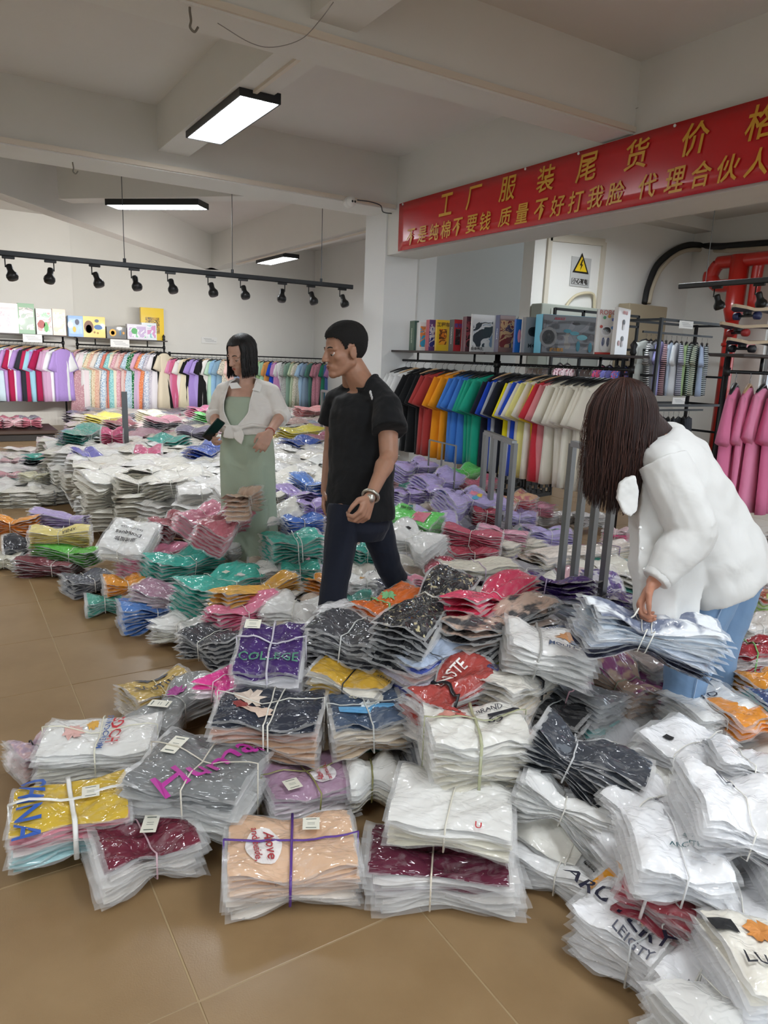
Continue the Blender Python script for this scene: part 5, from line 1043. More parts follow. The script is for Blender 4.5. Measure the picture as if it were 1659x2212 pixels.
# boxes on its shelf: px left, px spine edge, px right, top px
def shelf_box(xl, xm, xr, ytop, X, z, ang, **kw):
    # corner on the shelf line
    lo, hi = yb-.2, ya+.6
    for _ in range(30):
        mid = (lo+hi)/2
        if proj((X, mid, z))[0] > xm: lo = mid
        else: hi = mid
    P = Vector((X, lo, z)); u = Vector((math.cos(ang), math.sin(ang), 0)); v = Vector((-math.sin(ang), math.cos(ang), 0))
    Lf = solve_len(P, u, xr, .9); Ls = solve_len(P, v, xl, .5)
    k = 0
    while proj(P+Vector((0, 0, k)))[1] > ytop and k < 1: k += .004
    return toy_box(P, ang, max(.05, Lf), max(.03, min(.3, Ls)), k, **kw)
zz = sz+.011
SB = [(845, 851, 882, 706, '#5c8a58', '#3f7a3c', 'green window box of dark cars at the left end of shelf', dict(art=('#b8bcc0', '#8c9094', '#c8ccd0', 6.), blobs=[(.62, .8, .09, .09, '#3a1216'), (.62, .52, .1, .1, '#2c1012'), (.62, .24, .1, .1, '#3a1216')], stext=[('8PC-1', .5, .5, .03, '#d8e4d0')])),
      (883, 893, 900, 693, '#23463a', '#2d5436', 'tall dark green box with white side lettering', dict(stext=[('Gunmast', .5, .5, .045, '#e6ead8')])),
      (898, 905, 918, 696, '#e4e2de', '#e6e4e0', 'white box with blue and orange picture', dict(art=('#3ba0c4', '#d8884a', '#e4e2da', 12.))),
      (918, 925, 938, 691, '#5a3a78', '#b84a58', 'narrow purple and red robot picture box', dict(art=('#2c3480', '#c8c4d0', '#7a4a88', 14.))),
      (938, 941, 968, 691, '#e2b822', '#d8ac1c', 'yellow box with window showing orange digger', dict(window=('#e8982a', '#6a3c1c', '#d8741c'), text=[('工程车', .5, .84, .05, '#5a3a14')])),
      (968, 978, 995, 690, '#b02830', '#35373a', 'red and dark grey box with blue robot lettering', dict(window=('#26282a', '#3a2226', '#5a5a5e'), text=[('变形', .5, .8, .045, '#2c4c9c')], stext=[('CHARIOT', .5, .5, .04, '#d8d8d8')])),
      (996, 1004, 1014, 684, '#4a1c2c', '#5a2030', 'tall narrow maroon box between red and white boxes', dict(art=('#2a1018', '#8a3a44', '#50202c', 12.))),
      (1014, 1016, 1064, 679, '#dcdcdc', '#c8c8c8', 'large white and grey racing buggy box with black characters', dict(art=('#3c4248', '#dcdee0', '#7c98b8', 7.), text=[('合金攀爬', .28, .08, .035, '#1e1e22')])),
      (1066, 1075, 1108, 681, '#8a6a64', '#2c3c6c', 'navy spined box with red and gold robot picture', dict(art=('#7c3434', '#c8a47c', '#4c3c5c', 12.), stext=[('ROBOT', .5, .5, .03, '#c8d0e0')])),
      (1108, 1110, 1122, 690, '#1c6cc8', '#1c5cb0', 'narrow bright blue box with pink pattern', dict(blobs=[(.7, .5, .06, .2, '#d89ab8')])),
      (1124, 1131, 1158, 685, '#8c8c90', '#6c6c72', 'grey box printed with a black scope', dict(blobs=[(.75, .6, .16, .14, '#1c1e22'), (.55, .6, .14, .13, '#23252a')], text=[('M4', .5, .2, .05, '#23252a')])),
      (1152, 1166, 1286, 678, '#4a4a4e', '#5cb4d0', 'long dark box with pale blue toy blaster and target disc', dict(art=('#3a3a3e', '#5c5a60', '#7a7268', 6.), blobs=[(.12, .42, .26, .26, '#8c8e90'), (.12, .42, .19, .19, '#47494c'), (.12, .42, .1, .1, '#9c9ea0'), (.45, .6, .12, .05, '#4c9ab0'), (.58, .55, .14, .05, '#58a8bc'), (.72, .45, .16, .07, '#78c4d4'), (.66, .22, .06, .14, '#3c8ca4'), (.88, .2, .06, .13, '#4898b0'), (.6, .8, .12, .04, '#2a2c30')], text=[('战斗精英', .28, .1, .035, '#d89a34'), ('ASAULT', .3, .9, .03, '#c83c50')]))]
for xl, xm, xr, yt, fc, sc_, lb, kw in SB:
    shelf_box(xl, xm, xr, yt, RX-.1, zz, -.25, front=fc, side=sc_, label=lb+', on right shelf', **kw)
tb = shelf_box(1281, 1283, 1326, 668, RX-.12, zz, -.55, front='#e6e4e0', side='#d8d4d0', label='white and red boxed toy robot with black round head, right shelf', blobs=[(.5, .52, .13, .12, '#e9eaec'), (.5, .53, .1, .085, '#15171c'), (.46, .54, .012, .014, '#c8e0f0'), (.54, .54, .012, .014, '#c8e0f0'), (.5, .22, .12, .16, '#f2f2f4'), (.38, .28, .035, .1, '#2c4a90'), (.62, .28, .035, .1, '#2c4a90'), (.22, .62, .035, .035, '#d05a50'), (.8, .6, .04, .04, '#4a8ad0'), (.35, .82, .035, .035, '#5aa87c'), (.58, .85, .035, .035, '#d8a050'), (.78, .78, .035, .035, '#7a8ad0')], text=[('ROBOT', .6, .93, .05, '#c87c78')])
Lf = 0
for ch in tb.children:
    if ch.name.startswith('carton'): Lf = ch.dimensions.x; Hb = ch.dimensions.z
MB().box((Lf*.5, -.0045, Hb*.025), (Lf*.98, .002, Hb*.05)).obj('red_band', plain('#c8382c', .4), tb)
# second, side-on white/red panel of the robot box
shelf_box(1325, 1326, 1352, 664, RX-.13, zz, .35, front='#e2dedb', side='#d4d0cc', label='end panel carton with small robot pictures and red top, right shelf end', blobs=[(.5, .7, .07, .06, '#1c1e24'), (.5, .6, .06, .07, '#e9eaec'), (.5, .35, .07, .06, '#1c1e24'), (.5, .24, .06, .07, '#e4dcdc'), (.25, .25, .06, .06, '#d8a0a0')], text=[('小微机器', .5, .9, .03, '#c8342c')])

# price card on a rack
def card(loc, ang, w_, h_, label, col='#e4e4e2'):
    t = empty('price_card', loc, ang, label, 'price card')
    MB().box((0, 0, 0), (w_, .006, h_)).obj('card', plain(col, .4), t)
    for i in range(3): MB().box((w_*.1*(i-1), -.0036, h_*(.22-.2*i)), (w_*(.5+.1*i), .001, h_*.05)).obj('printed_line', plain('#8c8e94', .5), t)
    return t

# ============ left racks, running along x
def xr(px, z, Y): return aty(px, 760, Y).x
PAST = [('pale blue', '#a6d4e4'), ('orchid pink', '#d8b4d8'), ('white', '#ecebf0'), ('charcoal', '#2c3038'), ('ice blue', '#cfe4ee'), ('lilac', '#c49ad8'), ('crimson', '#b02450'), ('white', '#e8e6ee'), ('lilac', '#b494d4'), ('charcoal', '#30323c'), ('crimson', '#b42a54'), ('sky blue', '#9ed0e4'), ('lilac', '#b890d4'), ('raspberry', '#a82050'), ('dusty pink', '#c8a0c0'), ('dusty pink', '#cfaac8'), ('white', '#eceef2'), ('lilac', '#b496dc')]
t1 = rack((aty(-90, 720, 14.1).x, 14.1, 0), 0, aty(135, 720, 14.1).x-aty(-90, 720, 14.1).x, 1.66, 1.545, 'black pipe rack of pastel tees at the far left', finial=False)
pxs = np.linspace(-12, 138, len(PAST))
cnt = {}
for k, (nm, hx) in enumerate(PAST):
    cnt[nm] = cnt.get(nm, 0)+1; x = aty(pxs[k], 800, 14.1).x
    hang('tee', (x, 14.1, 1.44), random.uniform(.5, .75), cloth(hx), '%s t-shirt, %s of its colour on the far left rack' % (nm, ORD[cnt[nm]-1]), 'pastel tees on the far left rack', 'wood' if k % 3 != 1 else 'black', 1.0, k, 1.0)
t2x0, t2x1 = aty(166, 728, 14.5).x, aty(354, 738, 14.5).x
rack((t2x0, 14.5, 0), 0, t2x1-t2x0, 1.655, 1.53, 'black pipe rack of patterned dresses left of the woman')
DR = [('dusty rose patterned', '#c89aa4', 'dots', '#e4c8cc'), ('white', '#e8e6e6', 'plain', 0), ('pink edged white', '#ecdfe4', 'plain', 0), ('mint floral', '#d8e6e0', 'floral', '#9cb8a8'), ('cream floral', '#e8dcc0', 'floral', '#cfae78'), ('peach floral', '#e2bca8', 'floral', '#c88c7c'), ('ivory', '#e6e0d8', 'plain', 0), ('blue floral', '#dce8f0', 'floral', '#4c88b8'), ('coral', '#e08878', 'plain', 0), ('aqua', '#a8dcdc', 'floral', '#58a8b0'), ('cream', '#e8e2cc', 'plain', 0), ('pink floral', '#e4bcc4', 'floral', '#c87484'), ('blush', '#e6ccc8', 'plain', 0), ('rose floral', '#e0b0a8', 'floral', '#b86460'), ('pale blue floral', '#c8dce8', 'floral', '#7ca0c0'), ('emerald dotted', '#1f7040', 'dots', '#d8e8d8'), ('lilac', '#d4bcd8', 'plain', 0), ('pink', '#e2b4cc', 'plain', 0), ('orange patterned', '#e88858', 'dots', '#f0c0a0'), ('white and blue floral', '#e4e8f0', 'floral', '#6888b8'), ('silver floral', '#d8d4dc', 'floral', '#9c94b0'), ('white', '#ece8ee', 'plain', 0), ('black', '#18181a', 'plain', 0), ('cream', '#e4d8c0', 'plain', 0)]
pxs = np.linspace(180, 356, len(DR)); cnt = {}
for k, (nm, hx, kd, c2) in enumerate(DR):
    cnt[nm] = cnt.get(nm, 0)+1; x = aty(pxs[k], 800, 14.5).x
    m_ = cloth(hx, kd, c2, 42.) if kd != 'plain' else cloth(hx)
    hang('dress', (x, 14.5, 1.425), random.uniform(.35, .7) if k else .1, m_, '%s dress%s on the rack left of the woman' % (nm, ', %s of that colour' % ORD[cnt[nm]-1] if cnt[nm] > 1 else ''), 'dresses on the middle rack', 'black' if k % 5 else 'wood', .96, k, 1.0)
Y3 = 14.6; x0, x1 = aty(366, 760, Y3).x, aty(838, 785, Y3).x
rack((x0, Y3, 0), 0, x1-x0, 1.46, 1.43, 'long low black rack of dresses along the rear wall', shelf=False, finial=False)
D3 = [('pink', '#e092b8', 'plain', 0), ('rose', '#d0688c', 'plain', 0), ('white', '#e8e4e0', 'plain', 0), ('cream', '#e6dcc0', 'plain', 0), ('black', '#18181a', 'plain', 0), ('lavender', '#a890d4', 'plain', 0), ('lavender', '#b09cdc', 'plain', 0), ('black', '#1a1a1c', 'plain', 0), ('white', '#eceae8', 'plain', 0), ('mint', '#b8dcc4', 'plain', 0), ('sky blue', '#94bcdc', 'plain', 0), ('blue grey', '#8cacc4', 'plain', 0), ('cream floral', '#e8e2d0', 'floral', '#8c6c5c'), ('peach', '#ecc4b4', 'plain', 0), ('blush', '#ecc8c0', 'plain', 0), ('light blue', '#b0cce4', 'plain', 0),
      ('pink', '#e8b0c8', 'plain', 0), ('pink', '#dca4c4', 'plain', 0), ('black floral', '#1c1c1e', 'floral', '#b03040'), ('black', '#1c1c1e', 'plain', 0), ('pale green', '#bcdca8', 'plain', 0), ('mint', '#a8d0b0', 'plain', 0), ('amber', '#d89858', 'plain', 0), ('royal blue', '#1c48c0', 'plain', 0), ('orchid', '#c890c0', 'plain', 0), ('white', '#e6e6e6', 'plain', 0), ('silver', '#b8bcb8', 'dots', '#8c908c'), ('sage', '#8ca898', 'plain', 0), ('pale green', '#c8d8b8', 'plain', 0), ('cream floral', '#e4e0d0', 'dots', '#a89878'), ('pale blue', '#b0d0ec', 'plain', 0), ('steel blue', '#90a8c0', 'plain', 0), ('teal grey', '#5c8c80', 'plain', 0), ('dusty pink', '#d090a0', 'dots', '#b87080'), ('dusty pink', '#d898a8', 'dots', '#c07888'), ('jade', '#2c8468', 'plain', 0), ('slate blue', '#5c74b0', 'plain', 0), ('mauve', '#b884b4', 'plain', 0), ('grey', '#9c98a8', 'plain', 0)]
pxs = np.linspace(374, 728, len(D3)); cnt = {}
for k, (nm, hx, kd, c2) in enumerate(D3):
    cnt[nm] = cnt.get(nm, 0)+1; x = aty(pxs[k], 800, Y3).x
    m_ = cloth(hx, kd, c2, 42.) if kd != 'plain' else cloth(hx)
    hang('dress', (x, Y3, 1.325), random.uniform(.2, .7), m_, '%s dress%s on the long rack at the rear wall' % (nm, ', %s of that colour' % ORD[cnt[nm]-1] if cnt[nm] > 1 else ''), 'dresses on the long rear rack', 'black' if k % 4 else 'wood', .84, k, 1.0)
# toy boxes on the two left shelves
def left_box(xl, xr_, yt, Y, z, front, label, depth=.14, **kw):
    a, c_ = aty(xl, 720, Y).x, aty(xr_, 720, Y).x; k = 0
    while proj((a, Y, z+k))[1] > yt and k < 1.2: k += .005
    return toy_box(Vector((a, Y-.12, z)), 0, c_-a, depth, k, front, kw.pop('side', front), label, **kw)
s1, s2 = 1.671, 1.666
left_box(-40, 40, 652, 14.1, s1, '#ece4e4', 'white and pink toy kitchen box at the far left shelf', art=('#d8a0a8', '#ece8e8', '#8cbca8', 5.), window=('#e0c8cc', '#c87888', '#f0ecec'))
left_box(40, 75, 655, 14.1, s1, '#4a8c58', 'green edged box with pink window panel, far left shelf', art=('#3c6c48', '#d8a8a8', '#2c4c38', 6.))
left_box(78, 112, 667, 14.1, s1, '#c8d0cc', 'box with red pot and green lids, far left shelf', art=('#b03430', '#a8b4bc', '#3c9450', 8.), blobs=[(.3, .4, .14, .16, '#a82c2c'), (.6, .3, .08, .2, '#4cac50')])
left_box(113, 141, 668, 14.1, s1, '#e8c8b0', 'orange and white food picture box, far left shelf', art=('#e8a060', '#e6e2da', '#7cb87c', 9.))
left_box(146, 178, 682, 14.5, s2, '#4a90d0', 'blue half of box with toy microphone picture', art=('#3c80c8', '#4a94d8', '#d8c040', 5.), blobs=[(.6, .7, .1, .14, '#3a4a6a'), (.4, .35, .08, .14, '#e8c430')])
left_box(178, 225, 683, 14.5, s2, '#ecc42c', 'yellow box with brown duck picture and cat silhouettes', blobs=[(.25, .5, .22, .3, '#7a4a28'), (.25, .4, .14, .2, '#e8742c'), (.68, .5, .2, .12, '#2c6cb0'), (.5, .25, .05, .05, '#a87c20'), (.65, .22, .05, .05, '#a87c20'), (.62, .8, .1, .08, '#4c5c7c')])
left_box(228, 270, 706, 14.5, s2, '#1c1e20', 'black box with yellow orange flower picture', blobs=[(.3, .5, .3, .32, '#e8b02c'), (.3, .48, .16, .18, '#dc5c34'), (.68, .5, .06, .25, '#3c7cac'), (.85, .5, .1, .12, '#d89a3c')])
left_box(272, 315, 700, 14.5, s2, '#dcd8e4', 'pale box with purple and green gadgets', art=('#b8a0c8', '#e4e2ea', '#64b87c', 9.), blobs=[(.35, .55, .2, .2, '#4caa5c')])
left_box(303, 335, 697, 14.52, s2, '#d8e0e4', 'white and teal box with pink drone picture', art=('#c888b8', '#dce4e8', '#6cb8b8', 9.))
left_box(302, 351, 664, 14.68, s2, '#e8c41c', 'tall yellow box with brown window and yellow robot, on rear shelf', depth=.1, window=('#c89c1c', '#5c4820', '#e0b830'))
card(Vector((aty(70, 730, 13.92).x, 13.9, 1.6)), 0, .3, .13, 'white price card on the far left rack shelf')
card(Vector((aty(259, 740, 14.3).x, 14.3, 1.58)), 0, .34, .14, 'white price card on the patterned dress rack')
card(Vector((aty(452, 735, 15.28).x, 15.28, aty(452, 735, 15.28).z)), 0, .34, .13, 'small white notice on the rear wall above the woman')
# low platform with garments at the far left
pl = empty('display_platform', (0, 0, 0), 0, 'low dark wooden platform covered with folded clothes at far left', 'platform')
q1, q2 = atz(-40, 975, .0), atz(104, 945, 0)
MB().box(((q1.x+q2.x)/2-.4, 13.0, .14), (q2.x-q1.x+1.0, 1.1, .06), bev=.01).obj('platform_top', plain('#3a2820', .5, var=.2), pl)
MB().box(((q1.x+q2.x)/2-.4, 13.0, .06), (q2.x-q1.x+.9, 1.0, .11)).obj('platform_base', plain('#1c1614', .5), pl)
r = random.Random(4)
for i in range(14):
    x, y = q2.x-.25-(i % 7)*.28, 12.75+(i//7)*.45
    bundle((x, y, .17+.09), Vector((1, r.uniform(-.4, .4), 0)), .32, .26, .15, 4, [r.choice(['#b46878', '#c09cc0', '#7c7c88', '#d0a8b0', '#a86070', '#a898c8'])]*2, 'folded pastel bundle on the low platform, %s row, %s from its right' % (['front', 'back'][i//7], ORD[i % 7]), res=0, joined=True, group='folded bundles on the low platform', seed=i)
# ============ striped polo rack against the panel wall
Ys = 6.0
def PS(px, py, Y=Ys): return aty(px, py, Y)
sx0, sx1 = PS(1392, 690).x, PS(1543, 690).x; ztop = 2.1
t = empty('display_rack', (sx0, Ys, 0), 0, 'square black steel rack of striped polo shirts and black shorts', 'garment rack'); L_ = sx1-sx0
bk = plain('#1d1f21', .4, .3)
def bar(p, q, w_=.035, nm='frame_bar', par=None): 
    p, q = Vector(p), Vector(q); d = q-p; M = frame_mat((p+q)/2, d, (0, 0, 1) if abs(d.normalized().z) < .9 else (0, 1, 0)); L2 = d.length/2; h = w_/2
    return MB().add([M @ Vector((x*L2, y*h, z*h)) for z in (-1, 1) for x, y in ((-1, -1), (1, -1), (1, 1), (-1, 1))], [(3, 2, 1, 0), (4, 5, 6, 7), (0, 1, 5, 4), (1, 2, 6, 5), (2, 3, 7, 6), (3, 0, 4, 7)]).obj(nm, bk if par is None else par[1], t if par is None else par[0])
for x in (0, L_):
    for y in (-.25, .25): bar((x, y, 0), (x, y, ztop), nm='post')
    for z in (ztop-.02, 1.72, 1.42, 1.06, .7): bar((x, -.25, z), (x, .25, z), .028)
for y in (-.25, .25):
    for z in (ztop-.02, 1.06): bar((0, y, z), (L_, y, z), .03)
bar((0, 0, ztop-.16), (L_, 0, ztop-.16), .024, 'rail'); bar((0, 0, .98), (L_, 0, .98), .024, 'rail')
ST = [('grey with green collar', '#a4a8a4', 'plain', 0), ('black and white striped', '#d8d8d8', 'stripes', '#1c1c20'), ('plain grey', '#7c7e84', 'plain', 0), ('periwinkle', '#a4a4dc', 'plain', 0), ('red and black striped', '#c8a0a8', 'stripes', '#2a1c20'), ('pale blue', '#b4c4d8', 'plain', 0), ('white', '#d8dce0', 'plain', 0), ('navy striped', '#d4d4e0', 'stripes', '#282c44'), ('lime green', '#a4c08c', 'plain', 0), ('dark green striped', '#c0ccc4', 'stripes', '#1c3434'), ('cream striped', '#e0e0cc', 'stripes', '#2c4838'), ('light blue', '#a8b8d4', 'plain', 0), ('outermost navy and white striped', '#ccd4d4', 'stripes', '#1c2a34')]
for k, (nm, hx, kd, c2) in enumerate(ST):
    x = PS(np.linspace(1392, 1525, len(ST))[k], 760).x
    hang('polo', (x, Ys, ztop-.265), random.uniform(.35, .7) if k else .15, cloth(hx, kd, c2 or '#ffffff', 9.) if kd != 'plain' else cloth(hx), '%s polo shirt on the square black rack' % nm, 'polo shirts on the square rack', 'black', .8, k, .9)
for k in range(9):
    x = PS(np.linspace(1402, 1490, 9)[k], 880).x
    o = hang('shorts', (x, Ys, .87), random.uniform(.3, .8), cloth(['#1c1d20', '#24262a', '#2c3038'][k % 3]), 'dark shorts, %s from the left on the lower rail' % ORD[k], 'dark shorts on the square rack', 'black', .8, k)
card(Vector((PS(1483, 697, 5.72).x, 5.72, 2.04)), 0, .26, .09, 'white price card on top of the square rack'); card(Vector((PS(1466, 864, 5.72).x, 5.72, 1.12)), 0, .24, .08, 'white price card on the middle shelf of the square rack')
# black frame rack part between (behind robot box)
tt = empty('display_rack', (0, 0, 0), 0, 'narrow black steel rack behind the boxed robot, with red and blue garments', 'garment rack')
for px in (1200, 1262, 1345, 1382):
    p = PS(px, 660, 6.4); bar((p.x, 6.4, 0), (p.x, 6.4, 2.16), .03, 'post', (tt, bk))
pA, pB = PS(1200, 660, 6.4), PS(1382, 665, 6.4)
for z in (2.15, 2.02, 1.6): bar((pA.x, 6.4, z), (pB.x, 6.4, z), .03, 'frame_bar', (tt, bk))
for k, (px, hx, kd, c2, nm) in enumerate(((1210, '#d8b8c0', 'dots', '#7c3444', 'pink floral'), (1226, '#d4c0c4', 'dots', '#8c3c50', 'second pink floral'), (1300, '#a83c5c', 'dots', '#2c3c8c', 'crimson and blue'), (1318, '#7c7cc4', 'stripes', '#2c2c60', 'violet striped'), (1336, '#6c5c9c', 'dots', '#c83c48', 'purple'), (1352, '#4c5cac', 'dots', '#d06c3c', 'blue and orange'))):
    hang('tee', (PS(px, 780, 6.4).x, 6.4, 1.5), random.uniform(.2, .6), cloth(hx, kd, c2, 26.), '%s garment behind the shelf of boxed toys' % nm, 'patterned garments behind the toy shelf', 'black', .9, k, cat='garment')
# ============ pink tees rack at the right edge with skateboards
RPX = 5.05; p0 = atd(1573, 780, 5.3); p1 = p0+Vector((1.6, -.35, 0))
d_ = (p1-p0); ang = math.atan2(d_.y, d_.x)
rk = rack((p0.x, p0.y, 0), ang, d_.length, 1.62, 1.5, 'black pipe rack of pink tees at the right edge', finial=False)
for k in range(6):
    q = p0+d_*(.06+.085*k)
    hang('tee', (q.x, q.y, 1.385), ang+PI/2-.95+random.uniform(-.1, .1), cloth(['#e07ca4', '#e688ae', '#ea90b4'][k % 3]), 'pink t-shirt, %s from the left on the right edge rack' % ORD[k], 'pink tees at the right edge', 'wood' if k in (1, 3) else 'black', 1.04, k)
def skateboard(loc, ang, label, deck, wheel):
    t = empty('skateboard', loc, ang, label, 'skateboard'); rings = []
    for s in np.linspace(-1, 1, 15):
        w_ = .1*math.sqrt(max(.02, 1-abs(s)**4)); z = .03*max(0, abs(s)-.7)/.3+.012*math.cos(s*PI); rings.append([Vector((s*.39, -w_, z)), Vector((s*.39, w_, z)), Vector((s*.39, w_*.97, z+.012)), Vector((s*.39, -w_*.97, z+.012))])
    MB().loft(rings).obj('deck', plain(deck, .5, var=.2), t); MB().loft([[Vector((v.x*1.004, v.y*1.01, v.z+.001+.010*(v.z > rg[0].z+.006))) for v in rg] for rg in rings]).obj('deck_edge', plain('#c8b498', .6), t)
    for sx in (-.24, .24):
        MB().tube([(sx, -.07, -.035), (sx, .07, -.035)], .009, 8).obj('axle', plain('#2a2a2c', .4), t, True); MB().box((sx, 0, -.012), (.06, .04, .035), bev=.008).obj('truck', plain('#232325', .4), t)
        for sy in (-.085, .085): MB().tube([(sx, sy-.018, -.035), (sx, sy+.018, -.035)], .028, 14).obj('wheel', plain(wheel, .4), t, True)
    return t
for k, (dz, a_, col, wc, lb) in enumerate(((.075, .1, '#2c2a48', '#2a2a30', 'lowest skateboard with grey deck on the pink tee rack'), (.19, -.15, '#3a2c50', '#a02c2c', 'middle skateboard with red wheels on the pink tee rack'), (.31, .12, '#2a3050', '#28305c', 'top skateboard with dark wheels on the pink tee rack'))):
    q = p0+d_*.2; skateboard((q.x, q.y, 1.63+dz), ang+a_, lb, col, wc)
# a red sticker board seen outside through the window
sg = empty('wall_sign', (9.4, 4.9, 1.25), 0, 'small red sign with white strokes behind the pink tees', 'sign')
MB().box((0, 0, 0), (.02, .5, .32)).obj('sign_plate', plain('#c82c2c', .4), sg)
for i in range(3): MB().box((-.012, .12-.12*i, .02), (.004, .05, .18)).obj('white_stroke', plain('#eeeeee', .4), sg)
# ============ grey steel frames between heap and rack
def steel_frame(x0, x1, yt, yb_, D, D2, label, n=4, w_=.035):
    gm = plain('#8b8d8e', .35, .7, name='brushed_steel'); t = empty('barrier_rail', (0, 0, 0), 0, label, 'steel frame')
    a = atd(x0, yt, D); c_ = atd(x1, yt+4, D2); c_.z = a.z; d = c_-a
    for i in range(n):
        p = a+d*(i/(n-1)); bar((p.x, p.y, 0), (p.x, p.y, p.z), w_, 'post', (t, gm))
    bar(a, c_, w_, 'top_bar', (t, gm))
    return t
steel_frame(1050, 1113, 934, 1045, 5.6, 4.9, 'grey steel frame of four bars left of the black crate')
steel_frame(1238, 1335, 958, 1150, 3.6, 3.2, 'grey steel frame of four bars partly behind the long dark hair', w_=.03)
steel_frame(928, 986, 950, 1000, 6.6, 6.2, 'thin pale steel frame below the orange tees', n=3, w_=.012)
steel_frame(696, 716, 844, 900, 9.5, 9.2, 'small grey steel frame left of the walking man\'s shoulder', n=3, w_=.03)
p = atd(268, 846, 8.2); tag(MB().box((p.x, p.y, p.z-.5), (.06, .03, 1.0)).obj('steel_post', plain('#6c6e6f', .4, .6)), 'single grey steel post standing in front of the patterned dresses', 'post')
# black mesh crates under the rack
def crate(loc, ang, W_, D_, H_, label):
    t = empty('crate', loc, ang, label, 'crate'); bm = plain('#17181a', .5)
    for x in (-1, 1):
        for y in (-1, 1): MB().box((x*W_/2, y*D_/2, H_/2), (.03, .03, H_), bev=.004).obj('corner_post', bm, t)
    for z in (.02, H_-.02):
        for y in (-1, 1): MB().box((0, y*D_/2, z), (W_, .02, .04)).obj('edge_rail', bm, t)
        for x in (-1, 1): MB().box((x*W_/2, 0, z), (.02, D_, .04)).obj('edge_rail', bm, t)
    mb = MB()
    for y in (-1, 1):
        for i in range(9):
            for j in range(4):
                if (i+j) % 2 == 0: mb.box((-W_/2+W_*(i+.5)/9, y*D_/2, .05+(H_-.1)*(j+.5)/4), (W_/9*1.05, .008, (H_-.1)/4*1.05))
    tag(mb.obj('lattice', bm, t), kind='stuff'); MB().box((0, 0, .02), (W_-.02, D_-.02, .02)).obj('crate_floor', bm, t); return t
crate(atz(1135, 1052, 0)+Vector((.25, .3, 0)), .1, .62, .42, .26, 'black plastic lattice crate under the ivory tees'); crate((5.75, 6.1, 0), .2, .5, .4, .3, 'black plastic lattice crate in the shadow behind the long hair')
# ================================================================== PEOPLE
SKIN = lambda c: skin_mat(c)
def skin_mat(c):
    key = ('skin', c)
    if key in MATS: return MATS[key]
    m, nt, b = newmat('skin'); b.inputs['Base Color'].default_value = srgb(c); b.inputs['Roughness'].default_value = .5
    b.inputs['Subsurface Weight'].default_value = .12; b.inputs['Subsurface Radius'].default_value = (.012, .004, .002); b.inputs['Subsurface Scale'].default_value = 1.0
    tc = N(nt, 'ShaderNodeTexCoord'); n_ = N(nt, 'ShaderNodeTexNoise', Scale=26., Detail=5.0); nt.links.new(tc.outputs['Object'], n_.inputs['Vector'])
    mx = N(nt, 'ShaderNodeMix', data_type='RGBA'); s = srgb(c); mx.inputs[6].default_value = tuple(v*.82 for v in s[:3])+(1,); mx.inputs[7].default_value = (min(1, s[0]*1.12), s[1]*1.05, s[2]*1.02, 1)
    nt.links.new(n_.outputs['Fac'], mx.inputs[0]); nt.links.new(mx.outputs[2], b.inputs['Base Color'])
    MATS[key] = m; return m
def weld(mb, name, mat, parent, voxel=.006, smooth=3, disp=0, dsize=.08, solid=0):
    """fuse the closed shells in mb into one continuous skin"""
    me = mb.mesh(name); me.materials.clear(); o = bpy.data.objects.new(name, me); COL.objects.link(o)
    rm = o.modifiers.new('r', 'REMESH'); rm.mode = 'VOXEL'; rm.voxel_size = voxel; rm.use_smooth_shade = True
    sm = o.modifiers.new('s', 'SMOOTH'); sm.factor = .5; sm.iterations = smooth
    if disp:
        tx = bpy.data.textures.new('folds', 'CLOUDS'); tx.noise_scale = dsize; tx.noise_depth = 1
        dm = o.modifiers.new('d', 'DISPLACE'); dm.texture = tx; dm.strength = disp; dm.mid_level = .5
    bpy.context.view_layer.update(); dg = bpy.context.evaluated_depsgraph_get()
    m2 = bpy.data.meshes.new_from_object(o.evaluated_get(dg)); o.modifiers.clear(); o.data = m2; bpy.data.meshes.remove(me)
    m2.name = name; m2.materials.clear(); m2.materials.append(mat); m2.polygons.foreach_set('use_smooth', [True]*len(m2.polygons))
    o.parent = parent
    if parent is not None:
        o.matrix_parent_inverse = Matrix.Identity(4); o.location = -Vector(parent.location)
    return o
def cut(o, pred, thick=.0035, hem=None, hem_r=.004, hem_name='hem', hem_min=24):
    """open the garment where pred holds; the raw edge gets a rolled hem"""
    bm = bmesh.new(); bm.from_mesh(o.data); bmesh.ops.delete(bm, geom=[v for v in bm.verts if pred(v.co)], context='VERTS')
    lone = [v for v in bm.verts if not v.link_faces]; bmesh.ops.delete(bm, geom=lone, context='VERTS')
    left = set(ed for ed in bm.edges if ed.is_boundary); loops = []
    while left:
        ed = left.pop(); ch = [ed.verts[0], ed.verts[1]]
        while True:
            nx_ = [q for q in ch[-1].link_edges if q in left]
            if not nx_: break
            left.discard(nx_[0]); v = nx_[0].other_vert(ch[-1])
            if v is ch[0]: break
            ch.append(v)
        loops.append(ch)
    for ch in loops:
        n = len(ch)
        if n < hem_min: continue
        P = [v.co.copy() for v in ch]
        for _ in range(14): P = [(P[k-1]+P[k]*2+P[(k+1) % n])/4 for k in range(n)]
        for v, p in zip(ch, P): v.co = p
        if hem:
            Q = P[::3]; Q.append(Q[0].copy()); h = MB().tube(Q, hem_r, 6).obj(hem_name, hem, o.parent, True); h.location = o.location
    bm.to_mesh(o.data); bm.free(); m_ = o.modifiers.new('s', 'SOLIDIFY'); m_.thickness = thick; m_.offset = -1; return o
def skinpart(mb, name, mat, parent, smooth=True):
    o = mb.obj(name, mat, parent, smooth)
    o.location = -Vector(parent.location) if parent.parent is None else (0, 0, 0); return o
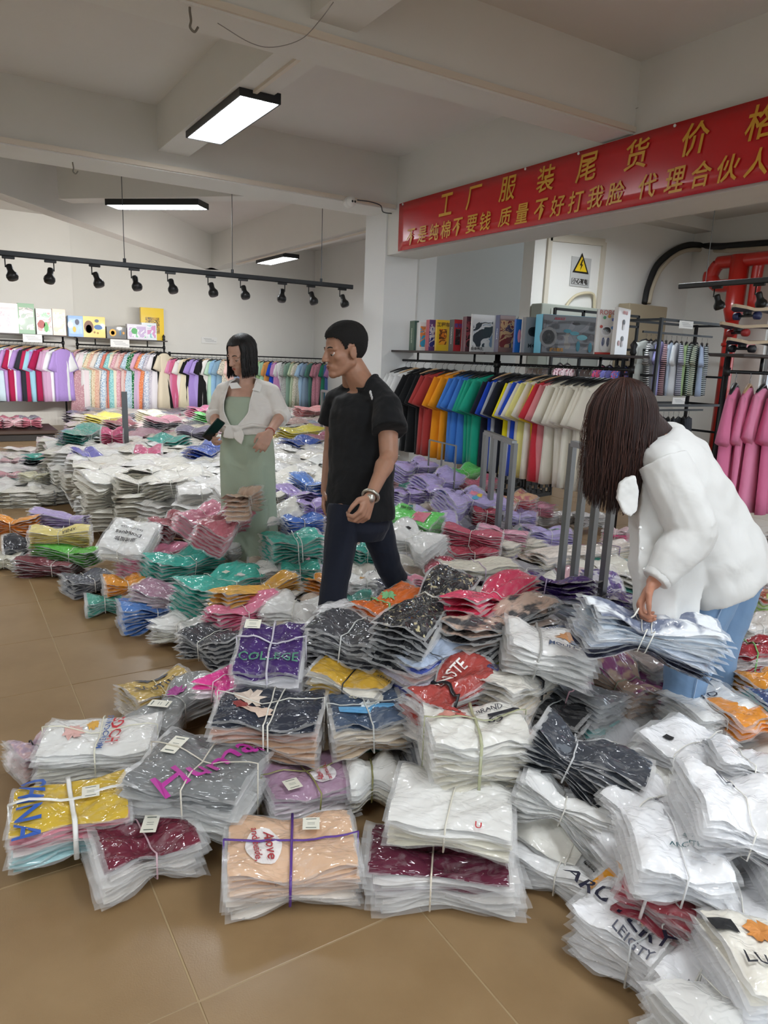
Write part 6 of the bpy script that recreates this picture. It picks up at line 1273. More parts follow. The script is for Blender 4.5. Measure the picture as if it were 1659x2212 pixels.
def cone(mb, p0, p1, r0, r1, seg=16, fl=1., side=None):
    p0, p1 = Vector(p0), Vector(p1); t = (p1-p0).normalized(); a = (Vector(side)-t*Vector(side).dot(t)) if side is not None else t.cross(Vector((.3, .2, 1))); a.normalize(); b = t.cross(a)
    mb.loft([[p+a*math.cos(2*PI*k/seg)*r*fl+b*math.sin(2*PI*k/seg)*r for k in range(seg)] for p, r in ((p0, r0), ((p0+p1)/2, (r0+r1)/2), (p1, r1))])
def hand(mb, W, d, n, t, size=1., curl=.9, spread=.25, thumb_curl=.5):
    """palm from wrist W along d, palm normal n (towards palm side), thumb towards t; five separate fingers"""
    d = Vector(d).normalized(); t = Vector(t); t = (t-d*t.dot(d)).normalized(); n = Vector(n); n = (n-d*n.dot(d)-t*n.dot(t)).normalized(); s = size
    offs = (.030, .010, -.010, -.028); lens = (.072, .08, .074, .058); kn = []
    for o_, L in zip(offs, lens):
        k = W+d*(.085*s-abs(o_-.01)*.25*s)+t*o_*s; mb.cap(W+t*o_*.6*s+d*.01, k, .014*s, .0115*s, 8); kn.append(k)
    mb.cap(kn[0], kn[3], .0105*s, .0095*s, 8); mb.cap(W+d*.035*s+t*.012*s, W+d*.05*s-t*.014*s, .017*s, .016*s, 8)
    for i, (k, L) in enumerate(zip(kn, lens)):
        p = k; a = curl*.55; dirv = d
        for seg_, f in enumerate((.45, .32, .23)):
            ang = a+curl*.75*seg_+.05*i; dv = (d*math.cos(ang)+n*math.sin(ang)+t*(offs[i]*spread*6)).normalized(); q = p+dv*L*f*s
            mb.cap(p, q, (.0098-.001*seg_)*s, (.0088-.001*seg_)*s, 8); p = q
    b = W+d*.02*s+t*.02*s; q = b+(d*.6+t*.75+n*.25).normalized()*.04*s; mb.cap(b, q, .015*s, .0115*s, 8)
    q2 = q+(d*.85+t*(.3-thumb_curl*.5)+n*(.2+thumb_curl*.5)).normalized()*.032*s; mb.cap(q, q2, .011*s, .0095*s, 8)
    mb.cap(q2, q2+(d*.8-t*thumb_curl*.5+n*.5).normalized()*.022*s, .0095*s, .0078*s, 8)
def head_frame(c, f, roll=0.):
    f = Vector(f).normalized(); u = Vector((0, 0, 1)); l = u.cross(f).normalized(); u = f.cross(l)
    M = Matrix(((f.x, l.x, u.x, c[0]), (f.y, l.y, u.y, c[1]), (f.z, l.z, u.z, c[2]), (0, 0, 0, 1)))
    return M @ Matrix.Rotation(roll, 4, 'X')
def head_flesh(mb, M, s=1., fem=False):
    R = M.to_3x3(); P = lambda x, y, z: M @ Vector((x*s, y*s, z*s))
    def E(c, r, seg=20, rings=14): mb.ell(P(*c), (r[0]*s, r[1]*s, r[2]*s), R, seg, rings)
    E((-.012, 0, .028), (.096, .076, .088)); E((.026, 0, -.02), (.064, .062, .078)); E((.03, 0, -.062), (.052, .048, .05))
    for y in (-1, 1):
        mb.cap(P(-.004, y*.05, -.055), P(.055, y*.016, -.096), .022*s, .018*s, 12); E((.058, y*.039, -.022), (.022, .022, .022))
        E((-.006, y*.076, -.012), (.019, .008, .031)); E((-.010, y*.082, .004), (.012, .006, .014)); E((.103, y*.0115, -.034), (.010, .0085, .008), 10, 8)
        mb.cap(P(.080, y*.012, .018), P(.070, y*.048, .014), .0115*s, .010*s, 10)
    E((.072, 0, -.098), (.022, .025, .02)); E((.064, 0, -.064), (.027, .036, .036)); E((.056, 0, -.03), (.034, .04, .036)); mb.cap(P(.086, 0, .012), P(.108, 0, -.027), .0085*s, .011*s, 12); E((.109, 0, -.031), (.0115, .0125, .0105), 12, 8)
    mb.cap(P(.086, -.018, -.060), P(.086, .018, -.060), .0085*s, .0085*s, 10); mb.cap(P(.091, -.007, -.0585), P(.091, .007, -.0585), .0075*s, .0075*s, 10)
    mb.cap(P(.085, -.015, -.071), P(.085, .015, -.071), .0085*s, .0085*s, 10); E((.075, 0, -.085), (.016, .02, .012))
def face_bits(M, parent, s, brow, lipc, fem=False, look=0.):
    P = lambda x, y, z: M @ Vector((x*s, y*s, z*s)); base = Vector(parent.location)
    for y in (-1, 1):
        skinpart(MB().ell(P(.0715, y*.031, -.006), (.0135*s, .0135*s, .0135*s), M.to_3x3(), 12, 10), 'eyeball', plain('#d8d2cc', .2), parent)
        skinpart(MB().ell(P(.0807, y*.031, -.010), (.0042*s, .0062*s, .0062*s), M.to_3x3(), 10, 8), 'iris', plain('#1c1410', .2), parent)
        skinpart(MB().loft([[P(.0715+.0145*math.cos(a)*math.cos(b), y*.031+.0155*math.sin(b), -.006+.0150*math.sin(a)*math.cos(b)) for a in np.linspace(-.15, 1.2, 7)]+[P(.0715+.0125*math.cos(a)*math.cos(b), y*.031+.013*math.sin(b), -.006+.0125*math.sin(a)*math.cos(b)) for a in np.linspace(1.2, -.15, 7)] for b in np.linspace(-1.1, 1.1, 9)]), 'eyelid', skin_mat('#9a735d' if not fem else '#bb9481'), parent)
        skinpart(MB().tube([P(.0715+.0152*math.cos(b), y*.031+.016*math.sin(b), -.0095-.002*abs(b)) for b in np.linspace(-1.2, 1.2, 8)], .0009*s, 5), 'eyelashes', plain('#120e0c', .6), parent)
        skinpart(MB().tube([P(.0915-.016*q, y*(.014+.036*q), .020+.006*math.sin(q*PI)-.004*q) for q in np.linspace(0, 1, 7)], [.0012, .0026, .003, .003, .0026, .002, .001], 6, flat=1.), 'eyebrow', plain(brow, .8), parent)
    lp = plain(lipc, .45)
    skinpart(MB().tube([P(.094-.35*abs(q)**2*.02*50*.02, q*.021, -.0595-.002*abs(q)+.0015*(q*q)) if False else P(.0965-.008*q*q, q*.020, -.060-.001*q*q) for q in np.linspace(-1, 1, 9)], [.001, .002, .0032, .0038, .0035, .0038, .0032, .002, .001], 6), 'upper_lip', lp, parent)
    skinpart(MB().tube([P(.0945-.008*q*q, q*.018, -.0685+.003*q*q) for q in np.linspace(-1, 1, 9)], [.001, .0025, .004, .0046, .0048, .0046, .004, .0025, .001], 6), 'lower_lip', lp, parent)
    for y in (-1, 1): skinpart(MB().ell(P(.1095, y*.0075, -.0405), (.004*s, .0035*s, .002*s), M.to_3x3(), 8, 6), 'nostril', plain('#3a1e18', .8), parent)
HAIRK = {}
def hair_mat(c, short=False):
    key = ('hair', c, short)
    if key in MATS: return MATS[key]
    m, nt, b = newmat('hair'); b.inputs['Base Color'].default_value = srgb(c); b.inputs['Roughness'].default_value = .45; b.inputs['Specular IOR Level'].default_value = .35
    tc = N(nt, 'ShaderNodeTexCoord'); mp = N(nt, 'ShaderNodeMapping'); mp.inputs['Scale'].default_value = (1, 1, .08) if not short else (2, 2, 2); b.inputs['Roughness'].default_value = .45 if not short else .85; n_ = N(nt, 'ShaderNodeTexNoise', Scale=160., Detail=3.0)
    nt.links.new(tc.outputs['Object'], mp.inputs[0]); nt.links.new(mp.outputs[0], n_.inputs['Vector']); bu = N(nt, 'ShaderNodeBump', Strength=.7, Distance=.004); nt.links.new(n_.outputs['Fac'], bu.inputs['Height']); nt.links.new(bu.outputs['Normal'], b.inputs['Normal'])
    MATS[key] = m; return m
def person(loc, label):
    t = empty('person', loc, 0, label, 'person'); return t

# ---------- walking man in black
fwh = Vector((FW.x, FW.y, 0)).normalized(); rth = Vector((RT.x, RT.y, 0)).normalized(); Z = Vector((0, 0, 1))
man = person((1.62, 2.95, 0), 'man in black t-shirt and dark trousers walking left, wearing a steel wristwatch')
Mh = head_frame(atd(744, 757, 3.34), -rth*.86-fwh*.48-Z*.16, 0.03)
sk = skin_mat('#a47b64'); mb = MB(); head_flesh(mb, Mh, 1.02)
nb = Mh @ Vector((-.025, 0, -.06)); chest_top = atd(788, 842, 3.40)
mb.cap(nb, chest_top, .055, .066, 16); mb.cap(nb-Z*.03+fwh*.01, atd(812, 850, 3.34), .05, .05); mb.cap(nb-Z*.03+fwh*.02, atd(760, 850, 3.5), .045, .045)
sd = (rth*.74-fwh*.67).normalized(); fd = (-rth*.67-fwh*.74).normalized()   # shoulder axis (to his left) and chest direction
def ring(c, hw, hd, seg=26, p=.85): 
    out = []
    for k in range(seg):
        a = 2*PI*k/seg; ca, sa = math.cos(a), math.sin(a); out.append(Vector(c)+sd*hw*math.copysign(abs(ca)**p, ca)+fd*hd*math.copysign(abs(sa)**p, sa))
    return out
LS, RS = atd(836, 872, 3.27), atd(728, 866, 3.53)
torso = [(787, 845, .07, .06), (786, 858, .13, .085), (785, 885, .165, .10), (782, 930, .165, .105), (780, 1000, .15, .10), (778, 1060, .155, .105), (776, 1110, .16, .105)]
mb.loft([ring(atd(x, y, 3.40), a, b) for x, y, a, b in torso]); mb.cap(LS, RS, .055, .055)
LE, LW = atd(840, 985, 3.22), atd(800, 1073, 3.04); RE, RW = atd(716, 978, 3.56), atd(704, 1062, 3.48)
mb.cap(LS, LE, .052, .043); mb.cap(LE, LW, .045, .027, fl=.9); mb.cap(LE+(LW-LE)*.25, LE+(LW-LE)*.4, .044, .038)
mb.cap(RS, RE, .05, .04); mb.cap(RE, RW, .042, .026)
hand(mb, LW, atd(780, 1130, 2.99)-LW, -rth*.6+fwh*.7, -rth*.5-fwh*.8, 1.12, 1.25); hand(mb, RW, atd(697, 1110, 3.44)-RW, rth, -fwh, 1.0, .7)
FH, FK, FA = atd(748, 1112, 3.36), atd(722, 1262, 3.30), atd(706, 1428, 3.27); BH, BK, BA = atd(800, 1112, 3.44), atd(838, 1222, 3.55), atd(902, 1335, 3.74)
for h_, k_, a_ in ((FH, FK, FA), (BH, BK, BA)): mb.cap(h_, k_, .075, .052); mb.cap(k_, a_, .052, .035); mb.cap(a_, a_+fd*.16+Vector((0, 0, -.03)), .036, .03)
weld(mb, 'body', sk, man, .0048, 3)
face_bits(Mh, man, 1.02, '#1c1512', '#8a5348')
# tee
mb = MB(); tr = [(787, 850, .10, .075), (786, 862, .155, .10), (785, 890, .185, .118), (783, 930, .185, .122), (780, 1000, .175, .118), (778, 1060, .178, .122), (776, 1112, .185, .128)]
mb.loft([ring(atd(x, y, 3.40), a, b) for x, y, a, b in tr]); mb.cap(LS+Z*.0, RS+Z*.0, .062, .062); mb.cap(atd(795, 832, 3.38), LS, .066, .062); mb.cap(atd(775, 838, 3.46), RS, .06, .058)
cone(mb, LS+Z*.0, atd(842, 932, 3.21), .066, .084); cone(mb, RS+Z*.0, atd(716, 920, 3.56), .06, .074)
BT = cloth('#17181a', rough=.9); ts = weld(mb, 't_shirt', BT, man, .0065, 4, .012, .07)
nc = atd(782, 838, 3.40)+fd*.01
def in_neck(v):
    d = v-nc; a, b = d.dot(sd), d.dot(fd)
    return (a/.082)**2+((b-.02)/.105)**2 < 1 and d.z > .028-.05*max(0, b/.1)
cut(ts, in_neck, hem=BT, hem_r=.0055, hem_name='collar')
q = [atd(797, 846, 3.262), atd(801, 850, 3.262), atd(803, 860, 3.262), atd(799, 857, 3.262)]; cpt = sum(q, Vector())/4; mb = MB()
for k in range(3): mb.ell(cpt+Vector((0, 0, .012-.012*k))+rth*.004*k-fwh*.012, (.006-.001*k, .006, .010), None, 8, 6)
skinpart(mb, 'shoulder_emblem', plain('#c8c8c8', .4), man)
# trousers
mb = MB(); TR = cloth('#1c202c', rough=.85)
mb.loft([ring(atd(x, y, 3.40), a, b) for x, y, a, b in ((777, 1070, .158, .108), (776, 1100, .165, .115), (776, 1135, .16, .112), (777, 1160, .12, .09))])
for h_, k_, a_ in ((FH, FK, FA), (BH, BK, BA)): cone(mb, h_+Z*.04, k_, .088, .066); mb.cap(k_, k_+Z*.001, .064, .064); cone(mb, k_, a_+(a_-k_).normalized()*.01, .066, .052)
weld(mb, 'trousers', TR, man, .0065, 3, .012, .09)
for a_ in (FA, BA):
    mb = MB(); mb.cap(a_-Z*.03, a_+fd*.15-Z*.055, .042, .036); mb.cap(a_-Z*.06, a_+fd*.16-Z*.068, .036, .032); weld(mb, 'shoe', plain('#1c1a1a', .5), man, .006, 3)
# watch
wd = (LW-LE).normalized(); wc = LW-wd*.005; a1 = wd.cross(Z).normalized(); b1 = wd.cross(a1)
mb = MB(); mb.tube([wc+a1*.034*math.cos(a)+b1*.034*math.sin(a) for a in np.linspace(0, 2*PI, 25)], .007, 8, flat=1.2); skinpart(mb, 'watch_strap', plain('#b8b4a8', .3, .8), man)
fc = wc-fwh*.034-Z*.004; mb = MB(); mb.tube([fc+fwh*.008, fc-fwh*.004], .019, 18); skinpart(mb, 'watch_case', plain('#c8c6bc', .25, .7), man)
# hair: cropped cap following the hairline
def cap_hair(M, s, keep, grow, name, mat, parent, seg=120, rings=84, c=(-.014, 0, .030), r=(.096, .076, .088), rough=.0):
    mb = MB(); vs = []; idx = {}
    rr_ = random.Random(3)
    for j in range(rings+1):
        ph = -PI/2+PI*j/rings
        for k in range(seg):
            th = 2*PI*k/seg; x, y, z = r[0]*math.cos(ph)*math.cos(th)+c[0], r[1]*math.cos(ph)*math.sin(th)+c[1], r[2]*math.sin(ph)+c[2]
            g = grow(x, y, z)+rr_.uniform(0, rough); n_ = Vector((math.cos(ph)*math.cos(th), math.cos(ph)*math.sin(th), math.sin(ph)))
            vs.append(M @ ((Vector((x, y, z))+n_*g)*s))
    fs = []
    for j in range(rings):
        for k in range(seg):
            ph = -PI/2+PI*(j+.5)/rings; th = 2*PI*(k+.5)/seg; x, y, z = r[0]*math.cos(ph)*math.cos(th)+c[0], r[1]*math.cos(ph)*math.sin(th)+c[1], r[2]*math.sin(ph)+c[2]
            if keep(x, y, z): fs.append((j*seg+k, j*seg+(k+1) % seg, (j+1)*seg+(k+1) % seg, (j+1)*seg+k))
    mb.add(vs, fs); o = mb.obj(name, mat, parent, True); o.location = -Vector(parent.location); sm = o.modifiers.new('s', 'SOLIDIFY'); sm.thickness = .006; sm.offset = -1; return o
HLX = [-.12, -.06, -.034, -.026, -.018, .010, .017, .026, .034, .045, .06, .12]; HLZ = [-.062, -.056, -.04, .0, .030, .034, .012, .008, .030, .052, .064, .07]
def keep_man(x, y, z): return z > float(np.interp(x, HLX, HLZ))+.004*math.sin(y*70+x*50)
cap_hair(Mh, 1.02, keep_man, lambda x, y, z: .0015+.013*max(0, min(1, (z-.015)/.07))+.004*max(0, min(1, (-x-.03)/.04)), 'hair', hair_mat('#151312', True), man, rough=.0022)

# ---------- woman in pale green dress
wom = person((1.64, 4.25, 0), 'woman in open white shirt tied over a pale green dress, looking down left')
DW = 4.5
hc = atd(522, 765, DW); Mw = head_frame(hc, -rth*.62-fwh*.78-Z*.42, -.04); skw = skin_mat('#c69f8c'); mb = MB(); head_flesh(mb, Mw, .98, True)
sd = (rth*.97-fwh*.22).normalized(); fd = (-rth*.22-fwh*.97).normalized()
mb.cap(Mw @ Vector((-.03, 0, -.06)), atd(534, 832, DW+.02), .045, .05)
LS, RS = atd(584, 846, DW-.02), atd(484, 844, DW+.05)
tw = [(534, 832, .07, .05), (534, 842, .12, .065), (533, 862, .135, .085), (532, 900, .11, .07), (532, 925, .11, .07), (533, 955, .10, .06), (534, 985, .10, .06)]
mb.loft([ring(atd(x, y, DW+.02), a, b) for x, y, a, b in tw]); mb.cap(LS, RS, .045, .045)
LE, LW = atd(607, 896, DW+.02), atd(582, 935, DW-.2); RE, RW = atd(466, 896, DW+.1), atd(464, 930, DW-.08)
mb.cap(LS, LE, .045, .036); mb.cap(LE, LW, .038, .024); mb.cap(RS, RE, .045, .036); mb.cap(RE, RW, .038, .024)
hand(mb, LW, atd(569, 958, DW-.24)-LW, rth*.4+fwh*.8, -rth*.7-fwh*.4, 1.0, .8, .4); hand(mb, RW, atd(458, 950, DW-.14)-RW, rth*.9-fwh*.3, -fwh*.8-Z*.1, 1.0, 1.1)
for x in (515, 552):
    h_, k_, a_ = atd(x+2, 1000, DW+.05), atd(x-4, 1120, DW+.15), atd(x-6, 1275, DW+.28); mb.cap(h_, k_, .058, .046); mb.cap(k_, a_, .046, .032); mb.cap(a_, a_+fd*.14-Z*.04, .034, .028)
weld(mb, 'body', skw, wom, .0055, 3); face_bits(Mw, wom, .98, '#2a1c16', '#a8584e', True)
# dress: fitted top and long straight skirt with soft folds
def ring2(c, hw, hd, seg=30): return [Vector(c)+sd*hw*math.cos(2*PI*k/seg)+fd*hd*math.sin(2*PI*k/seg) for k in range(seg)]
def ringf(c, hw, hd, amp, ph, seg=56): return [Vector(c)+sd*(hw+amp*math.sin(7*a+ph))*math.cos(a)+fd*(hd+amp*math.sin(5*a+ph))*math.sin(a) for a in [2*PI*k/seg for k in range(seg)]]
mb = MB(); dr = [(533, 856, .12, .095, 0), (533, 866, .15, .118, 0), (532, 900, .15, .115, .001), (532, 925, .15, .115, .002), (533, 955, .172, .12, .005), (534, 1000, .175, .125, .008), (536, 1060, .172, .13, .012), (538, 1130, .175, .135, .016), (539, 1215, .185, .145, .02)]
mb.loft([ringf(atd(x, y, DW+.02+max(0, y-1000)*.0007), a, b, e, .4+y*.002) for x, y, a, b, e in dr]); weld(mb, 'dress', cloth('#a8b6a2', rough=.7), wom, .008, 3, .008, .09)
# open sheer shirt tied at the waist
mb = MB(); mb.loft([ring2(atd(x, y, DW+.02), a, b) for x, y, a, b in ((534, 836, .09, .07), (534, 843, .15, .095), (533, 865, .18, .125), (533, 890, .178, .13), (532, 910, .172, .128), (532, 924, .172, .130), (532, 934, .176, .132))])
mb.cap(LS, RS, .056, .056); mb.cap(atd(546, 832, DW), LS, .05, .056); mb.cap(atd(522, 832, DW+.04), RS, .05, .056)
cone(mb, LS, LE-(LE-LS)*.02, .058, .062); cone(mb, RS, RE-(RE-RS)*.02, .056, .06)
so = weld(mb, 'shirt', cloth('#e2ded8', rough=.7), wom, .0065, 4, .014, .05)
wc_ = atd(533, 840, DW+.02); zk = atd(512, 922, DW).z
def open_front(v):
    d = v-wc_; a, b = d.dot(sd)+.012, d.dot(fd); hgt = v.z-zk
    if (a/.062)**2+(b/.085)**2 < 1 and d.z > -.01: return True
    return b > .02 and hgt > -.0 and abs(a) < .012+.075*min(1, max(0, hgt/.10)) 
cut(so, open_front, hem=cloth('#e9e6e1', rough=.7), hem_r=.0045, hem_name='shirt_placket')
for E_, S_, W_ in ((LE, LS, LW), (RE, RS, RW)):
    u_ = (W_-E_).normalized(); mb = MB(); cone(mb, E_-u_*.01, E_+u_*.055, .064, .060); weld(mb, 'rolled_cuff', cloth('#ebe8e2', rough=.7), wom, .006, 2, .008, .03)
kn = atd(512, 925, DW-.125); mb = MB(); mb.ell(kn, (.03, .022, .02), None, 12, 8)
for tip, w_ in (((480, 945, DW-.12), .045), ((522, 962, DW-.15), .035)):
    q = atd(*tip); dq = (q-kn); sdv = dq.cross(fwh).normalized(); mb.loft([[kn+dq*u+sdv*w_*math.sin(PI*min(1, .15+u*.9))*s_ +fwh*k_*.006 for s_, k_ in ((-1, 1), (1, 1), (1, -1), (-1, -1))] for u in (0, .25, .5, .75, .97)])
mb.tube([kn, atd(545, 918, DW-.12), atd(575, 922, DW-.05), atd(590, 930, DW+.05)], [.02, .026, .03, .03], 8, flat=.5); mb.tube([kn, atd(495, 921, DW-.10), atd(484, 918, DW-.02)], [.02, .022, .02], 8, flat=.5)
weld(mb, 'waist_knot', cloth('#e9e5df', rough=.7), wom, .005, 2)
for s_, xs in ((-1, ((522, 838), (512, 826), (494, 828), (500, 840))), (1, ((545, 842), (556, 826), (566, 832), (562, 846)))):
    q = [atd(x, y, DW-.075-.01*s_) for x, y in xs]; mb = MB(); mb.add([p-fwh*.004 for p in q]+[p+fwh*.004 for p in q], [(0, 1, 2, 3), (7, 6, 5, 4), (0, 4, 5, 1), (1, 5, 6, 2), (2, 6, 7, 3), (3, 7, 4, 0)]); skinpart(mb, 'shirt_collar', cloth('#eceae6', rough=.7), wom, False)
ph = tag(empty('phone', atd(461, 928, DW-.2), 0), 'dark smartphone held in the right hand of the woman in the green dress', 'phone'); ph.rotation_euler = (.5, .5, .4); MB().box((0, 0, 0), (.072, .009, .15), bev=.004).obj('phone_body', plain('#1c2422', .25), ph); MB().box((0, -.0052, 0), (.066, .001, .14)).obj('screen', plain('#0c1010', .1), ph)
mb = MB(); wd = (LW-LE).normalized(); a1 = wd.cross(Z).normalized(); b1 = wd.cross(a1); mb.tube([LW-wd*.012+a1*.028*math.cos(a)+b1*.028*math.sin(a) for a in np.linspace(0, 2*PI, 20)], .0025, 5); skinpart(mb, 'red_bracelet', plain('#a83c2c', .5), wom)
def strands(M, s, n, end, gap, mat, parent, name, rad=.0035, spread=1.06, seedv=5, zmin=.0, wav=.006, part=0., c=(-.014, 0, .03), r=(.10, .082, .092), upw=None, jag=.02):
    """fall of hair: strands start near the parting and follow the skull, then hang down; gap(theta) tells where the face stays free"""
    rr_ = random.Random(seedv); mb = MB(); Mi = M
    for i in range(n):
        th = rr_.uniform(0, 2*PI)
        if gap(th): continue
        e = end(th)+rr_.uniform(-jag, jag); g = 1+rr_.uniform(-.03, .06); pts = []
        for ph in np.linspace(PI/2*.96, .0, 6): pts.append(Mi @ (Vector((c[0]+r[0]*g*math.cos(ph)*math.cos(th), c[1]+r[1]*g*math.cos(ph)*math.sin(th), c[2]+r[2]*g*math.sin(ph)))*s))
        top = pts[-1]; out = (top-(Mi @ (Vector(c)*s))); out.z = 0; L = top.z-e
        if L < .01: continue
        for q in (.25, .5, .75, 1.):
            pts.append(Vector((top.x, top.y, top.z-L*q))+out*((spread-1)*(q if spread > 1 else q))+Vector((rr_.uniform(-wav, wav), rr_.uniform(-wav, wav), 0)))
        mb.tube(pts, [rad*.5]+[rad]*(len(pts)-3)+[rad*.8, rad*.25], 4, cap=False, flat=.6)
    o = mb.obj(name, mat, parent, True); o.location = -Vector(parent.location); return o
HB = hair_mat('#151211')
def gapw(th): a = abs((th+PI) % (2*PI)-PI); return a < .95
zc = hc.z
cap_hair(Mw, .98, lambda x, y, z: (z > .078 and x < .065) or (x < .03 and z > -.04 and abs(y) > .03) or x < -.0, lambda x, y, z: .010, 'hair_base', HB, wom)
strands(Mw, .98, 900, lambda th: zc-.135-.02*math.cos(th+.3), gapw, HB, wom, 'hair', .0042, 1.10, wav=.004, jag=.012)
strands(Mw, .98, 160, lambda th: zc-.10, lambda th: not (.72 < abs((th+PI) % (2*PI)-PI) < 1.1), HB, wom, 'side_locks', .004, 1.0, seedv=9, wav=.002)

# ---------- stooping woman in white shirt and jeans
bnd = person((2.45, 1.5, 0), 'woman in white shirt and blue jeans stooping, long brown hair hiding her face')
D3_ = 2.6; hb = atd(1348, 905, 2.55); Mb = head_frame(hb, (-rth*.80-fwh*.1-Z*.62), 0); skb = skin_mat('#b07c64'); mb = MB(); head_flesh(mb, Mb, 1.0, True)
CN = atd(1430, 955, 2.6); mb.cap(Mb @ Vector((-.05, 0, -.05)), CN, .045, .055)
HP = atd(1570, 1235, 2.72); ax_ = (HP-CN).normalized(); LSb, RSb = atd(1432, 1000, 2.46), atd(1445, 950, 2.80)
sdb = (LSb-RSb).normalized(); upb = ax_.cross(sdb).normalized()
def ringb(c, hw, hd, seg=28): return [Vector(c)+sdb*hw*math.cos(2*PI*k/seg)+upb*hd*math.sin(2*PI*k/seg) for k in range(seg)]
mb.loft([ringb(CN+ax_*l, a, b) for l, a, b in ((.0, .08, .05), (.05, .15, .08), (.2, .15, .10), (.38, .13, .09), (.52, .16, .11), (.6, .15, .10))]); mb.cap(LSb, RSb, .05, .05)
LEb, LWb = atd(1500, 1150, 2.42), atd(1412, 1258, 2.40); REb, RWb = atd(1440, 1120, 2.85), atd(1395, 1250, 2.65)
mb.cap(LSb, LEb, .046, .036); mb.cap(LEb, LWb, .038, .025); mb.cap(RSb, REb, .045, .036); mb.cap(REb, RWb, .036, .025)
hand(mb, LWb, atd(1386, 1300, 2.40)-LWb, rth*.8+fwh*.4, -rth*.5-fwh*.8, 1.08, 1.2, .2)
HA, KA, AA = atd(1545, 1250, 2.66), atd(1492, 1400, 2.66), atd(1462, 1585, 2.73); HB_, KB, AB = atd(1590, 1240, 2.82), atd(1545, 1395, 2.85), atd(1530, 1575, 2.92)
fdb = (-rth*.9-fwh*.1).normalized()
for h_, k_, a_ in ((HA, KA, AA), (HB_, KB, AB)): mb.cap(h_, k_, .085, .058); mb.cap(k_, a_, .055, .036); mb.cap(a_, a_+fdb*.15-Z*.04, .036, .03)
weld(mb, 'body', skb, bnd, .006, 3)
JN = cloth('#7c9abc', rough=.85); mb = MB()
mb.loft([ringb(CN+ax_*l, a, b) for l, a, b in ((.47, .165, .12), (.55, .175, .13), (.64, .17, .125))])
for h_, k_, a_ in ((HA, KA, AA), (HB_, KB, AB)): mb.cap(h_, h_+(k_-h_)*.1, .11, .108); cone(mb, h_, k_, .108, .088); mb.cap(k_, k_+Z*.001, .086, .086); cone(mb, k_, a_+Z*.02, .088, .068)
weld(mb, 'jeans', JN, bnd, .007, 3, .012, .08)
mb = MB(); mb.tube([HA-fwh*.115+Z*.0, (HA+KA)/2-fwh*.105, KA-fwh*.095, (KA+AA)/2-fwh*.083, AA-fwh*.072], .0022, 5); skinpart(mb, 'jeans_seam', plain('#9db4d0', .8), bnd)
for a_ in (AA, AB):
    mb = MB(); mb.cap(a_-Z*.02, a_+fdb*.17-Z*.045, .045, .04); weld(mb, 'shoe_upper', plain('#8c6a5c', .7), bnd, .006, 3); mb = MB(); mb.cap(a_-Z*.065-fdb*.02, a_+fdb*.19-Z*.068, .044, .042, side=Z, fl=.42); weld(mb, 'shoe_sole', plain('#c8b4a0', .6), bnd, .005, 2)
WS = cloth('#d6d6d4', rough=.85)
mb = MB(); sh = ((-.03, .085, .06, 0), (.0, .14, .09, 0), (.08, .20, .13, 0), (.2, .21, .15, -.01), (.34, .22, .165, -.02), (.46, .245, .18, -.02), (.54, .255, .185, -.03), (.58, .255, .18, -.035))
mb.loft([ringb(CN+ax_*l+Z*dz-upb*0, a, b, 34) for l, a, b, dz in sh]); mb.cap(LSb+Z*.005, RSb+Z*.005, .07, .07)
# loose front of the shirt hanging down from the chest
fr_ = [atd(1385, 1000, 2.55), atd(1368, 1110, 2.52), atd(1366, 1215, 2.5), atd(1378, 1330, 2.5)]
bk_ = [atd(1480, 1010, 2.6), atd(1500, 1130, 2.6), atd(1500, 1230, 2.6), atd(1480, 1325, 2.6)]
mb.loft([[a+fwh*.05, a-fwh*.05, (a+b)/2-fwh*.13, b-fwh*.10, b+fwh*.1, (a+b)/2+fwh*.12] for a, b in zip(fr_, bk_)])
weld(mb, 'shirt', WS, bnd, .0075, 3, .026, .11)
mb = MB(); mid = LSb+(LEb-LSb)*.5; cone(mb, LSb-(LEb-LSb)*.05, mid, .088, .090); cone(mb, mid, LEb, .090, .085); mb.cap(LEb, LEb+Z*.001, .08, .08); cone(mb, LEb, LEb+(LWb-LEb)*.55, .082, .072); cone(mb, LEb+(LWb-LEb)*.5, LWb-(LWb-LEb)*.1, .072, .052)
weld(mb, 'sleeve', WS, bnd, .007, 3, .018, .085)
u_ = (LWb-LEb).normalized(); mb = MB(); cone(mb, LWb-u_*.06, LWb-u_*.008, .054, .05); weld(mb, 'cuff', WS, bnd, .006, 1)
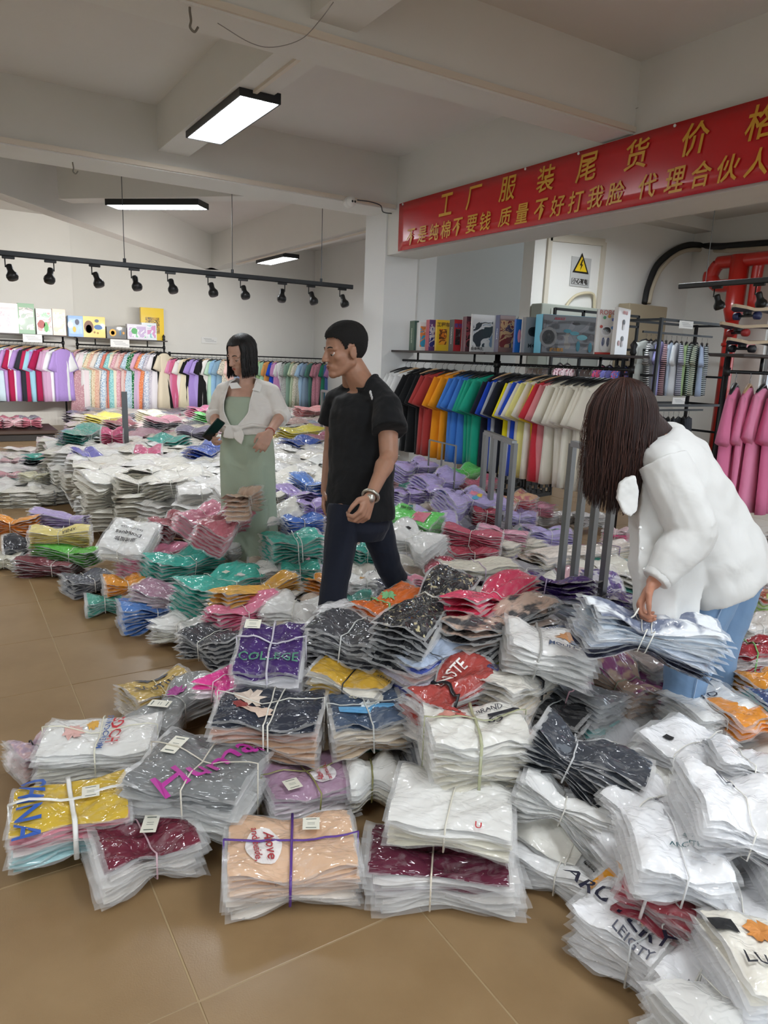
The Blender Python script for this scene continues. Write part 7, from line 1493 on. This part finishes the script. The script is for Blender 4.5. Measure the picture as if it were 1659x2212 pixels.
# collar and breast pocket flap hanging free
mb = MB(); q = [atd(x, y, 2.42+dd) for x, y, dd in ((1336, 1045, 0), (1350, 1032, 0), (1372, 1026, .01), (1378, 1060, .01), (1376, 1100, 0), (1362, 1116, -.01), (1346, 1108, -.01), (1332, 1078, 0))]
mb.add([p-fwh*.012 for p in q]+[p+fwh*.012 for p in q], [tuple(range(8)), tuple(range(15, 7, -1))]+[(i, 8+i, 8+(i+1) % 8, (i+1) % 8) for i in range(8)]); weld(mb, 'pocket_flap', WS, bnd, .005, 4, .006, .03)
mb = MB()
for i, (x, y) in enumerate(((1383, 1140), (1387, 1185), (1392, 1230), (1397, 1275))): skinpart(MB().ell(atd(x, y, 2.43), (.006, .006, .006), None, 8, 6), 'button', plain('#f2f2f0', .3), bnd)
HR = hair_mat('#2c1b18'); mb = MB(); mb.ell(hb+Z*.0, (.108, .105, .125), None, 22, 16)
ze = atd(1340, 1075, 2.5).z
mb.loft([[hb+rth*(cx_+a*math.cos(2*PI*k/22))+fwh*b*math.sin(2*PI*k/22)+Z*(z_) for k in range(22)] for cx_, a, b, z_ in ((.0, .05, .05, .10), (-.005, .105, .10, .03), (-.01, .112, .10, -.05), (-.02, .108, .085, -.13), (-.03, .09, .06, -.20), (-.035, .05, .03, ze-hb.z+.05))])
mb.cap(hb+Z*.02, CN+Z*.01-ax_*.02, .09, .05)
weld(mb, 'hair_base', HR, bnd, .006, 3)
Mi = Matrix.Translation(hb)
strands(Mi, 1.0, 2400, lambda th: ze+.035*math.cos(th-1.0)+.0, lambda th: False, HR, bnd, 'hair', .0021, .93, seedv=2, wav=.003, c=(-.005, 0, .0), r=(.118, .112, .138), jag=.03)
strands(Matrix.Translation(hb-rth*.01), 1.0, 200, lambda th: ze+.02, lambda th: False, hair_mat('#4a2e26'), bnd, 'loose_hair', .0010, 1.02, seedv=4, wav=.010, c=(-.005, 0, .0), r=(.124, .118, .140), jag=.07)
# the bundle swinging from her hand
pA, pB = atd(1258, 1345, 2.36), atd(1545, 1395, 2.48); d_ = pB-pA
bundle((pA+pB)/2, d_, d_.length, .20, .15, 9, ['#3a3c50', '#c8d0dc', '#dfe4ea', '#b8c4d0', '#e4e8ec'], 'pale blue and navy striped bundle hanging from the stooping woman\'s hand', roll=.15, pinch=.5, waist=.35, fan=.3, bands='xX', res=2, s0=-.25, sag=.05, kinds=('blotch', '#6a7288', 10.))
mb = MB(); tag(MB().tube([atd(1392, 1296, 2.38), atd(1370, 1330, 2.35), (pA+pB)/2-d_*.22+Z*.02], .003, 6).obj('carry_cord', plain('#e6e4dc', .4), None, True), 'thin cord between the stooping woman\'s hand and her bundle', 'cord')
